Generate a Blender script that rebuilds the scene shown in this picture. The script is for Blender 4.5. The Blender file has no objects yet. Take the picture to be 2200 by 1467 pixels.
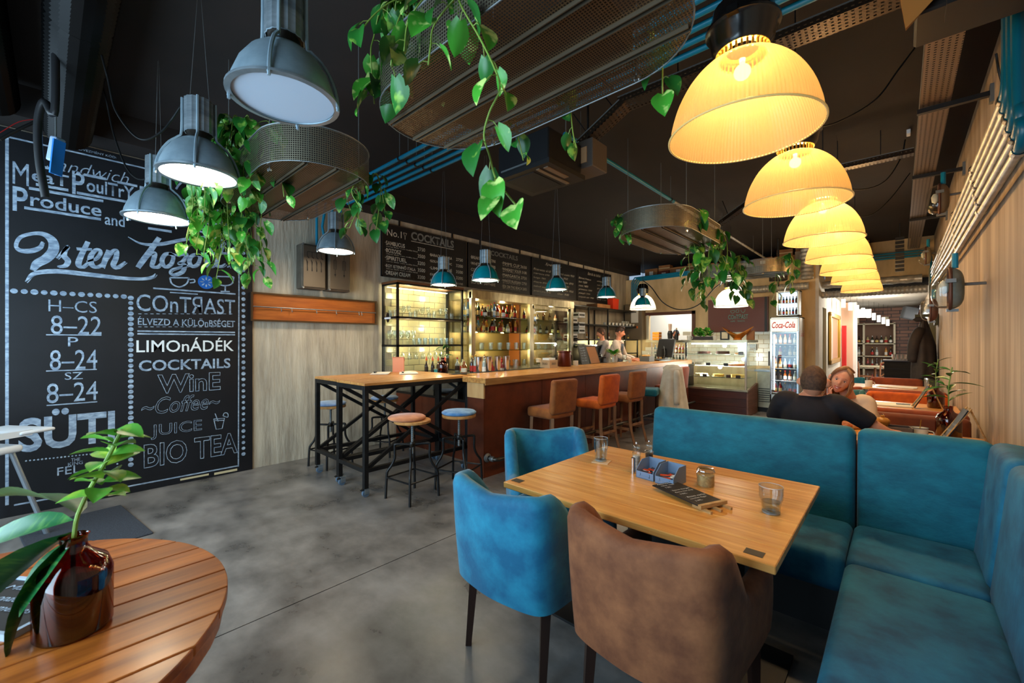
import bpy, bmesh, math, random
from mathutils import Vector, Matrix, Euler
random.seed(7)
PI=math.pi
sc=bpy.context.scene; COL=sc.collection
V=Vector
# ------------------------------------------------------------------ camera
HZ=1.5; FPX=905.0; TH=math.atan(833/905.)
cam=bpy.data.cameras.new('camera'); camo=bpy.data.objects.new('camera',cam); COL.objects.link(camo)
cam.sensor_width=36; cam.lens=36*FPX/2200; cam.clip_start=.02; cam.clip_end=80
camo.location=(0,0,HZ); camo.rotation_euler=(PI/2,0,TH)
cam.dof.use_dof=True; cam.dof.focus_distance=3.2; cam.dof.aperture_fstop=4.0
sc.camera=camo
# ------------------------------------------------------------------ world / light / exposure
w=bpy.data.worlds.new('world'); sc.world=w; w.use_nodes=True
w.node_tree.nodes['Background'].inputs[0].default_value=(.55,.75,1,1); w.node_tree.nodes['Background'].inputs[1].default_value=.35
sc.view_settings.view_transform='Standard'; sc.view_settings.look='None'; sc.view_settings.gamma=1
sc.view_settings.use_curve_mapping=False; sc.view_settings.exposure=0.78
def area(name,loc,rot,sx,sy,e,c):
    l=bpy.data.lights.new(name,'AREA'); l.shape='RECTANGLE'; l.size=sx; l.size_y=sy; l.energy=e; l.color=c
    o=bpy.data.objects.new(name,l); o.location=loc; o.rotation_euler=rot; COL.objects.link(o); return o
def point(name,loc,e,c,r=.05,parent=None):
    l=bpy.data.lights.new(name,'POINT'); l.energy=e; l.color=c; l.shadow_soft_size=r
    o=bpy.data.objects.new(name,l); o.location=loc; COL.objects.link(o)
    if parent: o.parent=parent
    return o
def spot(name,loc,e,c,ang,parent=None,r=.06,blend=.5):
    l=bpy.data.lights.new(name,'SPOT'); l.energy=e; l.color=c; l.shadow_soft_size=r; l.spot_size=ang; l.spot_blend=blend
    o=bpy.data.objects.new(name,l); o.location=loc; COL.objects.link(o)
    if parent: o.parent=parent
    return o
DAY=(.56,.80,1.0); WARM=(1.0,.70,.38)
# daylight through the shop windows in wall_front (behind the camera)
area('window_daylight',(-4.2,-1.52,1.65),(PI/2,0,0),2.0,2.3,70,DAY)
area('window_daylight',(-1.6,-1.52,1.65),(PI/2,0,0),2.2,2.3,78,DAY)
# daylight of the far room (its windows are on the right)
area('far_room_daylight',(.75,15.6,2.0),(0,PI/2,0),2.4,3.6,420,(1,.93,.86))
sc.cycles.max_bounces=8; sc.cycles.diffuse_bounces=4; sc.cycles.glossy_bounces=4; sc.cycles.transmission_bounces=8; sc.cycles.transparent_max_bounces=24
sc.cycles.caustics_reflective=False; sc.cycles.caustics_refractive=False; sc.cycles.sample_clamp_indirect=4
sc.cycles.use_denoising=True
# ------------------------------------------------------------------ pixel -> place (photo measured on known planes)
Fd=(-math.sin(TH),math.cos(TH)); Rd=(math.cos(TH),math.sin(TH))
def ray(u,v):
    a=(u-1100)/FPX; return V((Fd[0]+a*Rd[0],Fd[1]+a*Rd[1],-(v-733.5)/FPX))
def atD(u,v,t): return V((0,0,HZ))+ray(u,v)*t
def atZ(u,v,z): d=ray(u,v); return atD(u,v,(z-HZ)/d.z)
def atX(u,v,x): d=ray(u,v); return atD(u,v,x/d.x)
def atY(u,v,y): d=ray(u,v); return atD(u,v,y/d.y)
# ------------------------------------------------------------------ materials
def lin(c): return tuple(((x/255)/12.92 if x/255<=.04045 else ((x/255+.055)/1.055)**2.4) for x in c)+(1,)
MATS={}
def mat(n,c,r=.5,m=0.,c2=None,scale=6.,stretch=(1,1,1),detail=5,lo=.35,hi=.65,bump=0.,bscale=None,bstretch=None,sheen=0.,trans=0.,ior=1.45,emit=0.,ec=None,coat=0.,alpha=1.,rnd=0.,r2=None,spec=None,co='Object'):
    if n in MATS: return MATS[n]
    M=bpy.data.materials.new(n); M.use_nodes=True; nt=M.node_tree; N=nt.nodes; L=nt.links; b=N['Principled BSDF']
    c=lin(c); b.inputs['Base Color'].default_value=c; b.inputs['Roughness'].default_value=r; b.inputs['Metallic'].default_value=m
    b.inputs['IOR'].default_value=ior
    if spec is not None: b.inputs['Specular IOR Level'].default_value=spec
    if sheen: b.inputs['Sheen Weight'].default_value=sheen; b.inputs['Sheen Roughness'].default_value=.4
    if trans: b.inputs['Transmission Weight'].default_value=trans
    if coat: b.inputs['Coat Weight'].default_value=coat; b.inputs['Coat Roughness'].default_value=.15
    if alpha<1: b.inputs['Alpha'].default_value=alpha
    if emit: b.inputs['Emission Color'].default_value=lin(ec) if ec else c; b.inputs['Emission Strength'].default_value=emit
    tc=mp=None
    def coord(st):
        tc=N.new('ShaderNodeTexCoord'); mp=N.new('ShaderNodeMapping'); mp.inputs['Scale'].default_value=st
        L.new(tc.outputs[co],mp.inputs[0]); return mp.outputs[0]
    last=None
    if c2:
        nz=N.new('ShaderNodeTexNoise'); nz.inputs['Scale'].default_value=scale; nz.inputs['Detail'].default_value=detail; nz.inputs['Roughness'].default_value=.6
        vec=coord(stretch)
        if rnd:
            oi=N.new('ShaderNodeObjectInfo'); ad=N.new('ShaderNodeVectorMath'); ad.operation='MULTIPLY_ADD'
            ad.inputs[1].default_value=(37,53,71); L.new(oi.outputs['Random'],ad.inputs[0]); L.new(vec,ad.inputs[2]); vec=ad.outputs[0]
        L.new(vec,nz.inputs['Vector'])
        rp=N.new('ShaderNodeValToRGB'); rp.color_ramp.elements[0].position=lo; rp.color_ramp.elements[1].position=hi
        rp.color_ramp.elements[0].color=c; rp.color_ramp.elements[1].color=lin(c2)
        L.new(nz.outputs['Fac'],rp.inputs[0]); last=rp.outputs[0]
        if r2 is not None:
            mr=N.new('ShaderNodeMapRange'); mr.inputs[1].default_value=lo; mr.inputs[2].default_value=hi; mr.inputs[3].default_value=r; mr.inputs[4].default_value=r2
            L.new(nz.outputs['Fac'],mr.inputs[0]); L.new(mr.outputs[0],b.inputs['Roughness'])
    if rnd:
        oi=N.new('ShaderNodeObjectInfo'); hs=N.new('ShaderNodeHueSaturation')
        mr=N.new('ShaderNodeMapRange'); mr.inputs[3].default_value=1-rnd; mr.inputs[4].default_value=1+rnd
        L.new(oi.outputs['Random'],mr.inputs[0]); L.new(mr.outputs[0],hs.inputs['Value'])
        hs.inputs['Color'].default_value=c
        if last: L.new(last,hs.inputs['Color'])
        last=hs.outputs[0]
    if last: L.new(last,b.inputs['Base Color'])
    if bump:
        nz=N.new('ShaderNodeTexNoise'); nz.inputs['Scale'].default_value=bscale or scale*3; nz.inputs['Detail'].default_value=6
        L.new(coord(bstretch or stretch),nz.inputs['Vector'])
        bp=N.new('ShaderNodeBump'); bp.inputs['Strength'].default_value=bump; bp.inputs['Distance'].default_value=.01
        L.new(nz.outputs['Fac'],bp.inputs['Height']); L.new(bp.outputs[0],b.inputs['Normal'])
    MATS[n]=M; return M
def glassmat(n,c=(250,253,252),a=.12,r=.03):
    """thin clear glass: mostly see-through with a glossy skin"""
    if n in MATS: return MATS[n]
    M=bpy.data.materials.new(n); M.use_nodes=True; nt=M.node_tree; N=nt.nodes; L=nt.links; N.remove(N['Principled BSDF'])
    t=N.new('ShaderNodeBsdfTransparent'); t.inputs[0].default_value=lin(c)
    g=N.new('ShaderNodeBsdfGlossy'); g.inputs['Roughness'].default_value=r
    lw=N.new('ShaderNodeLayerWeight'); lw.inputs[0].default_value=.35
    ma=N.new('ShaderNodeMath'); ma.operation='MULTIPLY_ADD'; ma.inputs[1].default_value=.42; ma.inputs[2].default_value=a*.35; ma.use_clamp=True
    L.new(lw.outputs['Facing'],ma.inputs[0])
    mx=N.new('ShaderNodeMixShader'); L.new(ma.outputs[0],mx.inputs[0]); L.new(t.outputs[0],mx.inputs[1]); L.new(g.outputs[0],mx.inputs[2])
    L.new(mx.outputs[0],N['Material Output'].inputs[0]); MATS[n]=M; return M
def shademat(n,c,tw=.6):
    """translucent ribbed acrylic"""
    M=bpy.data.materials.new(n); M.use_nodes=True; nt=M.node_tree; N=nt.nodes; L=nt.links; b=N['Principled BSDF']
    b.inputs['Base Color'].default_value=lin(c); b.inputs['Roughness'].default_value=.25
    t=N.new('ShaderNodeBsdfTranslucent'); t.inputs[0].default_value=lin(c)
    mx=N.new('ShaderNodeMixShader'); mx.inputs[0].default_value=tw
    L.new(b.outputs[0],mx.inputs[1]); L.new(t.outputs[0],mx.inputs[2])
    tp=N.new('ShaderNodeBsdfTransparent'); tp.inputs[0].default_value=lin((255,240,214)); m2=N.new('ShaderNodeMixShader'); m2.inputs[0].default_value=.3
    L.new(mx.outputs[0],m2.inputs[1]); L.new(tp.outputs[0],m2.inputs[2])
    L.new(m2.outputs[0],N['Material Output'].inputs[0]); MATS[n]=M; return M
def perfmat(n,c,pitch=.012,hole=.6):
    """perforated sheet: square holes on a UV grid in metres"""
    M=bpy.data.materials.new(n); M.use_nodes=True; nt=M.node_tree; N=nt.nodes; L=nt.links; b=N['Principled BSDF']
    b.inputs['Base Color'].default_value=lin(c); b.inputs['Roughness'].default_value=.4; b.inputs['Metallic'].default_value=.85
    uv=N.new('ShaderNodeUVMap'); sp=N.new('ShaderNodeSeparateXYZ'); L.new(uv.outputs[0],sp.inputs[0])
    outs=[]
    for k in range(2):
        d=N.new('ShaderNodeMath'); d.operation='MULTIPLY'; d.inputs[1].default_value=1/pitch; L.new(sp.outputs[k],d.inputs[0])
        f=N.new('ShaderNodeMath'); f.operation='FRACT'; L.new(d.outputs[0],f.inputs[0])
        l=N.new('ShaderNodeMath'); l.operation='LESS_THAN'; l.inputs[1].default_value=hole; L.new(f.outputs[0],l.inputs[0]); outs.append(l)
    m=N.new('ShaderNodeMath'); m.operation='MULTIPLY'; L.new(outs[0].outputs[0],m.inputs[0]); L.new(outs[1].outputs[0],m.inputs[1])
    t=N.new('ShaderNodeBsdfTransparent'); mx=N.new('ShaderNodeMixShader'); L.new(m.outputs[0],mx.inputs[0]); L.new(b.outputs[0],mx.inputs[1]); L.new(t.outputs[0],mx.inputs[2])
    L.new(mx.outputs[0],N['Material Output'].inputs[0]); MATS[n]=M; return M
steel=mat('steel',(176,186,192),.34,.72,(130,142,150),4,(1,1,6)); steel_dull=mat('steel_dull',(120,124,124),.45,.6)
silverlamp=mat('silver_lamp',(176,196,206),.34,.5,(142,162,174),5); chrome=mat('chrome',(210,210,210),.12,1.)
brushed=mat('brushed_inox',(190,180,150),.33,.95,(150,140,115),3,(1,6,1))
blacksteel=mat('black_steel',(30,31,33),.38,.6,(48,46,44),9); blackpaint=mat('black_paint',(16,15,15),.5); blackmatt=mat('black_matt',(10,10,11),.8,c2=(18,18,20),scale=20)
darkwood=mat('dark_wood',(52,30,22),.4,0,(34,20,15),5,(1,1,.15)); stoolwood=mat('stool_wood',(150,104,68),.5,0,(106,70,44),5,(3,3,.4))
oak=mat('oak_top',(236,178,98),.3,0,(202,128,54),5,(.45,7,7),detail=9,lo=.3,hi=.7,bump=.04,rnd=.17,r2=.38); oakX=mat('oak_bar',(214,154,84),.26,0,(168,108,52),6,(6,.5,6),r2=.38,rnd=.06)
oakedge=mat('oak_edge',(206,164,104),.55,0,(168,126,74),9,(2,2,8)); pine=mat('pine',(214,168,110),.55,0,(186,134,80),5,(1,1,.2))
redwood=mat('red_wood_table',(190,106,38),.34,0,(122,58,18),4.5,(5,.35,5),coat=.15,rnd=.14,lo=.3,hi=.7); rackwood=mat('rack_wood',(176,96,34),.45,0,(140,70,22),5,(3,.4,4))
teal=mat('teal_velvet',(0,84,106),.75,0,(18,126,146),7,(1,1,1.8),detail=14,lo=.3,hi=.85,bump=.15,bscale=60,sheen=.12)
teal2=mat('teal_velvet_worn',(0,74,108),.75,0,(32,132,170),5,detail=14,lo=.36,hi=.8,bump=.12,bscale=60,bstretch=(1,1,1),sheen=.03)
tealch=mat('teal_chair_velvet',(0,92,128),.72,0,(30,142,172),6,detail=12,lo=.4,hi=.74,bump=.12,bscale=60,sheen=.35)
brownv=mat('brown_velvet',(104,56,30),.8,0,(160,98,58),8,detail=13,lo=.34,hi=.78,bump=.15,bscale=50,sheen=.06)
brownst=mat('brown_stool_velvet',(156,88,34),.8,0,(124,66,24),7,detail=9,sheen=.08); orangev=mat('orange_velvet',(216,98,16),.8,0,(180,74,12),7,detail=9,sheen=.08)
rust=mat('rust_panel',(122,58,32),.36,.25,(68,32,22),2.2,(1,1,1),detail=7,lo=.3,hi=.7)
tealpipe=mat('teal_pipe',(0,118,150),.4,0); tealdark=mat('teal_lamp',(0,110,124),.3,.2,(0,84,100),4); galv=mat('galvanised',(196,194,184),.36,.35,(150,148,140),9)
ceil=mat('ceiling_dark',(30,21,17),.85,0,(22,16,13),2,bump=.1); chalkblack=mat('chalkboard_black',(10,11,15),.45,0,(20,20,25),2.5,lo=.4,hi=.75,detail=8)
chalk=mat('chalk_white',(176,192,206),.9,0,(118,134,152),16,(1,1,3),lo=.3,hi=.6); chalkwarm=mat('chalk_warm',(236,228,208),.9,0,(190,182,164),20)
chalkblue=mat('chalk_blue',(24,92,170),.8); white=mat('white_plastic',(220,226,232),.4); porcelain=mat('porcelain',(222,220,208),.2)
wallm=mat('board_concrete',(196,184,162),.85,0,(150,138,120),2.6,(3,3,.5),detail=11,lo=.34,hi=.7,bump=1.0,bscale=9,bstretch=(3,3,.45))
wallr=mat('board_concrete_right',(138,120,100),.8,0,(190,170,146),1.3,(4,4,.22),detail=14,lo=.36,hi=.66,bump=.9,bscale=5,bstretch=(4,4,.3))
backw=mat('back_wall_plaster',(226,198,150),.85,0,(194,166,122),1.6,(2,2,.6),detail=8,bump=.25)
whitewall=mat('white_plaster',(226,222,208),.8,0,(212,206,190),2)
clear=glassmat('clear_glass'); paneglass=glassmat('pane_glass',(250,252,250),.1,.02)
amber=glassmat('amber_glass',(196,104,40),.15,.05); leafg=mat('leaf_green',(66,150,44),.36,0,(200,222,124),14,detail=3,lo=.52,hi=.6,rnd=.25,bump=.1)
leafdark=mat('leaf_dark',(26,84,30),.4,0,(60,124,50),9,(1,6,1),lo=.45,hi=.7,rnd=.2); vine=mat('vine_stem',(122,150,60),.5)
cable=mat('black_cable',(14,14,14),.45); paper=mat('paper',(232,224,206),.7); card=mat('cardboard',(150,104,62),.8,0,(132,88,50),6,rnd=.2)
greyplastic=mat('grey_plastic',(118,138,164),.4); skinm=mat('skin',(222,160,124),.5,0,(206,138,104),20); brownhair=mat('hair_short',(66,44,32),.8,0,(96,66,46),60,(1,1,1),bump=.4,bscale=140)
bulb=mat('lamp_diffuser',(255,244,224),.5,emit=9,ec=(255,238,208)); warmglow=mat('warm_glow',(255,230,180),.5,emit=2.2)
lcream=mat('label_cream',(220,208,176),.6); gold=mat('gold_frame',(196,150,60),.35,.7); bronze=mat('bronze',(214,138,54),.3,.5)
# ------------------------------------------------------------------ mesh building
class MB:
    def __init__(s): s.v=[]; s.f=[]; s.uv=None
    def add(s,vs,fs,mx=None):
        o=len(s.v); s.v+=[tuple(mx@V(p)) if mx else tuple(p) for p in vs]; s.f+=[tuple(i+o for i in f) for f in fs]; return s
    def box(s,c,d,rot=None,taper=1.):
        x,y,z=[k/2 for k in d]; t=taper
        vs=[(-x*t,-y*t,-z),(x*t,-y*t,-z),(x*t,y*t,-z),(-x*t,y*t,-z),(-x,-y,z),(x,-y,z),(x,y,z),(-x,y,z)]
        m=Matrix.Translation(c)
        if rot: m=m@Euler(rot).to_matrix().to_4x4()
        return s.add(vs,[(0,3,2,1),(4,5,6,7),(0,1,5,4),(1,2,6,5),(2,3,7,6),(3,0,4,7)],m)
    def bx(s,x0,x1,y0,y1,z0,z1): return s.box(((x0+x1)/2,(y0+y1)/2,(z0+z1)/2),(abs(x1-x0),abs(y1-y0),abs(z1-z0)))
    def rbox(s,c,d,r,seg=3,rot=None):
        bm=bmesh.new(); bmesh.ops.create_cube(bm,size=1,matrix=Matrix.Diagonal((d[0],d[1],d[2],1)))
        bmesh.ops.bevel(bm,geom=bm.edges[:],offset=min(r,min(d)*.49),segments=seg,profile=.5,affect='EDGES')
        m=Matrix.Translation(c)
        if rot: m=m@Euler(rot).to_matrix().to_4x4()
        bm.verts.index_update(); s.add([v.co[:] for v in bm.verts],[[v.index for v in f.verts] for f in bm.faces],m); bm.free(); return s
    def tube(s,path,r,n=8,cap=True,closed=False):
        P=[V(p) for p in path]; R=r if isinstance(r,(list,tuple)) else [r]*len(P); o=len(s.v); up=None
        for i,p in enumerate(P):
            if closed: d=P[(i+1)%len(P)]-P[i-1]
            else: d=P[min(i+1,len(P)-1)]-P[max(i-1,0)]
            if d.length<1e-9: d=V((0,0,1))
            d.normalize()
            if up is None: up=V((0,0,1)) if abs(d.z)<.9 else V((1,0,0))
            a=(up-d*up.dot(d)).normalized(); b=d.cross(a); up=a
            for k in range(n):
                t=2*PI*k/n; s.v.append(tuple(p+a*math.cos(t)*R[i]+b*math.sin(t)*R[i]))
        m=len(P)
        for i in range(m if closed else m-1):
            j=(i+1)%m
            for k in range(n): s.f.append((o+i*n+k,o+i*n+(k+1)%n,o+j*n+(k+1)%n,o+j*n+k))
        if cap and not closed: s.f.append(tuple(o+k for k in range(n))[::-1]); s.f.append(tuple(o+(m-1)*n+k for k in range(n)))
        return s
    def cyl(s,p0,p1,r,n=12,r1=None): return s.tube([p0,p1],[r,r if r1 is None else r1],n)
    def lathe(s,prof,n=20,c=(0,0,0),wave=0,wn=0,mx=None):
        vs=[];fs=[]
        for (r,z) in prof:
            for k in range(n):
                t=2*PI*k/n; q=r*(1+wave*math.cos(wn*t)) if wave else r
                vs.append((c[0]+q*math.cos(t),c[1]+q*math.sin(t),c[2]+z))
        for i in range(len(prof)-1):
            for k in range(n): fs.append((i*n+k,i*n+(k+1)%n,(i+1)*n+(k+1)%n,(i+1)*n+k))
        if prof[0][0]>1e-4: pass
        return s.add(vs,fs,mx)
    def disc(s,c,r,n=20,up=1):
        vs=[(c[0]+r*math.cos(2*PI*k/n),c[1]+r*math.sin(2*PI*k/n),c[2]) for k in range(n)]; f=list(range(n))
        return s.add(vs,[f if up>0 else f[::-1]])
    def prism(s,pts,z0,z1,mx=None):
        n=len(pts); vs=[(x,y,z0) for x,y in pts]+[(x,y,z1) for x,y in pts]
        fs=[tuple(range(n))[::-1],tuple(range(n,2*n))]+[(i,(i+1)%n,n+(i+1)%n,n+i) for i in range(n)]
        return s.add(vs,fs,mx)
    def grid(s,fn,nu,nv,close_u=False):
        o=len(s.v)
        for i in range(nu+(0 if close_u else 1)):
            for j in range(nv+1): s.v.append(tuple(fn(i/nu,j/nv)))
        m=nu if close_u else nu+1
        for i in range(nu):
            for j in range(nv):
                a=o+i*(nv+1)+j; b=o+((i+1)%m)*(nv+1)+j; s.f.append((a,b,b+1,a+1))
        return s
    def mesh(s,name,m,smooth=None):
        me=bpy.data.meshes.new(name); me.from_pydata(s.v,[],s.f); 
        for k in (m if isinstance(m,(list,tuple)) else [m]): me.materials.append(k)
        if smooth:
            me.shade_smooth()
            if smooth is not True: me.set_sharp_from_angle(angle=math.radians(smooth))
        me.update(); return me
    def build(s,name,m,parent=None,smooth=None,**k): return ob(name,s.mesh(name,m,smooth),parent,**k)
def ob(name,me,parent=None,loc=None,rot=None,kind=None,label=None,cat=None,group=None,scale=None):
    o=bpy.data.objects.new(name,me); COL.objects.link(o)
    if parent: o.parent=parent
    if loc is not None: o.location=loc
    if rot is not None: o.rotation_euler=rot
    if scale is not None: o.scale=scale
    if kind: o['kind']=kind
    if label: o['label']=label
    if cat: o['category']=cat
    if group: o['group']=group
    return o
def thing(name,label,cat,loc=(0,0,0),rz=0,group=None,rot=None):
    return ob(name,None,None,loc,rot or (0,0,rz),None,label,cat,group)
def copytree(o,label=None,loc=None,rot=None,group=None,parent=None,scale=None):
    c=o.copy(); COL.objects.link(c)
    if parent: c.parent=parent
    if label: c['label']=label
    if group: c['group']=group
    if loc is not None: c.location=loc
    if rot is not None: c.rotation_euler=rot
    if scale is not None: c.scale=scale
    for ch in list(o.children): copytree(ch,parent=c)
    return c
def mod_bevel(o,w=.004,seg=2):
    m=o.modifiers.new('bevel','BEVEL'); m.width=w; m.segments=seg; m.limit_method='ANGLE'; m.angle_limit=math.radians(50); return o
def subsurf(o,l=2):
    m=o.modifiers.new('sub','SUBSURF'); m.levels=l; m.render_levels=l; return o
def crom(pts,k=6,closed=False):
    P=[V(p) for p in pts]; n=len(P); out=[]
    rng=range(n) if closed else range(n-1)
    for i in rng:
        a=P[(i-1)%n] if closed or i>0 else P[0]*2-P[1]; b=P[i]; c=P[(i+1)%n]; d=P[(i+2)%n] if closed or i<n-2 else P[-1]*2-P[-2]
        for j in range(k):
            t=j/k; out.append(.5*((2*b)+(c-a)*t+(2*a-5*b+4*c-d)*t*t+(3*b-a-3*c+d)*t**3))
    if not closed: out.append(P[-1])
    return out
# lettering -----------------------------------------------------------
def textmesh(s,offset=0.,outline=0.,shear=0.,spacing=1.,res=3):
    cu=bpy.data.curves.new('lettering','FONT'); cu.body=s; cu.size=1; cu.shear=shear; cu.offset=offset; cu.space_character=spacing; cu.resolution_u=res
    if outline: cu.fill_mode='NONE'; cu.bevel_depth=outline; cu.bevel_resolution=0
    o=bpy.data.objects.new('lettering',cu); COL.objects.link(o)
    bpy.context.view_layer.update(); dg=bpy.context.evaluated_depsgraph_get()
    me=bpy.data.meshes.new_from_object(o.evaluated_get(dg)); bpy.data.objects.remove(o); bpy.data.curves.remove(cu); return me
def lettering(s,origin,ex,ey,wd,ht,m,parent,name='lettering',fitw=True,**k):
    """flat text whose ink fills wd x ht from origin (lower-left) along ex / ey (world or local unit vectors)"""
    me=textmesh(s,**k); xs=[v.co.x for v in me.vertices]; ys=[v.co.y for v in me.vertices]
    x0,x1,y0,y1=min(xs),max(xs),min(ys),max(ys); ex=V(ex); ey=V(ey); en=ex.cross(ey); origin=V(origin)
    sy=ht/(y1-y0); sx=wd/(x1-x0) if fitw else sy
    for v in me.vertices:
        x,y,z=v.co; v.co=origin+ex*(x-x0)*sx+ey*(y-y0)*sy+en*(z*.2*min(sx,sy)+.0012)
    me.materials.clear(); me.materials.append(m); me.update()
    return ob(name,me,parent)
def ribbon(mb,pts,wid,origin,ex,ey,off=.0014,k=6,smooth=True):
    """flat painted stroke through 2-D points (metres) with width(s)"""
    W=wid if isinstance(wid,(list,tuple)) else [wid]*len(pts)
    P=crom([(p[0],p[1],w) for p,w in zip(pts,W)],k) if smooth else [V((p[0],p[1],w)) for p,w in zip(pts,W)]
    ex=V(ex);ey=V(ey);en=ex.cross(ey);o=V(origin); b=len(mb.v); n=len(P)
    for i,p in enumerate(P):
        q=P[min(i+1,n-1)]; r=P[max(i-1,0)]; d=V((q.x-r.x,q.y-r.y))
        if d.length<1e-9: d=V((1,0))
        d.normalize(); nn=V((-d.y,d.x))*abs(p.z)/2
        for sg in (1,-1): x=p.x+nn.x*sg; y=p.y+nn.y*sg; mb.v.append(tuple(o+ex*x+ey*y+en*off))
    for i in range(n-1): mb.f.append((b+2*i,b+2*i+1,b+2*i+3,b+2*i+2))
    return mb
def ordn(k): return ['first','second','third','fourth','fifth','sixth','seventh','eighth','ninth','tenth','eleventh','twelfth','thirteenth','fourteenth','fifteenth','sixteenth','seventeenth','eighteenth','nineteenth','twentieth','twenty-first','twenty-second','twenty-third','twenty-fourth'][k]
# ================================================================== STRUCTURE
LX=-5.62; RX=.5; BY=10.8; CZ=3.6
floorm=mat('polished_concrete',(48,46,44),.22,0,(140,135,130),1.9,(1,1.25,1),detail=10,lo=.27,hi=.7,bump=.08,bscale=14,r2=.42)
floorwarm=floorm
fl=MB().bx(LX-.2,RX+.2,-1.7,19.3,-.12,-.012).build('floor',mat('joint_dark',(24,22,20),.9),kind='structure')
xs=[LX,-2.55,RX]; ys=[-1.6,3.02,6.1,9.2,12.3,15.4,19.2]
for i in range(2):
    for j in range(6):
        MB().bx(xs[i]+.004,xs[i+1]-.004,ys[j]+.004,ys[j+1]-.004,-.012,0).build('slab',floorm,fl)
MB().bx(LX-.2,LX,-1.8,11,0,CZ).build('wall_left',wallm,kind='structure')
MB().bx(LX,LX+.34,-1.6,11,3.34,CZ).build('trim_1',ceil,kind='structure')      # dark service ledge above the left wall
MB().bx(RX,RX+.2,-1.8,14.2,0,CZ).bx(RX,RX+.2,14.2,17.6,0,.5).bx(RX,RX+.2,17.6,19.4,0,CZ).bx(RX,RX+.2,14.2,17.6,2.35,CZ).build('wall_right',wallr,kind='structure')
wb=MB().bx(-5.62,-5.0,BY,BY+.2,0,3.2).bx(-3.8,-1.3,BY,BY+.2,0,3.2).bx(-5.0,-3.8,BY,BY+.2,0,1.5).bx(-5.0,-3.8,BY,BY+.2,2.2,3.2).build('wall_back',backw,kind='structure')
MB().bx(-5.62,-1.3,BY+.2,12.2,3.08,3.2).build('trim_2',blackpaint,kind='structure')   # storage ledge behind the back wall top
MB().bx(-5.62,-1.3,12.2,12.3,0,CZ).build('wall_kitchen',mat('kitchen_white',(206,206,200),.5),kind='structure')
MB().bx(LX-.2,RX+.2,-1.8,12.3,CZ,CZ+.15).build('ceiling',ceil,kind='structure')
# corridor beyond
MB().bx(-1.32,-1.24,BY,11.35,0,3.2).bx(-1.32,-1.24,12.0,15.4,0,2.7).bx(-1.32,-1.24,11.35,12.0,2.25,2.9).build('wall_corridor',whitewall,kind='structure')
MB().bx(-1.34,-1.3,11.35,12.0,0,2.25).build('door_1',mat('door_grey_green',(128,132,112),.6),kind='structure')
MB().bx(-1.24,RX,11.75,11.9,2.62,2.78).build('trim_3',blackpaint,kind='structure')
MB().bx(-1.24,RX,11.78,11.95,2.78,CZ).build('wall_lintel',backw,kind='structure')
MB().bx(RX-.09,RX,11.3,11.42,0,2.9).build('trim_4',mat('pilaster_green_grey',(150,146,118),.6),kind='structure')
MB().bx(-1.24,-.98,15.4,15.7,0,2.62).build('trim_5',mat('pink_column',(232,190,160),.7),kind='structure')
MB().bx(-.98,-.9,15.4,15.72,0,2.62).build('trim_6',mat('column_white',(244,240,230),.6),kind='structure')
brickm=bpy.data.materials.new('brown_brick'); brickm.use_nodes=True
_n=brickm.node_tree; _b=_n.nodes.new('ShaderNodeTexBrick'); _t=_n.nodes.new('ShaderNodeTexCoord'); _m=_n.nodes.new('ShaderNodeMapping'); _m.inputs['Rotation'].default_value=(PI/2,0,0)
_n.links.new(_t.outputs['Object'],_m.inputs[0]); _n.links.new(_m.outputs[0],_b.inputs[0]); _b.inputs['Scale'].default_value=1; _b.inputs['Brick Width'].default_value=.42; _b.inputs['Row Height'].default_value=.11; _b.inputs['Mortar Size'].default_value=.012
_b.inputs[1].default_value=lin((160,108,80)); _b.inputs[2].default_value=lin((112,74,56)); _b.inputs[3].default_value=lin((52,36,30))
_n.links.new(_b.outputs[0],_n.nodes['Principled BSDF'].inputs[0])
MB().bx(-3.2,RX,19,19.2,0,2.7).build('wall_far',brickm,kind='structure')
MB().bx(-3.3,-3.2,15.7,19.2,0,2.7).bx(-3.3,-1.24,15.55,15.7,0,2.7).build('wall_far_left',whitewall,kind='structure')
MB().bx(-3.3,RX+.2,11.95,19.2,2.64,2.74).build('ceiling_far',mat('far_ceiling',(150,144,132),.8),kind='structure')
wn=MB().bx(RX+.1,RX+.12,14.2,17.6,.5,2.35).build('window_1',mat('bright_window',(255,250,244),.5,emit=1.5),kind='structure')
f=MB()
for y in (14.2,15.33,16.46,17.57): f.bx(RX-.01,RX+.1,y,y+.06,.5,2.35)
f.bx(RX-.01,RX+.1,14.2,17.6,.5,.56).bx(RX-.01,RX+.1,14.2,17.6,2.3,2.35); f.build('window_frame',white,wn)
# shop front behind the camera
MB().bx(LX,RX,-1.75,-1.6,0,.45).bx(LX,RX,-1.75,-1.6,2.85,CZ).bx(LX,-5.3,-1.75,-1.6,.45,2.85).bx(-3.1,-2.8,-1.75,-1.6,.45,2.85).bx(-.4,RX,-1.75,-1.6,.45,2.85).build('wall_front',blackpaint,kind='structure')
# kitchen seen through the hatch
hf=MB().bx(-5.06,-3.74,BY-.03,BY+.02,2.19,2.27).bx(-3.82,-3.74,BY-.03,BY+.02,1.5,2.27).build('window_2',mat('hatch_frame',(92,48,28),.5),kind='structure')
MB().bx(-5.0,-4.94,BY-.04,BY,1.5,2.2).build('window_frame',lcream,hf)
area('kitchen_lamp',(-4.4,11.5,2.95),(0,0,0),.8,.6,34,(1,.97,.9))
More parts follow.
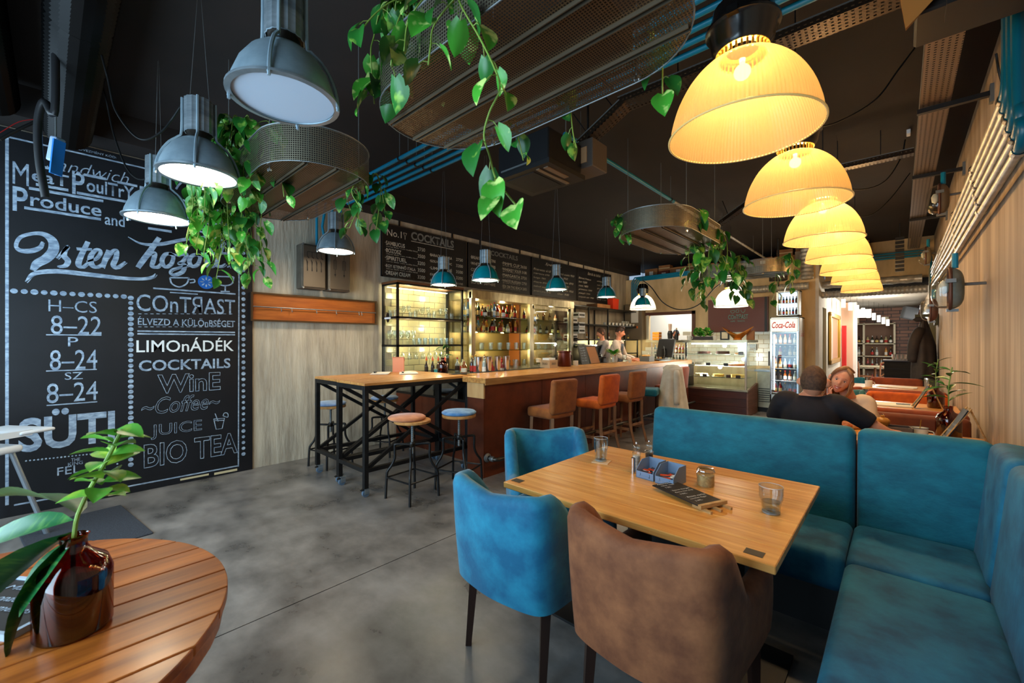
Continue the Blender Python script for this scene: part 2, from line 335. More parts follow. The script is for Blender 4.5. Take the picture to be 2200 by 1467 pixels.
# tiles: cream metro tiles behind the bar shelf and on the back wall, one by one
tilem=mat('cream_tile',(198,190,148),.22,0,rnd=.04,coat=.3); tilew=mat('white_tile',(234,228,212),.2,0,rnd=.05,coat=.3)
wl=bpy.data.objects['wall_left']
t=MB().rbox((0,0,0),(.012,.194,.094),.004,1).mesh('tile',tilem)
for r in range(13):
    for c in range(8):
        y=3.32+c*.2+(.1 if r%2 else 0)
        if 3.36<y<4.75: ob('tile',t,wl,(LX+.006,y,1.08+r*.1))
t2=MB().rbox((0,0,0),(.194,.012,.094),.004,1).mesh('tile',tilew)
for r in range(8):
    for c in range(20):
        x=-5.05+c*.2+(.1 if r%2 else 0)
        if (-4.0<x<-1.41 or r<4) and -5.1<x<-2.0: ob('tile',t2,wb,(x,BY-.006,1.0+r*.1))
for r in range(3):
    for c in range(5): ob('tile',t2,wb,(-3.6-c*.2-(.1 if r%2 else 0),BY-.006,1.8+r*.1)) if False else None
# ================================================================== CHALKBOARD
CX=LX+.03
cb=thing('chalkboard','floor to ceiling black chalkboard wall panel with white hand lettering','chalkboard',(0,0,0))
MB().bx(LX+.014,CX,-.42,1.575,.004,3.32).build('panel',chalkblack,cb)
MB().bx(CX-.001,CX+.001,.9,1.15,.03,.05).bx(CX-.001,CX+.001,1.2,1.42,.02,.045).bx(CX-.001,CX+.001,.35,.5,.015,.03).build('chipped_paint',mat('chip_cream',(196,180,140),.9),cb,kind='stuff')
def cbp(u,v): p=atX(u,v,CX); return p.y,p.z
def cbt(s,u0,vt,vb,u1,m=chalk,dz=0,**k):
    y0,z1=cbp(u0,vt); _,z0=cbp(u0,vb); y1=cbp(u1,vt)[0]
    lettering(s,(CX,y0,z0),(0,1,0),(0,0,1),y1-y0,z1-z0,m,cb,**k)
def cr(mb,pts,wid,**k): return ribbon(mb,[cbp(*p) for p in pts],wid,(CX,0,0),(0,1,0),(0,0,1),**k)
z2=lambda L:[(x/3.493,y/3.493+280) for x,y in L]
cbt('Sandwich',100,333,361,277,shear=.35,offset=-.012)
cbt('M',27,346,394,62); cbt('eaT',68,362,388,148,offset=.015); cbt('P',155,366,416,182,offset=.015); cbt('oulTrY',186,382,411,288,offset=.015); cbt('Fish',300,399,452,372,offset=.014)
cbt('P',27,399,452,60,offset=.015); cbt('roduce',65,413,442,218,offset=.015); cbt('and',225,458,482,268,offset=.01); cbt('Milk',275,449,473,372)
cbt('% KEDVEZMÉNY KÓD:',147,311,317,250)
mb=MB()
for a,b in (((77,396),(147,414)),((165,414),(285,438)),((62,404),(222,435)),((52,446),(217,476)),((180,375),(228,388)),((252,391),(295,401)),((78,356),(118,366)),((318,490),(369,499))):
    y0,z0=cbp(*a); y1=cbp(*b)[0]; ribbon(mb,[(y0,z0),(y1,z0)],.024,(CX,0,0),(0,1,0),(0,0,1),smooth=False)
mb.build('underlines',chalk,cb,kind='stuff')
# "Isten hozott!" brushed script, strokes in plane coordinates measured off the photograph
sh=MB(); st=MB()
G=[([(318,835),(300,880),(230,905),(150,900),(118,860),(150,800),(240,775),(330,780),(395,830),(400,900),(350,960),(280,1000),(245,1050)],[.02,.05,.06,.05,.03,.03,.04,.06,.09,.1,.1,.09,.05]),
 ([(425,960),(480,900),(510,870),(490,900),(480,940),(510,980),(490,1015),(430,1022)],[.02,.03,.04,.05,.06,.06,.05,.02]),
 ([(660,835),(600,960),(590,1010),(620,1025),(660,990)],[.05,.06,.06,.04,.02]),([(575,890),(690,890)],[.04,.02]),
 ([(650,985),(720,960),(755,910),(720,895),(680,950),(690,1010),(730,1025),(780,990)],[.02,.03,.04,.04,.06,.06,.04,.02]),
 ([(820,900),(790,970),(770,1030)],[.06,.06,.05]),([(785,980),(840,910),(875,905),(870,960),(850,1010),(880,1030),(940,985)],[.03,.04,.05,.06,.06,.05,.02]),
 ([(1195,805),(1130,900),(1070,980),(1035,1030)],[.06,.07,.07,.06]),([(1060,990),(1120,930),(1160,925),(1150,980),(1140,1020),(1180,1025),(1210,990)],[.03,.05,.06,.06,.05,.04,.02]),
 ([(1290,925),(1240,930),(1215,980),(1240,1025),(1285,1000),(1300,945),(1270,925),(1340,940)],[.04,.05,.06,.05,.05,.05,.04,.02]),
 ([(1330,935),(1400,930),(1370,980),(1340,1000),(1385,1010),(1370,1060),(1310,1085),(1275,1070),(1300,1040),(1420,1010)],[.03,.05,.04,.04,.05,.06,.05,.03,.03,.02]),
 ([(1490,930),(1440,940),(1420,985),(1445,1022),(1485,1000),(1500,950),(1470,930),(1530,945)],[.04,.05,.06,.05,.05,.05,.04,.02]),
 ([(1600,860),(1560,960),(1555,1015),(1590,1020),(1620,990)],[.05,.06,.06,.04,.02]),([(1670,870),(1635,960),(1630,1015),(1660,1020),(1690,1000)],[.05,.06,.06,.04,.02]),
 ([(1530,925),(1700,920)],[.03,.02]),([(1760,880),(1725,985)],[.06,.02]),([(1712,1018),(1718,1026)],[.05,.05]),
 ([(960,800),(1060,850),(1200,855),(1400,815),(1590,800),(1680,840),(1640,870)],[.01,.03,.05,.04,.03,.03,.01]),
 ([(190,1135),(260,1075),(420,1058),(650,1080),(900,1108),(1060,1115),(1140,1100),(1165,1075)],[.01,.05,.06,.06,.05,.045,.035,.01])]
for n_,(p,w_) in enumerate(G):
    cr(st,z2(p),[q*.68 for q in w_],off=.0016+.0004*n_); cr(sh,z2([(x+14,y+9) for x,y in p]),[.007]*len(p),off=.0009+.00003*n_)
st.build('script_lettering',chalk,cb); sh.build('script_shadow_line',chalk,cb)
# frame lines, dots and rules
ln=MB()
def rule(a,b,wd=.016,lvl=True):
    y0,z0=cbp(*a); y1,z1=cbp(*b); ribbon(ln,[(y0,z0),(y1,z0 if lvl else z1)],wd,(CX,0,0),(0,1,0),(0,0,1),smooth=False)
rule((17,294),(516,400),.014); rule((204,1058),(511,1002),.014); rule((30,1085),(204,1058),.014); rule((15,294),(15,1085),.02,False); rule((514,400),(512,1002),.012,False)
rule((99,719),(218,720),.01); rule((99,797),(208,792),.01); rule((100,871),(209,863),.01)
rule((295,711),(505,711),.014); rule((295,717),(505,717),.014)
rule((365,628),(425,632),.012); rule((329,619),(506,634),.016)
for k in range(16):
    u=297+k*13; rule((u,674),(u+7,674),.006); rule((u,702),(u+7,702),.006)
ln.build('rule_lines',chalk,cb)
dt=MB()
def dots(a,b,n,r):
    for k in range(n):
        t=k/(n-1); 
        y0,z0=cbp(*a); y1,z1=cbp(*b); y=y0+(y1-y0)*t; z=z0+(z1-z0)*t; q=r*random.uniform(.85,1.1)
        dt.add([(CX+.0013,y+q*math.cos(a_*PI/5),z+q*math.sin(a_*PI/5)) for a_ in range(10)],[tuple(range(10))])
dots((30,625),(266,637),13,.024); dots((281,640),(281,998),33,.022); dots((523,470),(523,975),42,.02)
dots((56,990),(252,969),26,.007); dots((252,969),(252,1010),7,.007)
dt.build('painted_dots',chalk,cb,kind='stuff')
cbt('H–CS',104,643,669,208,offset=-.005); cbt('8–22',109,677,718,218); cbt('P',146,724,744,168); cbt('8–24',107,752,796,209); cbt('SZ',139,800,816,178); cbt('8–24',100,824,867,210)
cbt('SÜTI',39,884,974,247,offset=.03); cbt('THE',153,985,992,172); cbt('KING',146,994,1001,178); cbt('FEL',123,1005,1022,172)
cbt('COnTЯAST',293,629,668,505,offset=.004); cbt('ÉLVEZD A KÜLÖnBSÉGET',296,679,698,505,offset=.01)
cbt('LIMOnÁDÉK',293,724,757,502,m=mat('chalk_bright',(224,226,222),.9),offset=.008); cbt('COCKTAILS',298,774,798,495,offset=.02)
cbt('WinE',338,805,847,474,outline=.012,offset=.02); cbt('~Coffee~',303,856,893,473,outline=.01,shear=.3); cbt('JUICE',324,913,945,434,outline=.012); cbt('BIO TEA',309,955,1007,511,outline=.012,offset=.02)
ic=MB()
cr(ic,z2([(1275,1105),(1290,1150),(1345,1175),(1400,1150),(1418,1105)]),.014); cr(ic,z2([(1275,1105),(1418,1107)]),.014); cr(ic,z2([(1422,1120),(1455,1118),(1460,1138),(1425,1145)]),.012)
cr(ic,z2([(1625,1095),(1640,1150),(1690,1165),(1740,1150),(1755,1100)]),.014); cr(ic,z2([(1625,1095),(1755,1100)]),.014); cr(ic,z2([(1690,1165),(1690,1205)]),.014); cr(ic,z2([(1655,1208),(1725,1210)]),.014)
z3=lambda L:[(x/2.934,y/2.934+600) for x,y in L]
cr(ic,z3([(1347,880),(1362,945),(1400,940),(1415,875),(1347,880)]),.008,smooth=False); cr(ic,z3([(1355,845),(1375,895)]),.008); cr(ic,z3([(1350,890),(1410,888)]),.008)
cr(ic,z3([(1405,860),(1415,842),(1435,845),(1435,868),(1405,860)]),.007)
cy,cz=cbp(450,442)
def arc(r,a0,a1,wd): ribbon(ic,[(cy+r*math.cos(math.radians(a0+(a1-a0)*k/20)),cz+r*math.sin(math.radians(a0+(a1-a0)*k/20))) for k in range(21)],wd,(CX,0,0),(0,1,0),(0,0,1),k=1)
arc(.31,0,160,.018); arc(.31,190,350,.018); arc(.2,10,160,.016); arc(.2,195,340,.016)
ic.build('drawn_icons',chalk,cb,kind='stuff')
cbt('FRISS',385,426,451,505,offset=.03); 
for k,ch in enumerate('TERMÉKEK'):
    a=math.radians(205+k*18.); me=textmesh(ch)
    for v in me.vertices:
        x,y=(v.co.x-.3)*.075,(v.co.y-.35)*.09; b=a+PI/2; v.co=(CX+.0014,cy+.255*math.cos(a)+x*math.cos(b)-y*math.sin(b),cz+.255*math.sin(a)+x*math.sin(b)+y*math.cos(b))
    me.materials.clear(); me.materials.append(chalk); ob('lettering',me,cb)
y_,z_=cbp(443,606); lm=MB(); lm.add([(CX+.0012,y_+.075*math.cos(a*PI/14),z_+.075*math.sin(a*PI/14)) for a in range(28)],[tuple(range(28))]); lm.build('blue_slice',chalkblue,cb)
lp=MB()
for k in range(8):
    a=k*PI/4; ribbon(lp,[(y_+.02*math.cos(a),z_+.02*math.sin(a)),(y_+.04*math.cos(a),z_+.04*math.sin(a)),(y_+.058*math.cos(a),z_+.058*math.sin(a))],[.004,.014,.003],(CX,0,0),(0,1,0),(0,0,1),off=.002)
lp.build('slice_segments',chalk,cb)
# ================================================================== MENU BOARDS above the bar
MX=LX+.04
def mrow(b,s,y,z,h,wd,**k): lettering(s,(MX,y,z),(0,1,0),(0,0,1),wd,h,k.pop('m',chalkwarm),b,**k)
mb_y=[(3.25,4.88),(4.93,6.62),(6.66,8.3),(8.33,9.9)]
labs=['first long black menu board from the left, lettered COCKTAILS and No. 1','second black menu board from the left, COCKTAILS with whiskey sour and margarita','third black menu board from the left, coffee list in thin script','rightmost black menu board above the bar, small script list']
for i,(y0,y1) in enumerate(mb_y):
    b=thing('menu_board',labs[i],'menu board',group='chalk menu boards above the bar')
    MB().bx(LX,MX,y0,y1,2.46,3.25).build('panel',chalkblack,b)
    f=MB(); [f.bx(MX-.01,MX+.006,*q) for q in ((y0,y1,3.235,3.25),(y0,y1,2.46,2.475),(y0,y0+.012,2.46,3.25),(y1-.012,y1,2.46,3.25))]; f.build('frame',mat('board_frame',(46,38,34),.5),b)
    hk=MB(); hk.bx(LX,LX+.02,y0+.3,y0+.32,3.25,3.34).bx(LX,LX+.02,y1-.3,y1-.28,3.25,3.34); hk.build('hanger',blacksteel,b)
    if i==0:
        mrow(b,'No.1',y0+.08,3.07,.1,.25); mrow(b,'COCKTAILS',y0+.5,3.08,.13,.85,offset=.03,m=mat('chalk_grey',(128,128,122),.9))
        g=MB(); ribbon(g,[(y0+.36,3.16),(y0+.39,3.1),(y0+.42,3.16),(y0+.36,3.16)],.007,(MX,0,0),(0,1,0),(0,0,1),smooth=False); ribbon(g,[(y0+.39,3.1),(y0+.39,3.06)],.007,(MX,0,0),(0,1,0),(0,0,1)); ribbon(g,[(y0+.5,3.06),(y0+1.35,3.06)],.008,(MX,0,0),(0,1,0),(0,0,1)); g.build('drawn_icons',chalkwarm,b)
        for k,(a,c) in enumerate((('SAMBUCUS','2750'),('BOZOSZ','3500'),('SPIRITUEL','3200'),('EGY ISTENNŐ ITALA','3500'),('DREAM CREAM','3200'))):
            z=2.93-k*.11; wd=.032*len(a)+.08
            mrow(b,'·'+a,y0+.05,z,.06,min(wd,.53),offset=.01); mrow(b,c,y0+.62,z,.055,.14); mrow(b,'citrus likőr rum vodka lime',y0+.07,z-.028,.018,.55)
        for k,(a,c) in enumerate((('BARACK PÁLINKA','2750'),('SZILVA JAMBÓC','3200'),('LIMONÁDÉ','3500'),('FARAO PINCELŐ','3200'),('MINT BUTTON','3100'))):
            z=2.88-k*.105; mrow(b,'·'+a,y0+.85,z,.058,.46,offset=.01); mrow(b,c,y0+1.4,z,.05,.15)
    elif i==1:
        mrow(b,'COCKTAILS',y0+.55,3.1,.09,.75,offset=.02,m=mat('chalk_grey',(128,128,122),.9))
        for k,a in enumerate(('BREAKFAST MARTINI','WHITE LADY 2800','COSMOPOLITAN 2750','ORANGE FIZZ 2750','BOMBAY SAPPHIRE')): mrow(b,'·'+a,y0+.05,2.97-k*.11,.055,.62)
        for k,a in enumerate(('PIMMS CUP 2650','WHISKEY SOUR 3100','MARGARITA 2750','WHITE RUSSIAN 2750','SEX ON THE BEACH 2800')): mrow(b,'·'+a,y0+.85,2.97-k*.11,.055,.72); mrow(b,'gin tonic citrom szirup',y0+.87,2.945-k*.11,.016,.5)
    else:
        tx=[('Ristretto 610','espresso 690','lungo 700','doppio 850','naked espresso','americano 690'),('Forró csoki 950','latte 850','flat white 890','matcha 990','chai latte 950','filter 900')] if i==2 else [('Bármi fröccs','bor 1200','rosé 1400','prosecco 1500','pezsgő 1900','csapolt sör 990'),('whisky 1900','rum 1600','gin 1700','vodka 1400','tequila 1500','likőr 1100')]
        mrow(b,'Specialty' if i==2 else 'Borok és italok',y0+.45,3.12,.07,.6,shear=.4,offset=-.01)
        for c in range(2):
            for k,a in enumerate(tx[c]): mrow(b,a,y0+.06+c*.82,2.99-k*.09,.045,min(.045*len(a),.66),shear=.3,offset=-.008)
# ================================================================== BOOTH: chairs, banquette, table
def ushell(wd,dp,zb,za,zt,h=.042,sag=.03):
    """armchair shell: arms and curved back in one padded wall, facing +Y"""
    P=[(wd/2,dp/2),(wd/2+.005,dp*.2),(wd/2,-dp*.1),(wd/2-.002,-dp*.36),(wd/2-.012,-dp*.46),(wd/2-.045,-dp*.5),(wd*.25,-dp*.53),(0,-dp*.55)]
    P=P+[(-x,y) for x,y in P[-2::-1]]; C=crom([(x,y,0) for x,y in P],5); n=len(C)-1; m=14; mb=MB()
    L=[0]
    for i in range(n): L.append(L[-1]+(C[i+1]-C[i]).length)
    def fn(s,t):
        i=min(n,int(round(s*n))); c=C[i]; d=(C[min(i+1,n)]-C[max(i-1,0)]).normalized(); nn=V((d.y,-d.x,0)) 
        nn=nn if nn.dot(c)>0 else -nn
        e=min(L[i],L[n]-L[i]); k=math.sqrt(max(.02,1-(1-min(1,e/.05))**2)); hh=h*k
        b=max(0,min(1,(-c.y-dp*.02)/(dp*.36))); b=b*b*(3-2*b); top=za+(zt-za)*b-sag*max(0,1-abs(c.x)/(wd*.42))*b-(1-k)*.04
        lean=-.035*b
        if t<=.36: q=t/.36; x=hh*(1+.1*math.sin(q*PI)); z=zb+(top-hh-zb)*q
        elif t>=.64: q=(1-t)/.36; x=-hh; z=zb+(top-hh-zb)*q
        else: a=(t-.36)/.28*PI; x=hh*math.cos(a); z=top-hh+hh*math.sin(a)
        l=lean*(z-zb)/(zt-zb)
        q_=c+nn*x+V((0,l,z)); q_.x*=.95+.05*(z-zb)/(zt-zb); return q_
    mb.grid(fn,n,m); mb.f.append(tuple(range(m+1))); mb.f.append(tuple(n*(m+1)+j for j in range(m+1))[::-1]); return mb
def armchair(label,loc,rz,m):
    c=thing('armchair',label,'chair',loc,rz,'velvet armchairs at the oak table')
    ushell(.52,.58,.37,.62,.86).build('shell',m,c,smooth=60)
    MB().rbox((0,.03,.42),(.44,.5,.13),.04,4).build('seat',m,c,smooth=60)
    MB().bx(-.25,.25,-.25,.27,.355,.375).build('seat_frame',darkwood,c)
    for sx in(-1,1):
        for sy in(-1,1):
            MB().tube([(sx*.225,sy*.235,.37),(sx*.232,sy*(.27 if sy<0 else .24),0)],[.03,.02],4).build('leg',darkwood,c)
            
    return c
armchair('bright teal velvet armchair with its back to the room, next to the brown one',(-1.34,1.66,0),math.radians(0),tealch)
armchair('brown velvet armchair pulled up to the near long side of the oak table',(-.67,1.68,0),math.radians(-2),brownv)
armchair('bright teal velvet armchair turned towards the camera at the far left table corner',(-1.72,2.26,0),math.radians(-132),tealch)
ban=thing('corner_banquette','long teal velvet corner banquette against the right wall','banquette',(0,0,0))
bs=MB().bx(-1.4,.48,2.72,3.4,0,.27).bx(-.1,.48,.4,2.75,0,.27); bs.build('base',blackpaint,ban)
def cush(name,c,d,m,r=.045,rot=None,k=0): return MB().rbox(c,d,r,4,rot).build(name,m,ban,smooth=60)
cush('seat_cushion',(-.82,2.86,.36),(1.25,.56,.19),teal2); cush('seat_cushion',(.05,2.87,.36),(.49,.56,.19),teal2)
cush('seat_cushion',(.05,1.9,.36),(.49,1.36,.19),teal2); cush('seat_cushion',(.05,.72,.36),(.49,.98,.19),teal2)
cush('back_cushion',(-.825,3.28,.66),(1.26,.16,.64),teal,.05,(-.12,0,0)); cush('back_cushion',(.09,3.28,.66),(.555,.16,.64),teal,.05,(-.12,0,0))
cush('back_cushion',(.375,2.96,.67),(.15,.5,.66),teal2,.05,(0,.1,0)); cush('back_cushion',(.375,1.98,.67),(.15,1.44,.66),teal2,.05,(0,.1,0)); cush('back_cushion',(.375,.78,.67),(.15,.94,.66),teal2,.05,(0,.1,0))
TZ=.76
tb=thing('oak_table','oak plank dining table in front of the teal corner banquette','table',(-.92,2.13,0))
for k in range(7):
    y=-.525+k*.15; MB().rbox((0,y+.075,TZ-.015),(1.24,.1485,.03),.003,1).build('plank',oak,tb)
MB().bx(-.6,.6,-.5,.5,TZ-.036,TZ-.031).bx(-.5,.5,-.03,.03,TZ-.07,TZ-.036).build('support_rail',blacksteel,tb)
for x in(-.35,.35): MB().bx(x-.04,x+.04,-.04,.04,.02,TZ-.07).build('column',blacksteel,tb)
MB().bx(-.5,.55,-.28,.24,0,.014).build('foot_plate',blackpaint,tb)
for x,y in((-.575,-.46),(.545,-.47)):
    MB().bx(x-.03,x+.03,y-.022,y+.022,TZ,TZ+.0015).build('table_sticker',mat('sticker_black',(26,22,22),.5),tb)
def glass(label,loc,h,r,rb,water=.5,facets=True,cat='glass',group=None,nm='water_glass'):
    g=thing(nm,label,cat,loc,0,group)
    MB().lathe([(0,0),(rb,0),(rb*1.02,h*.1),(rb*1.1,h*.45),(r*.98,h*.55),(r,h),(r-.0025,h),(r*.93,h*.55),(rb*.95,h*.14),(0,h*.12)],20,wave=.03 if facets else 0,wn=10).build('bowl',clear,g,smooth=60)
    MB().lathe([(0,h*.13),(rb*.93,h*.15),(rb*1.0,h*.44),(rb*1.05,h*water),(0,h*water)],20).build('water',glassmat('water',(222,232,234),.25,.02),g,smooth=40)
    MB().tube([(r*math.cos(a*PI/10),r*math.sin(a*PI/10),h) for a in range(20)],.0012,5,closed=True).build('rim',mat('glass_rim',(214,222,224),.1,.3),g)
    MB().lathe([(rb*.4,.001),(rb,.001),(rb*1.01,h*.06),(rb*.5,h*.07)],20).build('foot',mat('glass_foot',(170,180,184),.08,.5),g)
    return g
MB().bx(-.05,.05,-.045,.045,0,.004).build('coaster',mat('coaster',(214,180,140),.8),None,loc=(-1.35,2.28,TZ),rot=(0,0,.25),label='beige paper coaster under the tall glass of water',cat='coaster')
glass('tall faceted glass of water on the beige coaster',(-1.36,2.29,TZ+.004),.14,.042,.034)
glass('empty-looking short tumbler on the bare table near its right edge',(-.41,2.1,TZ),.115,.046,.034,.42)
for (x,y,c,lb) in ((-1.115,2.27,(226,214,200),'clear mill filled with pink-white salt, next to the grey bins'),(-1.08,2.36,(40,34,32),'clear mill filled with black peppercorns, behind the salt mill')):
    g=thing('spice_mill',lb,'mill',(x,y,TZ),0,'salt and pepper mills')
    MB().lathe([(0,0),(.025,0),(.025,.01),(.02,.03),(.021,.085),(.0,.085)],16).build('filling',mat('filling_%d'%c[0],c,.8,c2=tuple(int(k*.7) for k in c),scale=120),g,smooth=50)
    MB().lathe([(.026,0),(.027,.015),(.022,.035),(.023,.09),(.026,.1),(.012,.108),(.018,.118),(.022,.13),(.019,.142),(.006,.15),(0,.15)],18).build('acrylic_body',clear,g,smooth=50)
    MB().lathe([(.0,.149),(.005,.149),(.007,.157),(.0,.165)],10).build('steel_knob',chrome,g,smooth=60)
s_=MB().lathe([(0,0),(.012,0),(.012,.088),(0,.088)],14).build('steel_shaker',chrome,None,smooth=50,loc=(-1.10,2.2,TZ),label='narrow polished steel cylinder in front of the salt mill',cat='shaker')
def bin_(loc,rz,lb):
    g=thing('storage_bin',lb,'bin',loc,rz,'grey bins of sachets on the oak table'); W,D,Hh=.1,.13,.09
    m=MB().bx(-W/2,W/2,-D/2,D/2,0,.004).bx(-W/2,W/2,D/2-.003,D/2,0,Hh).bx(-W/2,W/2,-D/2,-D/2+.003,0,Hh*.42)
    for sx in(-1,1): m.prism([(-D/2,0),(D/2,0),(D/2,Hh),(-D/2+.055,Hh),(-D/2,Hh*.5)],-.0015,.0015,Matrix.Translation((sx*W/2,0,0))@Matrix(((0,0,1,0),(1,0,0,0),(0,1,0,0),(0,0,0,1))))
    m.build('tray',greyplastic,g)
    MB().bx(-.03,.03,-D/2-.003,-D/2,.012,.018).bx(-.03,-.025,-D/2-.003,-D/2,.012,.03).bx(.025,.03,-D/2-.003,-D/2,.012,.03).build('label_holder',greyplastic,g)
    for k in range(9):
        c=[(206,70,30),(60,60,70),(220,214,200)][k%3]
        MB().box((0,0,0),(.055,.014,.004)).build('sachet',mat('sachet_%d'%(k%3),c,.5),g,loc=(random.uniform(-.02,.02),-.045+k*.01,.03+.002*(k%4)),rot=(.2,random.uniform(-.2,.2),random.uniform(-.6,.6)))
bin_((-1.0,2.21,TZ),-.12,'left grey plastic bin of condiment sachets on the oak table'); bin_((-.885,2.19,TZ),-.12,'right grey plastic bin of condiment sachets on the oak table')
g=thing('clip_jar','clip-top glass jar of brown sugar on the oak table','jar',(-.735,2.27,TZ))
MB().lathe([(0,0),(.038,0),(.04,.006),(.04,.055),(0,.058)],20).build('sugar',mat('sugar',(204,170,112),.9,c2=(170,132,80),scale=60),g,smooth=50)
MB().lathe([(.041,0),(.042,.004),(.042,.062),(.039,.07),(.04,.074)],20).build('jar_body',clear,g,smooth=50)
MB().lathe([(.043,.073),(.043,.08),(.036,.09),(0,.093)],20).build('lid',glassmat('lid_glass',(226,230,228),.4),g,smooth=50)
MB().tube([(.044*math.cos(a*PI/8),.044*math.sin(a*PI/8),.072) for a in range(16)],.0016,5,closed=True).tube([(-.03,-.035,.04),(-.03,-.042,.07),(-.02,-.04,.085)],.0016,5).build('wire_clip',chrome,g)
g=thing('slate_menu','small black hand-lettered menu board lying on the oak table','menu',(-.75,2.04,TZ),math.radians(-24))
MB().box((0,0,.018),(.29,.15,.005),(0,0,0)).build('board',mat('slate',(24,20,20),.6),g)
MB().bx(.145,.162,-.08,.08,.01,.026).build('wood_bar',oakedge,g)
for y in(-.06,0,.06): MB().bx(.1,.2,y-.006,y+.006,0,.011).build('folded_leg',oakedge,g)
for k,(s,x,w_) in enumerate((('Americano',-.12,.09),('tükör tojás',-.095,.085),('2 390,-',-.07,.04),('· Sajtos burger',-.025,.12),('Extra hot dog',0,.11),('3 590,-',.025,.045),('· Rizses csirke',.065,.12),('vaníliás fagyi',.09,.1),('2 690,-',.115,.045))):
    lettering(s,(x-.008,-.055+.004*(k%3),.0205),(0,1,0),(-1,0,0),w_,.014,mat('chalk_bright',(224,226,222),.9),g,shear=.2)
# ================================================================== ROUND TABLE, foreground
g=thing('round_table','round slatted reddish wood table in the near left corner','table',(-1.72,-.28,0))
R0=.67; a0=math.radians(0)
for k in range(11):
    # slats run along X; each clipped by the circle
    y0=-R0+k*(2*R0/11)+.003; y1=-R0+(k+1)*(2*R0/11)-.003; pts=[]
    for j in range(9): y=y0+(y1-y0)*j/8; pts.append((math.sqrt(max(1e-5,R0**2-y*y)),y))
    pts=pts+[(-x,y) for x,y in pts[::-1]]
    mod_bevel(MB().prism([(-b_,a_) for a_,b_ in pts],.712,.74).build('slat',redwood,g),.003,2)
MB().lathe([(R0-.045,.66),(R0-.012,.66),(R0-.012,.711),(R0-.045,.711),(R0-.045,.66)],48).build('apron',redwood,g,smooth=40)
MB().bx(-.6,.6,-.04,.04,.68,.71).bx(-.04,.04,-.6,.6,.68,.71).build('cross_batten',redwood,g)
for x,y in((.42,.42),(-.42,.42),(.42,-.42),(-.42,-.42)): MB().tube([(x*.8,y*.8,.69),(x,y,0)],.022,12).build('leg',steel_dull,g)
def amber_bottle(loc,label,s=1.,rz=0,full=.5,group='amber bottle vases'):
    g=thing('amber_bottle',label,'vase',loc,rz,group)
    MB().lathe([(0,.0),(.068*s,.0),(.076*s,.01*s),(.077*s,.15*s),(.066*s,.182*s),(.034*s,.207*s),(.026*s,.222*s),(.027*s,.246*s),(.031*s,.25*s),(.028*s,.252*s),(.024*s,.249*s),(.023*s,.222*s),(.032*s,.203*s),(.062*s,.178*s),(.073*s,.147*s),(.072*s,.012*s),(0,.01*s)],32).build('glass',amber,g,smooth=60)
    MB().lathe([(0,.013*s),(.07*s,.014*s),(.07*s,.15*s*full*1.6),(0,.15*s*full*1.6)],24).build('water',glassmat('brown_water',(190,96,36),.1,.05),g,smooth=50)
    return g
def leafmesh(name,L=.12,W=.045,m=leafdark,curl=.25,heart=False,n=6):
    mb=MB()
    for i in range(n+1):
        t=i/n
        if heart: w_=W*math.sin(PI*min(1,(t+.12)/1.12))**.75*(1-.25*t) if 0<i<n else (W*.35 if i==0 else 0)
        else: w_=W*math.sin(PI*t)**.8*(1.1-.3*t) if 0<i<n else 0
        z=-curl*L*t*t; back=-.12*L if (heart and i==0) else 0
        for q in(-1,-.5,0,.5,1): mb.v.append((q*w_,L*t+(back*abs(q)),z+abs(q)*w_*.35))
    for i in range(n):
        for j in range(4): a=i*5+j; mb.f.append((a,a+1,a+6,a+5))
    return mb.mesh(name,m,True)
def look(d,roll=0):
    """euler with local +Y along d"""
    return (V(d).to_track_quat('Y','Z')@Euler((0,roll,0)).to_quaternion()).to_euler()
amber_bottle((-1.6,.035,.74),'amber glass bottle vase with water on the round slatted table',1.0)
LF=leafmesh('leaf',.3,.055,mat('leaf_big',(22,92,44),.38,0,(90,140,60),7,(2,9,2),lo=.5,hi=.72,rnd=.1),.3,n=8); LS=leafmesh('leaf_small',.07,.026,mat('leaf_fresh',(96,168,60),.4,0,(190,204,70),12,lo=.5,hi=.7,rnd=.15),.3)
p=thing('leafy_cutting','large-leaved green cutting standing in the near amber bottle','plant',(-1.6,.035,.96))
MB().tube(crom([(0,0,-.2),(.005,.0,.03),(.0,.02,.12),(.03,.06,.22),(.04,.09,.3)],4),.005,8).build('stem',vine,p)
rt=lambda a,b,c:(Rd[0]*a-Fd[0]*c,Rd[1]*a-Fd[1]*c,b)   # right / up / toward viewer side
for (d,o,sc_,ro) in ((rt(-1,-.55,.2),(0,0,.04),.95,.3),(rt(-1,-.12,.3),(0,.0,.07),1.0,-.2),(rt(-.5,-.85,.45),(0,0,.03),.85,.2),(rt(-.8,.28,-.3),(0,.01,.08),.95,.5),(rt(-.25,-.7,.9),(0,0,.02),.5,.0)):
    ob('leaf',LF,p,o,look(d,ro),scale=(sc_*1.35,sc_*1.12,sc_*1.12))
for k in range(22):
    t=.12+.18*(k/21); a=k*2.4; o=(.02+.02*t,.2*t+.02,t)
    ob('small_leaf',LS,p,o,look(rt(math.cos(a),random.uniform(-.1,.6),math.sin(a)),random.uniform(-.4,.4)),scale=(1.1,)*3)
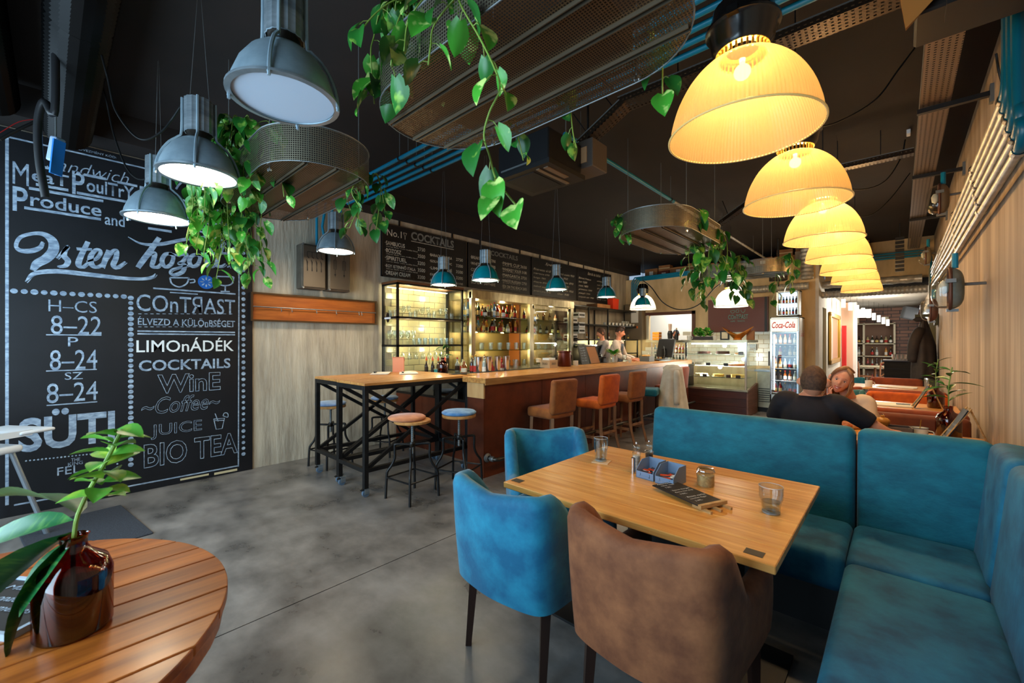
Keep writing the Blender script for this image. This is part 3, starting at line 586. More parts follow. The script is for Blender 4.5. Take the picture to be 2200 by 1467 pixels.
# menu tablet lying left of the bottle
g=thing('menu_board','black menu board with a pale frame lying on the round table','menu',(-1.86,-.08,.74),math.radians(35))
MB().bx(-.16,.16,-.11,.11,0,.012).build('board',mat('slate',(24,20,20),.6),g)
MB().bx(-.165,.165,-.115,-.103,0,.017).bx(-.165,.165,.103,.115,0,.017).bx(-.165,-.153,-.115,.115,0,.017).bx(.153,.165,-.115,.115,0,.017).build('frame',mat('pale_frame',(176,190,206),.4),g)
for k,s in enumerate(('Mai ajánlat','limonádé 1290','eper · mentes')): lettering(s,(-.12,.05-k*.045,.013),(1,0,0),(0,1,0),.22,.026,chalk,g,shear=.2)
MB().rbox((0,0,.006),(.95,.62,.012),.005,1).build('door_mat',mat('mat_grey',(40,43,50),.95,0,(58,62,70),90,bump=.6,bscale=300),None,loc=(-4.72,.16,0),rot=(0,0,.12),label='dark grey ribbed door mat on the concrete floor behind the round table',cat='mat')
# high chair at the left picture edge
h=thing('high_chair','white plastic high chair standing by the chalkboard at the far left','high chair',(-4.95,-.42,0),.5); h.scale=(1.1,1.1,1.12)
MB().rbox((0,0,.62),(.36,.34,.05),.02,3).build('seat',white,h,smooth=50); 
MB().grid(lambda s,t:V((.19*math.cos(PI*(.05+.9*s)),-.05-.17*math.sin(PI*(.05+.9*s))*1.0,.62+.36*t*(.55+.45*math.sin(PI*s)))),16,6).build('backrest',white,h,smooth=True)
h.rotation_euler[2]=.6
MB().rbox((0,.23,.72),(.42,.2,.025),.02,3).bx(-.2,-.16,-.05,.2,.7,.74).bx(.16,.2,-.05,.2,.7,.74).build('tray',white,h,smooth=50)
for sx in(-1,1):
    for sy in(-1,1): MB().tube([(sx*.14,sy*.12,.62),(sx*.25,sy*.25,0)],.015,10).build('leg',mat('leg_grey',(150,158,166),.3,.6),h)
# ================================================================== HIGH TABLES on castors
def high_table(lb,x0,x1,y0,y1):
    g=thing('high_table',lb,'table',(x0,y0,0),0,'high steel and oak tables pushed together'); W=x1-x0; D=y1-y0; q=.045
    for k in range(4): MB().rbox(((k+.5)*W/4,D/2,1.087),(W/4-.001,D,.026),.002,1).build('plank',oakX,g)
    for x in(q/2,W-q/2):
        for y in(q/2,D-q/2):
            mod_bevel(MB().bx(x-q/2,x+q/2,y-q/2,y+q/2,.09,1.074).build('leg',blacksteel,g),.003)
    f=lambda *a: mod_bevel(MB().bx(*a).build('rail',blacksteel,g),.003)
    f(q,W-q,0,q,1.03,1.074); f(q,W-q,D-q,D,1.03,1.074); f(0,q,q,D-q,1.03,1.074); f(W-q,W,q,D-q,1.03,1.074)
    f(q,W-q,0,q,.24,.28); f(q,W-q,D-q,D,.24,.28); f(0,q,q,D-q,.24,.28); f(W-q,W,q,D-q,.24,.28)
    for x in(q/2,W-q/2):
        for (a,b) in (((x,q,.28),(x,D-q,1.03)),((x,q,1.03),(x,D-q,.28))):
            c=(V(a)+V(b))/2; d=V(b)-V(a); MB().box(c,(.03,d.length,.035),(math.atan2(d.z,d.y),0,0)).build('cross_brace',blacksteel,g)
    for x in(q,W-q):
        for y in(q,D-q):
            c=MB().bx(x-.025,x+.025,y-.03,y+.03,.082,.09); c.bx(x-.022,x-.018,y-.03,y+.02,.03,.09).bx(x+.018,x+.022,y-.03,y+.02,.03,.09); c=c.build('castor',steel,g)
            MB().cyl((x-.014,y-.01,.035),(x+.014,y-.01,.035),.035,18).build('wheel',mat('castor_grey',(90,108,126),.4),c,smooth=50)
            MB().box((x,y-.045,.075),(.03,.03,.006),(.4,0,0)).build('brake',blackpaint,c)
high_table('left high table with black steel X frame and oak top, nearer the wall',-4.93,-4.345,2.02,3.35)
high_table('right high table with black steel X frame and oak top, nearer the bar stools',-4.335,-3.75,2.0,3.34)
def screw_stool(lb,x,y,rz,cm,z=.72,tilt=(0,0)):
    g=thing('screw_stool',lb,'stool',(x,y,0),rz,'industrial screw stools around the high tables')
    MB().lathe([(0,0),(.17,0),(.175,.006),(.175,.022),(.168,.028),(0,.028)],32,(0,0,z)).build('seat',mat('stool_seat_oak',(206,150,88),.45,0,(178,120,62),8,(1,5,1)),g,smooth=40)
    MB().lathe([(0,0),(.16,.002),(.178,.014),(.178,.026),(.16,.038),(0,.046)],32,(tilt[0],tilt[1],z+.028)).build('cushion',cm,g,smooth=60)
    s_=MB().cyl((0,0,z-.3),(0,0,z),.013,12)
    for k in range(14): s_.lathe([(.013,0),(.0155,.004),(.013,.008)],12,(0,0,z-.29+k*.019))
    s_.lathe([(.05,0),(.05,.006),(.02,.02),(0,.02)],16,(0,0,z-.022)).build('screw_spindle',steel_dull,g,smooth=40)
    MB().lathe([(.02,0),(.028,.01),(.028,.04),(.02,.05)],16,(0,0,z-.235)).build('hub',blacksteel,g,smooth=40)
    for k in range(4):
        a=PI/4+k*PI/2; c,s=math.cos(a),math.sin(a); P=crom([(.02*c,.02*s,z-.21),(.15*c,.15*s,z-.205),(.165*c,.165*s,z-.23),(.165*c,.165*s,z-.33),(.19*c,.19*s,z-.40),(.225*c,.225*s,z-.45),(.24*c,.24*s,z-.5),(.25*c,.25*s,0)],4)
        MB().tube(P,.0125,8).build('leg',blacksteel,g,smooth=60)
    for k in range(4):
        a=PI/4+k*PI/2; b=a+PI/2; r=.243; MB().tube([(r*math.cos(a),r*math.sin(a),.2),(r*math.cos(b),r*math.sin(b),.2)],.009,6).build('foot_ring',blacksteel,g)
fab=lambda n,c,c2: mat(n,c,.85,0,c2,9,bump=.15,bscale=90,sheen=.3)
screw_stool('screw stool with slipped orange-tan cushion, nearest in front of the high tables',-3.46,2.34,.1,fab('cushion_tan',(216,142,92),(190,116,74)),.72,(-.045,-.03))
screw_stool('screw stool with blue-edged pale cushion beside the bar end',-3.36,2.84,.35,fab('cushion_blue',(120,160,196),(54,108,160)),.72)
screw_stool('screw stool with pale blue cushion by the concrete wall, left of the high tables',-5.1,2.28,.2,fab('cushion_pale',(150,172,204),(110,136,176)),.70)
screw_stool('screw stool with pale cushion behind the high tables, seen through the X frame',-5.08,3.0,.5,fab('cushion_pale',(150,172,204),(110,136,176)),.70)
# on the high tables
def clip_menu(x,y,rz,lb):
    g=thing('clipboard_menu',lb,'menu',(x,y,1.1),rz,'clipboards of paper menus'); 
    for k in range(3): MB().box((.004*k,.003*k,.004+.004*k),(.21,.3,.003),(0,0,.03*k)).build('sheet',paper,g)
    MB().box((-.06,0,.02),(.02,.12,.012)).cyl((-.07,-.05,.024),(-.07,.05,.024),.006,8).build('clip',blacksteel,g)
clip_menu(-4.74,2.74,.9,'left clipboard of paper menus on the high table'); clip_menu(-4.5,2.98,1.0,'right clipboard of paper menus on the high table, pages fanned')
g=thing('wooden_note_box','small pinkish slant-topped wooden box on the high table','box',(-4.84,3.06,1.1),.9)
MB().prism([(-.05,0),(.05,0),(.05,.14),(-.05,.19)],-.07,.07,Matrix(((0,0,1,0),(1,0,0,0),(0,1,0,0),(0,0,0,1)))).build('body',mat('pink_wood',(216,140,104),.6),g)
MB().box((0,0,.17),(.15,.115,.008),(-.46,0,0)).build('lid',mat('pink_wood_dark',(190,112,80),.6),g)
# ================================================================== things on the left wall
g=thing('coat_rack','long orange-brown wooden coat rack with steel rail and hooks','coat rack',(LX+.02,1.57,1.76))
MB().bx(0,.03,.0,1.56,0,.145).build('board',rackwood,g); MB().bx(0,.03,0,1.56,.152,.3).build('board',rackwood,g)
f=MB().bx(0,.05,-.02,1.58,-.02,0).bx(0,.05,-.02,1.58,.3,.32).bx(0,.05,-.02,0,0,.3).bx(0,.05,1.56,1.58,0,.3).build('angle_iron_frame',mat('angle_iron',(92,72,52),.4,.8),g)
MB().cyl((.06,0,.15),(.06,1.56,.15),.006,8).build('rail',steel_dull,g)
for y in(.3,.42,.72,.98,1.3,1.34): MB().tube([(.06,y,.158),(.068,y,.12),(.075,y,.1),(.088,y,.112)],.004,6).build('hook',steel_dull,g)
g=thing('fuse_box','old grey double fuse box with painted circuit symbols on the concrete wall','fuse box',(LX+.01,2.05,2.14))
for k in range(2):
    y=.02+k*.33; d=MB().rbox((.09,y+.145,.3),(.18,.3,.56),.015,2).build('cabinet',mat('fuse_grey',(104,96,84),.5,.5,(86,78,68),6),g)
    MB().rbox((.186,y+.145,.3),(.012,.27,.52),.006,2).build('door',mat('fuse_grey2',(96,86,74),.45,.5),d)
    for zz in(.03,.57): MB().cyl((.18,y+.01,zz),(.2,y+.01,zz),.012,8).build('corner_bolt',steel_dull,d)
    s_=MB()
    if k==0:
        ribbon(s_,[(y+.06,.48),(y+.23,.48)],.006,(.193,0,0),(0,1,0),(0,0,1),smooth=False)
        for j in range(4):
            yy=y+.06+j*.057; ribbon(s_,[(yy,.48),(yy,.42)],.006,(.193,0,0),(0,1,0),(0,0,1),smooth=False); ribbon(s_,[(yy-.012,.38),(yy,.35),(yy,.3),(yy,.24)],[.006,.014,.006,.014],(.193,0,0),(0,1,0),(0,0,1),smooth=False); ribbon(s_,[(yy,.42),(yy+.02,.4)],.01,(.193,0,0),(0,1,0),(0,0,1),smooth=False)
    else:
        for j in range(2):
            yy=y+.08+j*.12; ribbon(s_,[(yy,.48),(yy,.2)],.006,(.193,0,0),(0,1,0),(0,0,1),smooth=False); ribbon(s_,[(yy-.018,.42),(yy+.018,.42),(yy+.018,.3),(yy-.018,.3),(yy-.018,.42)],.007,(.193,0,0),(0,1,0),(0,0,1),smooth=False); ribbon(s_,[(yy,.24),(yy,.22)],.02,(.193,0,0),(0,1,0),(0,0,1),smooth=False)
    s_.build('circuit_symbols',mat('symbol_black',(30,28,26),.7),d,kind='stuff')
for k,y in enumerate((2.30,2.42,2.5,2.62)):
    MB().tube([(LX+.07,y,2.73),(LX+.07,y+(.0 if k!=1 else -.05),3.0),(LX+.07,y,3.33)],.017,10).build('conduit_pipe',tealpipe,None,smooth=60,label='teal conduit rising from the fuse box to the ledge, '+['first','second','third','fourth'][k]+' from the left',cat='pipe',group='teal conduits above the fuse box')
# ================================================================== BAR
g=thing('bar_counter','long bar counter clad in dark rusty metal with a thick oak top','bar',(-3.35,3.2,0))
B=lambda x0,x1,y0,y1,z0,z1: MB().bx(x0+3.35,x1+3.35,y0-3.2,y1-3.2,z0,z1)
mod_bevel(B(-3.62,-3.37,3.2,9.25,.0,1.035).build('body',blackpaint,g))
for k in range(6):
    y0=3.2+k*1.01; B(-3.372,-3.355,y0+.002,y0+1.006,.0,1.03).build('panel',rust,g)
B(-3.62,-3.355,3.185,3.2,.0,.87).build('panel',rust,g); B(-3.62,-3.35,3.18,3.2,.872,1.038).build('end_block',pine,g)
for k in range(4): y0_=0 if k<2 else .3; MB().rbox((-3.3975-k*.19+3.35,(6.08+y0_)/2-.02,1.07),(.189,6.12-y0_,.06),.004,1).build('plank',oakX,g)
MB().rbox((.055,3.02,1.062),(.012,6.14,.075),.003,1).build('nosing',mat('oak_nosing',(190,138,78),.35,0,(150,100,50),6,(8,.4,8)),g)
MB().tube([(.0,.03,.22),(.13,.03,.22),(.15,.06,.22),(.15,6.0,.22)],.022,12).build('foot_rail',mat('rail_dark',(70,66,60),.35,.8),g,smooth=60)
MB().lathe([(0,0),(.05,0),(.05,.012),(.028,.03)],16,mx=Matrix.Translation((.005,.03,.22))@Matrix.Rotation(PI/2,4,'Y')).lathe([(.028,0),(.03,.02),(.03,.04),(.024,.05)],12,mx=Matrix.Translation((.06,.03,.22))@Matrix.Rotation(PI/2,4,'Y')).build('pipe_flange',steel_dull,g,smooth=50)
g=thing('bar_return','bar return with glass strip over a rust-brown panel, behind the high tables','bar',(-5.6,3.5,0))
MB().bx(0,1.98,0,.03,0,.73).build('panel',rust,g); MB().bx(0,1.98,0,.04,.73,.76).bx(0,1.98,0,.04,1.0,1.03).bx(1.95,1.98,0,.04,0,1.03).bx(0,1.98,.03,.5,.735,.75).build('steel_frame',blacksteel,g)
MB().bx(.0,1.95,.015,.02,.76,1.0).build('glass_strip',paneglass,g); MB().bx(0,1.98,.04,.85,1.01,1.035).build('counter',blacksteel,g); MB().bx(0,1.98,.84,.86,0,1.0).build('back_panel',blackpaint,g)
# bottles ----------------------------------------------------------------
BP=[[(0,0),(.036,0),(.038,.01),(.038,.17),(.03,.2),(.014,.225),(.013,.28),(0,.28)],[(0,0),(.042,0),(.043,.01),(.042,.13),(.028,.16),(.015,.175),(.014,.24),(0,.24)],
    [(0,0),(.032,0),(.033,.01),(.033,.19),(.016,.235),(.014,.3),(0,.3)],[(0,0),(.048,0),(.05,.02),(.046,.12),(.02,.16),(.016,.2),(0,.2)],[(0,0),(.03,0),(.031,.01),(.03,.12),(.013,.16),(.012,.2),(0,.2)]]
BM=[MB().lathe(p,12).mesh('bottle_glass',None or blackpaint,50) for p in BP]
BC=[('dark green',(22,42,24)),('clear',(170,184,176)),('amber',(120,60,20)),('dark brown',(40,22,14)),('blue-tinted',(60,100,140)),('red',(150,26,20)),('golden',(190,130,50)),('pale yellow',(206,196,140))]
bcm=[mat('bottle_'+n.replace('-','_').replace(' ','_'),c,.1,0,trans=.35 if i in(1,7) else 0,coat=.5) for i,(n,c) in enumerate(BC)]
LBC=[mat('label_%d'%i,c,.6) for i,c in enumerate([(222,212,188),(230,226,214),(60,44,30),(170,40,30),(200,170,90)])]
_cache={}
def bottle(x,y,z,kind,ci,group,label,s=1.,cap=None,li=None):
    key=(kind,ci)
    if key not in _cache:
        me=BM[kind].copy(); me.materials.clear(); me.materials.append(bcm[ci]); r=max(q[0] for q in BP[kind]); h=BP[kind][-1][1]
        lb=MB().lathe([(r+.0008,h*.14),(r+.0008,h*.46)],12).mesh('label',LBC[(kind+ci)%5],50); cp=MB().lathe([(.0145,h*.93),(.0155,h*.94),(.0155,h*1.03),(0,h*1.03)],10).mesh('cap',[blackpaint,chrome,mat('cap_red',(170,30,24),.4),gold][(kind+ci)%4],50)
        _cache[key]=(me,lb,cp)
    me,lb,cp=_cache[key]; o=ob('bottle',me,None,(x,y,z),(0,0,random.uniform(0,6)),None,label,'bottle',group,scale=(s,s,s)); ob('paper_label',lb,o); ob('bottle_cap',cp,o); return o
TG=MB().lathe([(0,.004),(.028,.004),(.033,.11),(.031,.11),(.026,.012),(0,.012)],10).mesh('tumbler',clear,50)
WG=MB().lathe([(.03,0),(.004,.006),(.004,.08),(.03,.11),(.034,.15),(.028,.19),(.026,.19),(.031,.15),(.026,.115),(0,.09)],10).mesh('wine_glass',clear,50)
CG=MB().lathe([(.026,0),(.004,.005),(.004,.09),(.045,.13),(.05,.15),(.047,.15),(.0,.1)],10).mesh('coupe',clear,50)
def tum(x,y,z,me,group,label,s=1.): return ob('bar_glass',me,None,(x,y,z),None,None,label,'glass',group,scale=(s,s,s))
# open glass shelf (steel cage) -------------------------------------------
g=thing('glass_rack','black steel cage shelf of glassware with lit cream tiles behind','shelf',(-5.58,3.25,0))
X0,X1,Y0,Y1=0,.4,0,1.2
fr=lambda a: a.build('frame_bar',blacksteel,g)
for x,y in((0.02,.01),(.4,.01),(.02,1.19),(.4,1.19)): fr(MB().bx(x-.015,x+.015,y-.015,y+.015,1.03,2.33))
for z in(2.32,1.84,1.44):
    fr(MB().bx(0,.415,-.005,.02,z-.015,z+.015)); fr(MB().bx(0,.415,1.18,1.205,z-.015,z+.015)); fr(MB().bx(.39,.415,0,1.2,z-.015,z+.015)); 
    if z<2.3: MB().bx(0.01,.4,0,1.2,z-.008,z+.004).build('shelf',mat('shelf_brown',(74,54,36),.5),g)
MB().bx(0,.42,-.01,1.21,2.33,2.36).build('top',mat('shelf_top',(110,66,36),.5),g)
MB().bx(.01,.4,.0,.004,1.46,2.3).build('side_glass',paneglass,g)
w_=MB()
for k in range(28): w_.bx(0,.4,-.002,.001,1.05+k*.0135,1.0525+k*.0135)
for k in range(16): w_.bx(.01+k*.025,.0125+k*.025,-.002,.001,1.05,1.43)
w_.build('wire_mesh',steel_dull,g,kind='stuff')
MB().lathe([(0,0),(.055,0),(.055,.006),(0,.006)],24,mx=Matrix.Translation((.2,-.02,1.84))@Matrix.Rotation(PI/2,4,'X')@Matrix.Diagonal((.75,1.25,1,1))).build('oval_plate',blackpaint,g)
MB().bx(.12,.28,-.03,-.026,1.82,1.845).build('plate_text_bar',white,g)
MB().bx(.05,.08,.05,1.15,2.29,2.3).build('light_strip',mat('strip_glow',(255,246,190),.5,emit=6),g)
for yy in(3.55,4.15): point('shelf_strip_light',(-5.35,yy,2.2),3.6,(1,.92,.55),.05); point('shelf_strip_light',(-5.35,yy,1.72),3.2,(1,.92,.55),.05); point('shelf_strip_light',(-5.35,yy,1.36),2.4,(1,.92,.55),.04)
for k in range(10):
    for j in range(2): tum(-5.5+j*.13,3.34+k*.115,1.845,[TG,CG,WG][k%3],'glasses on the top shelf of the cage','clear glass, %s from the left in the %s row, upper shelf of the steel cage'%(ordn(k),['back','front'][j]),1.0)
for k in range(11):
    for j in range(2): tum(-5.5+j*.13,3.33+k*.105,1.445,[WG,TG][k>3],'glasses on the lower shelf of the cage','clear glass, %s from the left in the %s row, lower shelf of the steel cage'%(ordn(k),['back','front'][j]),1.15 if k<4 else 1)
for k in range(9):
    o=tum(-5.4,3.36+k*.12,1.42,WG,'wine glasses hanging under the cage','wine glass hanging stem-up under the steel cage, %s from the left'%ordn(k)); o.rotation_euler=(PI,0,0)
# bottles on the return counter
sp=[(0,3,.0),(0,3,.09),(0,3,.18),(0,3,.27),(1,1,.36),(1,7,.45)]
for i,(x,y,k,c,lb) in enumerate(((-5.25,3.8,4,3,'small black pourer bottle with red spout, leftmost'),(-5.15,3.84,4,3,'small black pourer bottle with red spout, second from left'),(-5.04,3.86,4,3,'small black pourer bottle with red spout, third from left'),(-4.93,3.9,4,3,'small black pourer bottle with red spout, fourth from left'),
    (-4.95,4.15,1,1,'clear bottle between the pourers and the brown vase'),(-4.83,4.15,1,7,'pale yellow bottle left of the brown vase'),(-4.62,4.0,3,2,'round brown bottle right of the vase'),(-4.56,4.1,0,3,'dark wine bottle right of the round brown one'),(-4.4,4.02,2,1,'clear spirit bottle with yellow pourer'),(-4.36,4.16,2,1,'tall clear spirit bottle behind the yellow pourer'),(-4.25,4.05,0,1,'clear spirit bottle with white label beside the red syrup'),
    (-4.12,4.06,3,5,'bright orange-red syrup bottle with red spout'),(-4.06,4.2,1,5,'dark red bottle behind the shakers'))):
    o=bottle(x,y,1.035,k,c,'bottles on the bar return',lb,.9)
    if k==4 or c==5:
        MB().lathe([(.012,.2),(.02,.21),(.012,.235),(.004,.27),(0,.27)],10).build('red_spout',mat('spout_red',(214,70,40),.4),o,smooth=50)
amber_bottle((-4.68,3.66,1.035),'amber bottle vase with a green cutting on the bar return',.95)
p=thing('leafy_cutting','narrow-leaved cutting in the amber vase on the bar return','plant',(-4.68,3.66,1.27))
LN=leafmesh('leaf',.2,.028,leafdark,.3); 
def cutting(p,n,h,spread,s=1.):
    MB().tube([(0,0,-.15),(0,.0,h*.5),(.02,.01,h)],.004,6).build('stem',vine,p)
    for k in range(n):
        a=k*2.4+.4; el=random.uniform(.0,.9); ob('leaf',LN,p,(0.01*k/n,0,h*(.1+.85*k/n)),look((math.cos(a)*spread,math.sin(a)*spread,el),random.uniform(-.4,.4)),scale=(s,s*random.uniform(.7,1.1),s))
cutting(p,9,.2,1.,.8)
def mkbox(nm,lb,cat,loc,sz,m,rz=0,**k): return MB().rbox((0,0,sz[2]/2),sz,.004,1).build(nm,m,None,loc=loc,rot=(0,0,rz),label=lb,cat=cat,**k)
for (x,y,c,lb) in ((-4.88,3.72,(70,170,170),'turquoise ceramic pot on the bar return'),(-4.78,3.72,(130,118,96),'beige metal pot beside the turquoise one')):
    g=thing('small_pot',lb,'pot',(x,y,1.035)); MB().lathe([(0,0),(.045,0),(.05,.07),(.046,.07),(.042,.01),(0,.01)],16).build('bowl',mat('pot_%d'%c[0],c,.4),g,smooth=50); MB().lathe([(.049,.065),(.052,.066),(.052,.074),(.047,.074)],16).build('rim',mat('pot_rim',(200,190,160),.4),g)
# shakers
SH=MB().lathe([(0,0),(.036,0),(.037,.004),(.045,.19),(.046,.2),(.043,.2),(.0,.19)],20).mesh('body',mat('shaker_steel',(206,208,210),.16,1.),50)
g0=None
for k,lb in enumerate(('leftmost of the four','second of the four','third of the four','rightmost of the four')):
    g=thing('cocktail_shaker','tall polished steel shaker tin, %s by the bar end'%lb,'shaker',(-4.0-.0*k,3.72+k*.17,1.1),0,'shaker tins on the bar'); ob('body',SH,g,scale=(-1,1,1)); MB().tube([(.046*math.cos(a*PI/9),.046*math.sin(a*PI/9),.2) for a in range(18)],.002,5,closed=True).build('rim',chrome,g)
mkbox('rubber_bar_mat','black rubber mat along the inner edge of the bar top under the shakers','mat',(-3.99,4.2,1.1),(.1,1.9,.004),blackmatt)
tum(-4.0,4.42,1.104,TG,None,'clear tumbler right of the four steel shakers',1.3)
# items along the bar
g=thing('napkin_box','grey-brown cardboard napkin caddy with dark lettering on the bar','box',(-3.93,5.1,1.1)); MB().bx(-.09,.09,-.1,.1,0,.12).build('carton',mat('grey_card',(170,146,116),.7),g); MB().bx(-.06,.06,-.08,.08,.12,.15).build('napkins',white,g); lettering('DRUNCH',(.091,-.05,.05),(0,1,0),(0,0,1),.1,.035,blackpaint,g); lettering('DRUNCH',(-.05,-.101,.05),(1,0,0),(0,0,1),.1,.035,blackpaint,g)
g=thing('candle_glass','cream candle in a stemmed glass on the bar left of the napkin caddy','candle',(-3.85,4.75,1.1)); ob('bowl',CG,g,scale=(1,1,1)); MB().lathe([(0,.1),(.035,.1),(.04,.15),(0,.16)],14).build('wax',lcream,g,smooth=40)
g=thing('copper_kettle','dark copper-brown kettle standing behind the napkin caddy','kettle',(-3.97,5.56,1.1)); MB().lathe([(0,0),(.1,0),(.11,.02),(.1,.22),(.115,.23),(.115,.25),(0,.25)],20).build('body',mat('copper_dark',(90,36,20),.35,.5),g,smooth=40); MB().tube(crom([(.0,.11,.2),(0,.19,.17),(0,.18,.08),(0,.11,.05)],4),.012,8).build('handle',darkwood,g)
mkbox('back_counter','dark steel worktop running behind the bar','worktop',(-5.15,7.2,.9),(.85,5.5,.14),blacksteel)
mkbox('cup_stack','dark cylinder stack of cups beside the kettle','cups',(-3.99,5.32,1.1),(.07,.07,.16),blackpaint)
g=thing('enamel_mug','white enamel mug on the bar','mug',(-3.95,5.85,1.1)); MB().lathe([(0,0),(.04,0),(.042,.004),(.042,.085),(.039,.085),(.038,.01),(0,.01)],18).build('body',porcelain,g,smooth=50); MB().tube(crom([(0,-.04,.07),(0,-.07,.06),(0,-.07,.03),(0,-.04,.02)],4),.005,6).build('handle',porcelain,g)
g=thing('chalk_menu','small black chalk menu leaning on the bar beside the mug','menu',(-4.05,6.3,1.1),rot=(0,-.25,0)); MB().bx(-.01,.01,-.12,.12,0,.34).build('board',chalkblack,g)
for k in range(6): lettering(['Kávé','Tea','Limo','Sör','Fröccs','Bor'][k]+' 890',(.011,-.09,.28-k*.045),(0,1,0),(0,0,1),.15,.025,chalk,g)
g=thing('card_stand','brown tilted tablet stand on the bar, right of the chalk menu','stand',(-4.1,6.7,1.1),rot=(0,-.35,0)); MB().bx(-.012,.012,-.16,.16,0,.33).build('plate',mat('kraft_brown',(140,90,44),.6),g); MB().bx(-.016,.016,-.17,.17,.32,.34).bx(-.016,.016,-.17,-.155,0,.34).bx(-.016,.016,.155,.17,0,.34).build('frame',blackpaint,g)
g=thing('flower_jar','glass jar with a leafy green bunch and pink bud on the bar','flowers',(-3.98,7.15,1.1)); MB().lathe([(0,0),(.045,0),(.05,.02),(.05,.14),(.04,.16),(.037,.16),(.046,.14),(.046,.01),(0,.01)],16).build('jar',clear,g,smooth=50)
LB=leafmesh('leaf',.17,.034,leafg,.35)
for k in range(26):
    a=k*2.39; ob('leaf',LB,g,(0,0,.15),look((math.cos(a),math.sin(a),random.uniform(.1,1.5))),scale=(1.1,random.uniform(.8,1.2),1.1))
MB().lathe([(0,0),(.015,.01),(.012,.03),(0,.035)],8,(.05,-.04,.13)).build('bud',mat('pink_bud',(206,60,70),.5),g)
tum(-3.8,7.25,1.1,TG,None,'tumbler of water on the bar beside the green flower jar',1.4)
g=thing('coffee_cup','white cup with handle on the bar next to the water tumbler','cup',(-3.78,7.42,1.1)); MB().lathe([(0,0),(.025,0),(.042,.06),(.039,.06),(.02,.006),(0,.006)],16).build('body',porcelain,g,smooth=50); MB().tube(crom([(0,.04,.05),(0,.065,.045),(0,.06,.02),(0,.035,.02)],4),.004,6).build('handle',porcelain,g)
g=thing('pastry_tray','grey box of small pastries on the bar in front of the barman','box',(-3.75,8.1,1.1)); MB().bx(-.1,.1,-.12,.12,0,.1).build('tray',mat('slate_grey',(92,100,104),.5),g)
for k in range(4): MB().lathe([(0,0),(.03,.0),(.035,.015),(.02,.03),(0,.034)],10,(-.05+.06*(k%2),-.06+.1*(k//2),.1)).build('pastry',mat('pastry',(206,150,70),.6),g,smooth=50)
mkbox('paper_stack','stack of black folders and white papers on the bar left of the monitor','papers',(-3.7,8.55,1.1),(.22,.3,.03),blackpaint); mkbox('paper_sheet','light blue and white sheets sticking out on the bar edge','papers',(-3.55,8.5,1.1),(.14,.24,.012),mat('paleblue',(190,214,226),.6))
g=thing('till_monitor','black till monitor seen from behind at the far end of the bar','monitor',(-3.72,8.95,1.1),rz=-.3,rot=None); MB().rbox((0,0,.26),(.42,.05,.4),.01,2,(-.25,0,0)).build('screen_back',blackpaint,g); MB().bx(-.04,.04,-.08,.02,.03,.25).bx(-.12,.12,-.1,.1,0,.02).build('stand',blacksteel,g); MB().tube(crom([(.0,-.06,.3),(.06,-.1,.15),(.02,-.1,.02)],4),.005,6).build('cable',steel_dull,g)
# bottle cabinet ---------------------------------------------------------
g=thing('bottle_cabinet','tall stainless glazed bar cabinet full of bottles and glasses','cabinet',(-5.6,4.5,0)); D=.58; W=2.85
C=lambda *a: MB().bx(*a)
for a in ((D-.06,D,0,.09,.97,2.3),(D-.06,D,W-.09,W,.97,2.3),(D-.06,D,W*.52-.04,W*.52+.04,.97,2.2)): mod_bevel(C(*a).build('upright',brushed,g),.004)
mod_bevel(C(0,D+.02,0,W,2.19,2.33).build('header',brushed,g),.004); C(0,D,0,W,.97,1.03).build('base',brushed,g); C(0,.02,0,W,1.03,2.2).build('back',mat('cab_back',(120,104,64),.4,.4),g)
C(0,D-.06,.005,.01,1.03,2.19).build('side_pane',paneglass,g)
for z in(1.92,1.66,1.35): C(.02,D-.08,.03,W-.05,z-.01,z).build('shelf',glassmat('shelf_glass',(200,214,200),.35),g)
C(.03,.3,W*.52-.02,W*.52+.02,1.03,2.19).build('divider',mat('cab_wood',(150,84,34),.5),g)
for (a,b) in ((W*.52+.06,W-.1),):
    C(D-.05,D-.045,a,b,1.05,2.18).build('sliding_pane',paneglass,g); C(D-.05,D-.03,a,a+.05,1.05,2.18).bx(D-.05,D-.03,b-.04,b,1.05,2.18).bx(D-.05,D-.03,a,b,2.12,2.18).build('door_frame',brushed,g)
for yy in (4.85,5.5,6.3,6.95):
    for zz in (2.12,1.62,1.3): point('cabinet_light',(-5.3,yy,zz),4 if zz<2 else 3,(1,.8,.38),.04)
for k in range(11): bottle(-5.28+.04*(k%2),4.66+k*.115,1.92,[2,1,0,3,1,2,0,1,3,2,0][k],[4,3,0,3,1,4,5,5,0,2,3][k],'bottles on the top shelf of the steel cabinet',BC[[4,3,0,3,1,4,5,5,0,2,3][k]][0]+' spirit bottle, %s from the left on the top shelf of the stainless cabinet'%ordn(k),.86)
for k in range(13): bottle(-5.25+.05*(k%2),4.64+k*.1,1.66,[0,1,3,2,1,0,2,1,0,3,1,2,0][k],[2,6,1,2,6,3,1,2,6,7,2,6,2][k],'bottles on the second shelf of the steel cabinet',BC[[2,6,1,2,6,3,1,2,6,7,2,6,2][k]][0]+' bottle, %s from the left on the second shelf of the stainless cabinet'%ordn(k),.78)
for r_,z in enumerate((1.92,1.66)):
    for k in range(12): bottle(-5.42,4.7+k*.105,z,(k*3+r_)%4,[4,3,2,1,6,0,5][(k*2+r_)%7],'back rows of bottles in the steel cabinet','%s bottle, %s from left, back row, %s shelf of the stainless cabinet'%(BC[[4,3,2,1,6,0,5][(k*2+r_)%7]][0],ordn(k),['top','second'][r_]),.84-.06*r_)
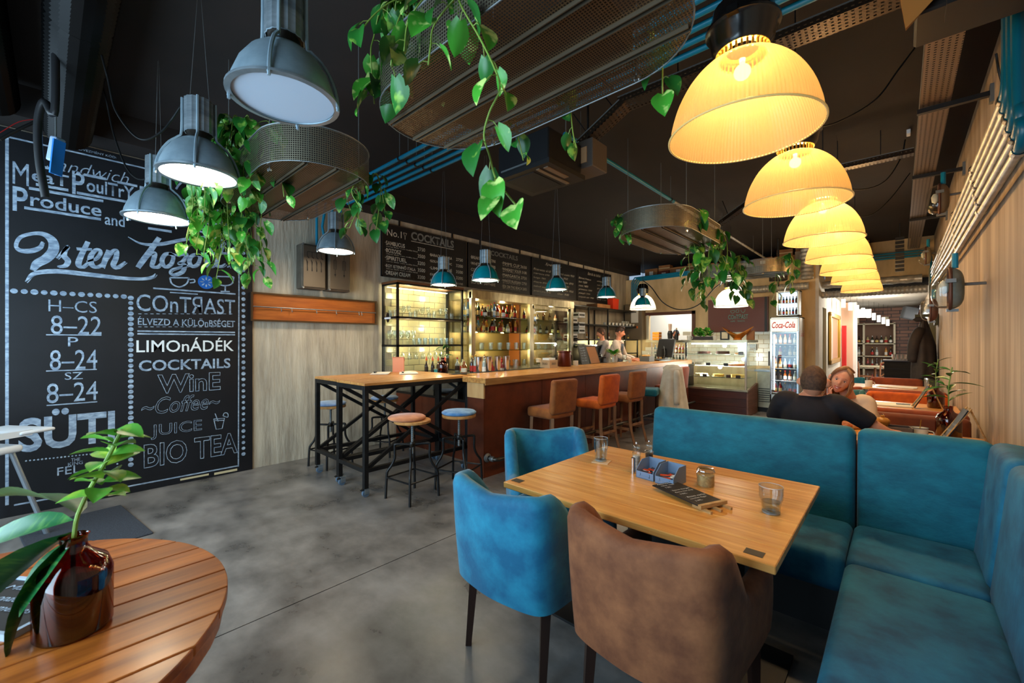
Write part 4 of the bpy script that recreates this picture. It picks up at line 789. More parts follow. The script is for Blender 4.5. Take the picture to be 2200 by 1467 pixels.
for k in range(12): bottle(-5.3,6.1+k*.1,[1.92,1.66][k%2],[0,3,1][k%3],[3,0,2,3][k%4],'bottles behind the sliding door of the cabinet','%s bottle, %s from the left behind the sliding cabinet door'%(BC[[3,0,2,3][k%4]][0],ordn(k)),.7)
for k in range(24):
    for zz in(1.352,1.035): tum(-5.2-.09*(k%2),4.66+k*.11,zz,TG,'tumblers in the steel cabinet','tumbler, %s from the left on the %s shelf of the stainless cabinet'%(ordn(k),'third' if zz>1.2 else 'lowest'),1.15)
# black frame shelf beyond the cabinet ---------------------------------------
g=thing('cup_shelf','black steel shelf of cups, boxes and jars behind the barman','shelf',(-5.6,7.45,0)); f=MB(); D=.42; W=3.2
for y in(0,.75,1.6,3.16):
    for x in(0.02,D-.03): MB().bx(x,x+.03,y,y+.03,.97,2.3).build('upright',blacksteel,g)
for z in(2.3,1.9,1.55,1.2): MB().bx(0,D,0,W,z-.025,z).build('shelf_board',blacksteel,g)
for yy in(8.9,10.1): point('shelf_strip_light',(-5.3,yy,1.5),6,(1,.9,.5),.04)
MB().bx(.0,.03,.03,3.15,1.22,1.53).build('lit_panel',mat('lit_panel',(226,216,170),.4),g)
CUP=MB().lathe([(0,0),(.025,0),(.04,.065),(.037,.065),(.02,.006),(0,.006)],12).mesh('cup',porcelain,50)
for k in range(16): ob('shelf_cup' ,CUP,None,(-5.3+.07*(k%2),9.1+k*.09,1.9),None,None,'white cup, %s from the left in the row on the black shelf behind the barman'%ordn(k),'cup','cups on the black shelf')
for k in range(8): ob('shelf_cup' ,CUP,None,(-5.3,10.0+(k%4)*.1,1.965),(PI,0,0),None,'upside-down white cup in the %s place from the left of the black shelf stack'%ordn(k),'cup','stacked cups on the black shelf').location.z=2.03
for k in range(9): bottle(-5.3,8.3+k*.25,[1.55,1.2][k%2],[4,3][k%2],[6,2,0][k%3],'jars and bottles on the lit black shelf','%s jar-like bottle, %s from the left on the lit shelves behind the barman'%(BC[[6,2,0][k%3]][0],ordn(k)),.8)
for k in range(8):
    zz=[2.05,1.9,1.73,1.55][k%4] if False else 1.2+.0*k
    b=thing('coffee_box','small white and black carton, number %d of the stack left on the cup shelf'%(k+1) if False else 'black and white carton, %s stack on the cup shelf, %s from below'%(['left','right'][k%2],ordn([0,0,1,1,2,2,3,3][k])),'box',(-5.3,7.65+.3*(k%2),[1.2,1.33,1.55,1.68,1.9,2.03,1.2,1.55][k] if k<6 else [1.2,1.55][k-6]+.26),0,'cartons on the black shelf')
    MB().bx(-.1,.1,-.12,.12,0,.12).build('carton',white,b); MB().bx(.1,.103,-.1,.1,.04,.08).bx(-.08,.08,-.123,-.12,.04,.08).build('print_band',blackpaint,b)
b=thing('shopping_bag','bright red-orange paper bags on top of the black shelf','bag',(-5.35,9.6,2.3)); MB().box((0,0,.14),(.16,.3,.28),None,.9).build('bag',mat('bag_red',(230,60,24),.6),b); MB().tube(crom([(.05,-.07,.28),(.05,0,.36),(.05,.07,.28)],4),.005,6).build('handle',mat('bag_red',(0,0,0)),b)
mkbox('shelf_carton','flat wooden carton on top of the black shelf left of the red bags','box',(-5.35,8.9,2.3),(.3,.6,.09),card)
g=thing('espresso_machine','dark espresso machine on the back counter behind the bar','coffee machine',(-5.1,7.9,.97)); MB().rbox((0,0,.22),(.5,.7,.4),.03,3).build('body',blacksteel,g,smooth=40); MB().bx(-.25,.25,-.35,.35,.43,.46).build('cup_rail',chrome,g)
for y in(-.18,.18): MB().cyl((.25,y,.22),(.32,y,.22),.035,12).cyl((.3,y,.2),(.42,y,.18),.012,8).build('group_head',chrome,g)
g=thing('electric_cabinet','beige-grey electrical cabinet on the back wall beside the teal pipes','cabinet',(-5.28,10.66,1.55)); MB().rbox((0,0,.48),(.5,.22,.96),.01,2).build('body',mat('cab_grey',(124,108,84),.6),g); MB().bx(-.05,.15,-.13,-.11,.45,.8).build('notice',paper,g); MB().bx(.1,.14,-.125,-.11,.3,.36).build('sticker',mat('orange_sticker',(226,110,30),.6),g)
# bar stools --------------------------------------------------------------
def bar_stool(lb,x,y,rz,m,wm=stoolwood,teal_=False):
    g=thing('bar_stool',lb,'stool',(x,y,0),rz,'upholstered bar stools')
    MB().rbox((0,.02,.66),(.42,.40,.12),.035,3).build('seat',m,g,smooth=60)
    if not teal_: MB().rbox((0,-.19,.86),(.42,.085,.40),.035,3,(.1,0,0)).build('backrest',m,g,smooth=60)
    for sx in(-1,1):
        MB().tube([(sx*.17,.17,.6),(sx*.175,.19,0)],[.026,.02],4).build('leg',wm,g); MB().tube(crom([(sx*.17,-.17,.62),(sx*.17,-.175,.3),(sx*.175,-.25,0)],3),[.027]*4+[.022]*3,4).build('leg',wm,g)
    for sx in(-1,1): MB().bx(sx*.172-.01,sx*.172+.01,-.17,.18,.2,.235).build('stretcher',wm,g)
    MB().bx(-.17,.17,.165,.19,.27,.3).bx(-.17,.17,-.2,-.18,.27,.3).build('stretcher',wm,g); return g
# stools face the bar (-X): local +Y -> -X
bar_stool('brown bar stool, nearest along the bar',-3.08,4.05,PI/2-.1,brownst); bar_stool('bright orange bar stool, second along the bar',-3.06,5.05,PI/2-.05,orangev); bar_stool('brown bar stool, third along the bar right of the orange one',-3.05,5.85,PI/2-.05,brownst)
bar_stool('backless dark-legged bar stool with teal seat, left of the coat',-3.12,6.75,PI/2+.3,teal,darkwood,True); bar_stool('orange-brown bar stool with the trench coat over its back',-3.02,7.5,PI/2-.1,mat('orange_brown_velvet',(170,76,30),.75,0,(140,58,20),5,sheen=.3),darkwood)
# trench coat over the last stool
g=thing('trench_coat','beige trench coat hung over the back of the last bar stool','coat',(-2.88,7.3,.0),0)
def cf(s,t):
    a=-PI*.62+s*PI*1.24; r=.2+.16*t+.025*math.sin(s*38)*t; z=1.06-.82*t-.03*math.sin(s*7)*t+.05*math.sin(s*15)*t
    return V((r*.75*math.cos(a)-.04,r*1.05*math.sin(a)-.02-.18*t*(1-s)*.7,z-.06*abs(s-.5)*(1-t)))
m_=MB().grid(cf,60,16); m_.build('body',mat('coat_beige',(206,200,184),.8,0,(186,178,160),6,bump=.3,bscale=12),g,smooth=True).modifiers.new('s','SOLIDIFY').thickness=.012
MB().lathe([(.0,.05),(.1,.04),(.15,0),(.16,-.03)],20,(-.03,-.02,1.05)).build('collar',mat('coat_beige',(0,0,0)),g,smooth=True)
MB().tube(crom([(.1,-.12,.72),(.15,-.05,.6),(.13,.03,.5),(.16,.06,.3)],5),.018,6).build('belt',mat('coat_beige',(0,0,0)),g,smooth=True)
MB().tube(crom([(.08,-.14,1.0),(.13,-.22,.75),(.14,-.28,.45)],5),[.05,.06,.062,.06,.058,.056,.054,.052,.05,.05,.05],10).build('sleeve',mat('coat_beige',(0,0,0)),g,smooth=True)
# ================================================================== LAMPS
def cone_lamp(label,loc,R,H,lit,shade,ev,rz=0,group=None):
    g=thing('pendant_lamp',label,'lamp',loc,rz,group); s=R/.2
    pr=[(.2,0),(.198,.012),(.19,.05),(.168,.11),(.132,.165),(.092,.2),(.07,.212)]
    MB().lathe([(a*s,b*s) for a,b in pr]+[(a*s-.004,b*s) for a,b in pr[::-1]],40).build('shade',shade,g,smooth=60)
    MB().lathe([(.19*s,-.006*s),(.212*s,-.004*s),(.212*s,.006*s),(.196*s,.012*s)],40).build('rim_ring',steel,g,smooth=50)
    MB().disc((0,0,.004*s),.192*s,36,-1).build('diffuser',bulb if lit else mat('diffuser_off',(190,204,220),.35),g)
    MB().lathe([(.072*s,.205*s),(.06*s,.215*s),(.06*s,.25*s),(.07*s,.255*s)],24).build('neck',mat('neck_dark',(60,54,48),.4,.8),g,smooth=50)
    c=MB(); n=48; c.lathe([(.07*s,.25*s),(.074*s,.252*s),(.074*s,H*s),(.068*s,(H+.004)*s),(0,(H+.004)*s)],n,wave=.03,wn=16); c.build('ballast_tube',steel,g,smooth=30)
    for k in range(4):
        a=PI/4+k*PI/2; ca,sa=math.cos(a),math.sin(a)
        P=crom([(.207*s,0,-.01*s),(.2*s,0,.05*s),(.178*s,0,.115*s),(.142*s,0,.175*s),(.1*s,0,.215*s),(.084*s,0,.25*s),(.082*s,0,H*s)],3)
        b=MB(); b.tube([(p.x*ca,p.x*sa,p.z) for p in P],.0075*s,6); b.cyl((.207*s*ca,.207*s*sa,-.022*s),(.207*s*ca,.207*s*sa,0),.006*s,6); b.build('rib',silverlamp,g,smooth=50)
    top=CZ-loc[2]
    for sg in(-1,1): MB().cyl((sg*.075*s,0,H*s),(sg*.012,0,top),.0015,5).build('suspension_wire',steel_dull,g)
    if lit: spot('lamp_light',(0,0,-.02),ev,(1,.86,.62),math.radians(150),g,.12*s,.7)
    return g
cone_lamp('big unlit brushed-steel pendant lamp nearest the camera, at the top left',atD(612,215,1.76),.2,.62,False,silverlamp,0,.2,'steel pendant lamps over the left side')
cone_lamp('lit steel pendant lamp, middle of the three by the chalkboard',atD(428,378,2.55),.2,.45,True,silverlamp,22,.5,'steel pendant lamps over the left side')
cone_lamp('lit steel pendant lamp closest to the chalkboard, behind the middle one',atD(340,470,3.15),.2,.45,True,silverlamp,22,.1,'steel pendant lamps over the left side')
cone_lamp('lit steel pendant lamp in front of the grey fuse box',atD(722,540,5.0),.2,.45,True,silverlamp,26,.3,'steel pendant lamps over the left side')
tl=mat('teal_lamp_gloss',(8,146,152),.3,0,(0,118,134),5,coat=.4)
for i,(u,v,t,lb) in enumerate(((953,612,5.2,'over the bar end'),(1043,602,4.76,'in front of the second menu board'),(1195,622,5.8,'in front of the third menu board'),(1303,638,7.2,'in front of the last menu board'),(1381,656,8.4,'farthest along the bar, before the back wall'))):
    cone_lamp('teal ribbed pendant lamp, '+lb,atD(u,v,t),.15,.45,True,tl,13,i*.4,'teal pendant lamps above the bar')
def dome_lamp(label,loc,R,m,ev,first=None,group=None,glow=True):
    g=thing('dome_lamp',label,'lamp',loc,0,group); s=R/.28
    if first is None:
        pr=crom([(.285,-.004,0),(.279,0,0),(.27,.06,0),(.245,.14,0),(.2,.22,0),(.14,.28,0),(.085,.31,0)],4)
        sm=MB().lathe([(p.x,p.y) for p in pr],240,wave=.0045,wn=120).mesh('shade',m,30)
        rim=MB().tube([(.284*math.cos(a*PI/32),.284*math.sin(a*PI/32),-.002) for a in range(64)],.0045,6,closed=True).mesh('rim_bead',mat('rim_'+m.name,(236,196,118) if glow else (220,220,214),.3,emit=.1),True)
        vent=MB()
        for k in range(28):
            a=k*2*PI/28; vent.box((.088*math.cos(a),.088*math.sin(a),.322),(.006,.008,.03),(0,0,a))
        vent.lathe([(.08,.335),(.1,.337),(.1,.342),(.06,.345)],32); vent=vent.mesh('vent_ring',gold)
        hs=MB().lathe([(.1,.34),(.115,.36),(.125,.42),(.14,.43),(.14,.44),(.125,.445),(.11,.52),(.07,.56),(0,.565)],28).box((.0,.135,.435),(.04,.03,.03)).box((0,-.135,.435),(.04,.03,.03)).mesh('housing',mat('housing_black',(14,12,12),.25,coat=.5),50)
        bl=MB().lathe([(.032*math.sin(PI*q/10),.255-.032*math.cos(PI*q/10)) for q in range(10)]+[(.012,.31)],24).mesh('bulb',mat('bulb_'+m.name,(255,236,190),.4,emit=5 if glow else 4,ec=(255,226,160) if glow else (255,250,240)),50)
        DL[m.name]=(sm,rim,vent,hs,bl)
    for n,me in zip(('shade','rim_bead','vent_ring','housing','bulb'),DL[m.name]): ob(n,me,g,scale=(s,s,s))
    MB().cyl((0,0,.56*s),(0,0,CZ-loc[2]),.004,6).build('suspension_wire',cable,g)
    point('lamp_light',(0,0,.255*s),ev,WARM if glow else (1,.93,.8),.05,g); return g
DL={}
gm=shademat('amber_acrylic',(188,158,104),.3)
gy=[1.93,3.13,4.41,5.56,6.69,7.87,9.3]
for k,y in enumerate(gy):
    dome_lamp('golden ribbed dome pendant lamp, %s of the row counted from the camera'%ordn(k),(-.48,y,2.36),.28,gm,27 if k<2 else 52,None if k==0 else 1,'golden ribbed dome lamps over the wall tables')
wm_=shademat('white_acrylic',(170,166,156),.4)
dome_lamp('white ribbed dome lamp above the cake display',atD(1570,658,7.7),.28,wm_,100,None,None,False)
dome_lamp('cream dome lamp behind the last teal lamp',atD(1381,664,9.4),.28,wm_,75,1,None,False)
# ================================================================== PLANTERS
perf=perfmat('perforated_steel',(150,140,118),.0125,.62); perf2=perfmat('perforated_bottom',(116,92,66),.011,.6)
def planter(label,x0,x1,y0,y1,z,h=.2,rods=True):
    cx,cy=(x0+x1)/2,(y0+y1)/2; L=x1-x0; W=y1-y0; al=L>=W; r=min(L,W)/2; e=(max(L,W)/2-r)
    g=thing('hanging_planter',label,'planter',(cx,cy,z),0 if al else PI/2,'hanging perforated steel planters'); n=40; pts=[]
    for k in range(n//2+1): a=-PI/2+PI*k/(n//2); pts.append((e+r*math.cos(a),r*math.sin(a)))
    for k in range(n//2+1): a=PI/2+PI*k/(n//2); pts.append((-e+r*math.cos(a),r*math.sin(a)))
    m=len(pts); vs=[(x,y,0) for x,y in pts]+[(x,y,h) for x,y in pts]; me=bpy.data.meshes.new('side_wall'); me.from_pydata(vs,[],[(i,(i+1)%m,m+(i+1)%m,m+i) for i in range(m)]); me.materials.append(perf)
    uv=me.uv_layers.new(name='uv'); cum=[0]
    for i in range(m): cum.append(cum[-1]+math.dist(pts[i],pts[(i+1)%m]))
    for i in range(m):
        for j,q in enumerate(((cum[i],0),(cum[i+1],0),(cum[i+1],h),(cum[i],h))): uv.data[i*4+j].uv=q
    me.shade_smooth(); ob('side_wall',me,g)
    me=bpy.data.meshes.new('bottom'); me.from_pydata([(x,y,0.002) for x,y in pts],[],[tuple(range(m))[::-1]]); me.materials.append(perf2); uv=me.uv_layers.new(name='uv')
    for l in me.loops: v=me.vertices[l.vertex_index].co; uv.data[l.index].uv=(v.x,v.y)
    ob('bottom',me,g)
    for k in(-1,0,1): 
        yy=k*r*.5; xx=e+math.sqrt(r*r-yy*yy)-.01; MB().bx(-xx,xx,yy-.012,yy-.008,-.012,.002).bx(-xx,xx,yy+.008,yy+.012,-.012,.002).build('bottom_flange',perf_flat,g)
    MB().tube([(x,y,h) for x,y in pts],.005,5,closed=True).build('top_rim',steel_dull,g); MB().tube([(x,y,0) for x,y in pts],.003,5,closed=True).build('bottom_rim',steel_dull,g)
    for sx in(-1,1):
        for sy in(-1,1):
            MB().cyl((sx*(e+.1*r),sy*r*.85,-.01),(sx*(e+.1*r),sy*r*.85,CZ-z),.003,6).build('hanging_rod',steel_dull,g); MB().lathe([(.012,-.022),(.014,-.01),(0,-.01)],8,(sx*(e+.1*r),sy*r*.85,0)).build('rod_nut',chrome,g)
    # the liner trays inside, seen through the holes
    MB().bx(-e-.2*r,e+.2*r,-r*.55,r*.55,.02,.12).build('liner',mat('liner_dark',(36,28,20),.8),g)
    return g
perf_flat=mat('flange_steel',(120,108,90),.4,.8)
planter('long perforated steel planter hanging nearest the camera, top centre',-1.86,-.46,.93,1.6,2.55,.21)
planter('perforated steel planter hanging left, behind the steel lamps',-3.98,-2.5,.83,1.5,2.55,.22)
planter('perforated steel planter hanging in the middle of the room beyond the blue pipe',-2.12,-1.42,3.7,5.15,2.55,.2)
planter('farthest perforated steel planter, hanging before the storage ledge',-2.62,-1.22,7.25,7.95,2.55,.2)
HL=[leafmesh('leaf',.1,.042,leafg,.3,True,6),leafmesh('leaf',.085,.036,leafg,.55,True,6)]
HD=leafmesh('leaf',.09,.04,mat('leaf_pothos_dark',(34,98,34),.35,0,(120,160,60),12,detail=3,lo=.56,hi=.64,rnd=.3),.4,True,6)
def pothos(label,vines,s=1.,dark=.3,step=.07,thick=.003):
    o=V(vines[0][0]); g=thing('pothos_plant',label,'plant',tuple(o),0,'trailing pothos plants')
    for P in vines:
        C=crom([V(p)-o for p in P],6); MB().tube(C,[thick]*len(C),5).build('vine',vine,g,smooth=True); acc=0; k=0
        for i in range(1,len(C)):
            d=(C[i]-C[i-1]); acc+=d.length
            if acc>step*s:
                acc=0; k+=1; a=random.uniform(0,6.28); q=V((math.cos(a),math.sin(a),-.4+random.uniform(-.3,.4))); st=C[i]+q*.035*s
                MB().tube([C[i],C[i]+q*.02*s+V((0,0,.008)),st],.0016,4).build('leaf_stalk',vine,g)
                f=random.uniform(.75,1.25)*s; ob('leaf',HD if random.random()<dark else random.choice(HL),g,st,look(q+V((0,0,-.7)),random.uniform(-.6,.6)),scale=(f,f,f))
    return g
def hang(p,n,l,sp,up=.08):
    out=[]
    for k in range(n):
        a=random.uniform(0,6.28); r=random.uniform(.3,1)*sp; q=V(p); e=q+V((math.cos(a)*r,math.sin(a)*r,0)); ll=l*random.uniform(.45,1)
        out.append([q+V((random.uniform(-.5,.5)*sp*.5,random.uniform(-.5,.5)*sp*.5,0)),q.lerp(e,.6)+V((0,0,up)),e+V((0,0,-.03)),e+V((random.uniform(-.04,.04),random.uniform(-.04,.04),-ll*.5)),e+V((random.uniform(-.06,.06),random.uniform(-.06,.06),-ll))])
    return out
LV=[(990,10),(1030,80),(1062,145),(1074,190),(1052,240),(1040,290),(1052,335),(1066,385),(1092,420),(1118,452)]
pothos('pothos with one very long vine trailing from the near side of the nearest planter',[[atY(u,v,.86) for u,v in [(975,-40)]+LV],[atY(1000,-30,.87),atY(935,50,.85),atY(925,100,.84),atY(920,140,.84)],[atY(940,-40,.87),atY(880,40,.85),atY(868,110,.84)]],.95,.15,.062,.003)
pothos('bushy pothos spilling over the left end of the nearest planter',hang(atD(860,15,1.75),7,.3,.2)+[[atD(900,-20,1.7),atD(830,10,1.65),atD(780,60,1.62),atD(775,90,1.62)],[atD(880,-10,1.6),atD(850,60,1.58),atD(840,140,1.57)],[atD(960,-20,1.55),atD(980,20,1.52),atD(1010,70,1.5)]],1.05,.4,.05)
pothos('few pothos leaves peeking below the far side of the nearest planter',[[(-1.2,1.58,2.75),(-1.17,1.66,2.7),(-1.15,1.68,2.5),(-1.13,1.68,2.42)],[(-1.5,1.6,2.75),(-1.52,1.68,2.66),(-1.5,1.72,2.48)],[(-.75,1.6,2.75),(-.72,1.68,2.7),(-.72,1.7,2.52)]],1,.6,.06)
pothos('dense pothos hanging far down from the left end of the left planter',hang((-3.86,.86,2.75),14,.66,.24)+hang((-3.9,1.0,2.72),8,.75,.18)+hang((-3.7,.85,2.85),8,.2,.25,.18),1.0,.35,.055)
pothos('pothos growing over the near side of the left planter',hang((-3.25,.86,2.82),13,.36,.28,.16),1.05,.5,.055)
pothos('dark pothos hanging from the right end of the left planter',hang((-2.75,1.5,2.62),6,.36,.18),.95,.8,.06)
pothos('small pothos tuft at the left end of the middle planter',hang((-2.1,3.85,2.7),4,.22,.12),1,.5,.06)
pothos('leafy pothos spilling from the right side of the middle planter',hang((-1.55,4.9,2.66),9,.5,.28)+hang((-1.4,4.2,2.7),2,.15,.1),1.35,.5,.06)
pothos('pothos hanging from the left end of the farthest planter',hang((-2.5,7.3,2.7),6,.55,.3),1.4,.8,.08)
pothos('pothos hanging in the middle of the farthest planter',hang((-1.85,7.25,2.75),8,.65,.22),1.4,.8,.08)
pothos('thin pothos hanging from the right end of the farthest planter',hang((-1.3,7.3,2.7),4,.6,.3),1.3,.8,.09)
# ================================================================== PIPES, TRAYS, DUCTS
def pipe(label,P,r,m,nm='conduit_pipe',cat='pipe',group=None,n=10,k=1): return MB().tube(crom(P,k) if k>1 else P,r,n).build(nm,m,None,smooth=60,label=label,cat=cat,group=group)
for k in range(5):
    y=2.30+k*.098
    g=thing('conduit_pipe','teal ceiling conduit crossing the room, %s of five counted from the camera'%ordn(k),'pipe',(0,y,3.3),0,'five teal ceiling conduits')
    MB().cyl((-5.3,0,0),(.48,0,0),.019,12).build('tube',tealpipe,g,smooth=60)
    for x in(-3.62,-1.5,.2): MB().lathe([(.024,-.012),(.026,0),(.024,.012)],12,mx=Matrix.Translation((x,0,0))@Matrix.Rotation(PI/2,4,'Y')).build('clamp',blacksteel,g); MB().cyl((x,0,0),(x,0,CZ-3.3),.003,5).build('clamp_rod',steel_dull,g)
g=thing('conduit_pipe','single long conduit running away to the back wall, teal then bare steel','pipe',(-2.14,3.0,3.3))
MB().cyl((0,0,0),(0,2.4,0),.02,12).build('tube',tealpipe,g,smooth=60); MB().cyl((0,2.4,0),(0,7.7,0),.02,12).build('steel_tube',galv,g,smooth=60)
for y in(.25,2.3,4.4,6.4): MB().lathe([(.025,-.015),(.028,0),(.025,.015)],12,(0,0,0),mx=Matrix.Translation((0,y,0))@Matrix.Rotation(PI/2,4,'X')).build('clamp',blacksteel,g); MB().cyl((0,y,0),(0,y,.3),.003,5).build('clamp_rod',steel_dull,g)
traym=perfmat('tray_perforated',(60,46,34),.03,.45)
def tray(label,p0,p1,w_,m=traym,h=.05,slots=True):
    p0=V(p0);p1=V(p1);d=p1-p0;L=d.length; g=thing('cable_tray',label,'cable tray',tuple(p0)); g.rotation_euler=d.to_track_quat('X','Z').to_euler()
    me=bpy.data.meshes.new('channel'); me.from_pydata([(0,-w_/2,h),(L,-w_/2,h),(0,-w_/2,0),(L,-w_/2,0),(0,w_/2,0),(L,w_/2,0),(0,w_/2,h),(L,w_/2,h)],[],[(0,1,3,2),(2,3,5,4),(4,5,7,6)]); me.materials.append(m); uv=me.uv_layers.new(name='uv')
    for l in me.loops: v=me.vertices[l.vertex_index].co; uv.data[l.index].uv=(v.x,v.y+v.z)
    ob('channel',me,g)
    for sy in(-1,1): MB().bx(0,L,sy*w_/2-.003,sy*w_/2+.003,h-.006,h+.002).build('lip',steel_dull,g)
    MB().bx(.1,L-.1,-w_*.3,w_*.3,.012,.035).build('cables',cable,g)
    for x in (L*.2,L*.8): MB().bx(x-.004,x+.004,-w_*.3-.004,-w_*.3+.004,.05,CZ-max(p0.z,p1.z)).build('hanger',blacksteel,g)
    return g
tray('black perforated cable tray crossing the ceiling behind the teal conduits',(.45,2.98,3.27),(-1.55,2.92,3.27),.16)
tray('short black tray sloping down to the ceiling speaker box',(-1.5,2.92,3.27),(-1.86,2.86,3.04),.14)
tr=tray('long perforated cable tray along the right wall',(.2,1.2,3.32),(.2,11.4,3.32),.17,perfmat('tray_light',(128,112,98),.03,.4))
tray('thin black tray from the golden lamps to the right wall tray',(-1.1,5.6,3.3),(.1,5.6,3.3),.1)
tray('bent black tray above the middle planter',(-1.05,5.65,3.3),(-1.75,5.9,3.0),.1)
for y,k in zip((2.9,4.6,6.4,8.6),range(4)):
    MB().bx(-.02,.02,0,0,0,0); b=thing('tray_bracket','black bracket holding the right wall tray, %s from the camera'%ordn(k),'bracket',(.1,y,3.28),0,'tray brackets'); MB().bx(0,.4,-.02,.02,0,.035).build('arm',blackpaint,b); MB().bx(.38,.4,-.03,.03,-.05,.08).build('wall_plate',steel_dull,b)
# right wall conduits
for k in range(6):
    z=2.86-k*.085; y0=3.62-.09*k+.04*(k%2)
    g=thing('conduit_pipe','bare steel conduit on the right wall turning up teal, %s from the top'%ordn(k),'pipe',(.43,y0,z),0,'conduit bundle on the right wall')
    MB().tube([(0,0,0),(0,3.6,-.02),(0,7.2,-.05+.02*k)],.022,12).build('steel_tube',galv,g,smooth=60)
    MB().tube(crom([(0,0.02,0),(0,-.07,.01),(0,-.12,.08),(.0,-.13+.02*k,.25),(.0,-.13+.03*k,CZ-z)],5),.025,12).build('teal_bend',mat('tealpipe_dark',(0,88,110),.35),g,smooth=60)
    for y in(.0,1.3,2.9,4.6,6.4): MB().lathe([(.028,-.03),(.03,-.02),(.03,.02),(.028,.03)],12,mx=Matrix.Translation((0,y,0))@Matrix.Rotation(PI/2,4,'X')).build('socket',[blacksteel,galv][k%2],g)
def bulkhead(label,y,z,s,m,gl=1):
    g=thing('bulkhead_light',label,'wall lamp',(.3,y,z),0,'cast bulkhead lights on the right wall')
    def half(sg,d,m_,nm,e=0):
        b=MB(); b.grid(lambda a,t:V((sg*d*math.cos(t*PI/2)**.8,.095*s*math.sin(t*PI/2)**.6*math.copysign(abs(math.cos(2*PI*a))**.7,math.cos(2*PI*a)),.15*s*math.sin(t*PI/2)**.6*math.copysign(abs(math.sin(2*PI*a))**.7,math.sin(2*PI*a)))),32,8,True); return b.build(nm,m_,g,smooth=60)
    half(-1,.1*s,clear,'glass_dome'); half(1,.075*s,m,'cast_body')
    MB().tube([(0,.097*s*math.copysign(abs(math.cos(a*PI/16))**.7,math.cos(a*PI/16)),.152*s*math.copysign(abs(math.sin(a*PI/16))**.7,math.sin(a*PI/16))) for a in range(32)],.01*s,6,closed=True).build('gasket_ring',mat('ring_rust',(90,60,50),.5,.4),g,smooth=60)
    MB().bx(-.03,.03,-.11*s,-.09*s,.04,.07).cyl((.05*s,0,.03),(.2,0,.03),.012,8).bx(-.02,.05,-.02,.02,-.17*s,-.15*s).build('hinge_bolts',steel_dull,g,kind='stuff'); MB().cyl((.03,0,.15*s),(.03,0,.15*s+.12),.02,10).build('cable_gland',tealpipe,g)
    MB().lathe([(0,-.04*s),(.025*s,-.02*s),(.03*s,.03*s),(.015*s,.06*s),(0,.06*s)],12,(-.03*s,0,0)).build('lamp_bulb',mat('frosted',(210,206,190),.4),g,smooth=60)
cg=mat('cast_grey',(124,132,126),.45,.5,(100,108,102),8)
bulkhead('large grey cast bulkhead light nearest on the right wall below the conduits',4.95,1.93,1.1,cg)
bulkhead('grey bulkhead light high on the right wall above the conduits',6.2,2.97,1.0,mat('cast_brown_grey',(120,106,88),.5,.4))
bulkhead('red-brown bulkhead light on the right wall, second below the conduits',7.9,1.92,1.0,mat('cast_redbrown',(104,62,50),.5,.4,(90,76,66),8))
bulkhead('small beige bulkhead light far along the right wall above the conduits',9.3,2.85,.9,mat('cast_beige',(150,140,116),.5,.3))
# projector / speaker boxes
g=thing('ceiling_projector','black perforated ceiling box hanging in front of the conduits','projector',(-2.08,2.58,2.76))
MB().rbox((0,0,.16),(.5,.42,.22),.008,1).build('body',mat('box_black',(26,26,28),.45,.3),g); MB().bx(-.27,.27,-.23,.23,0,.035).build('bottom_frame',blackpaint,g)
MB().bx(-.2,.08,-.17,.17,-.004,0).build('grille',mat('grille',(18,16,16),.6),g); MB().bx(.12,.15,-.19,.19,-.006,0).bx(.18,.22,-.18,.08,-.006,0).build('steel_strip',mat('strip_steel',(140,120,100),.4,.7),g); MB().box((-.06,-.214,.06),(.3,.01,.012)).build('trim_strip',steel_dull,g)
for sx in(-1,1): MB().cyl((sx*.25,.0,.28),(sx*.25,0,CZ-2.74),.004,6).build('hanging_rod',steel_dull,g)
g=thing('grey_speaker','grey box with a tan square beside the black ceiling projector','speaker',(-1.84,2.9,2.84)); MB().rbox((0,0,.12),(.22,.22,.22),.006,1).build('body',mat('speaker_grey',(92,84,78),.5,.3),g); MB().bx(-.03,.06,-.116,-.11,.05,.17).build('tan_plate',mat('tan_plate',(186,150,110),.6),g); MB().cyl((0,0,.24),(0,0,.74),.01,6).build('mount',blacksteel,g)
g=thing('ceiling_heater','black box with a tan folded reflector hanging at the top right','heater',(.2,2.75,2.93),0)
MB().rbox((.1,.05,.16),(.5,.3,.22),.01,1).bx(-.05,.35,-.15,.0,.02,.05).build('body',blackpaint,g); MB().add([(-.22,-.15,.3),(-.18,-.15,-.02),(.12,-.15,.26),(.12,-.13,.3),(-.22,-.13,.3),(-.18,-.13,-.02)],[(0,1,2),(4,3,5),(0,4,5,1),(1,5,3,2)]).build('reflector',mat('reflector_tan',(176,122,60),.5,.4),g)
MB().cyl((.1,.05,.27),(.1,.05,.62),.015,8).build('mount',blacksteel,g)
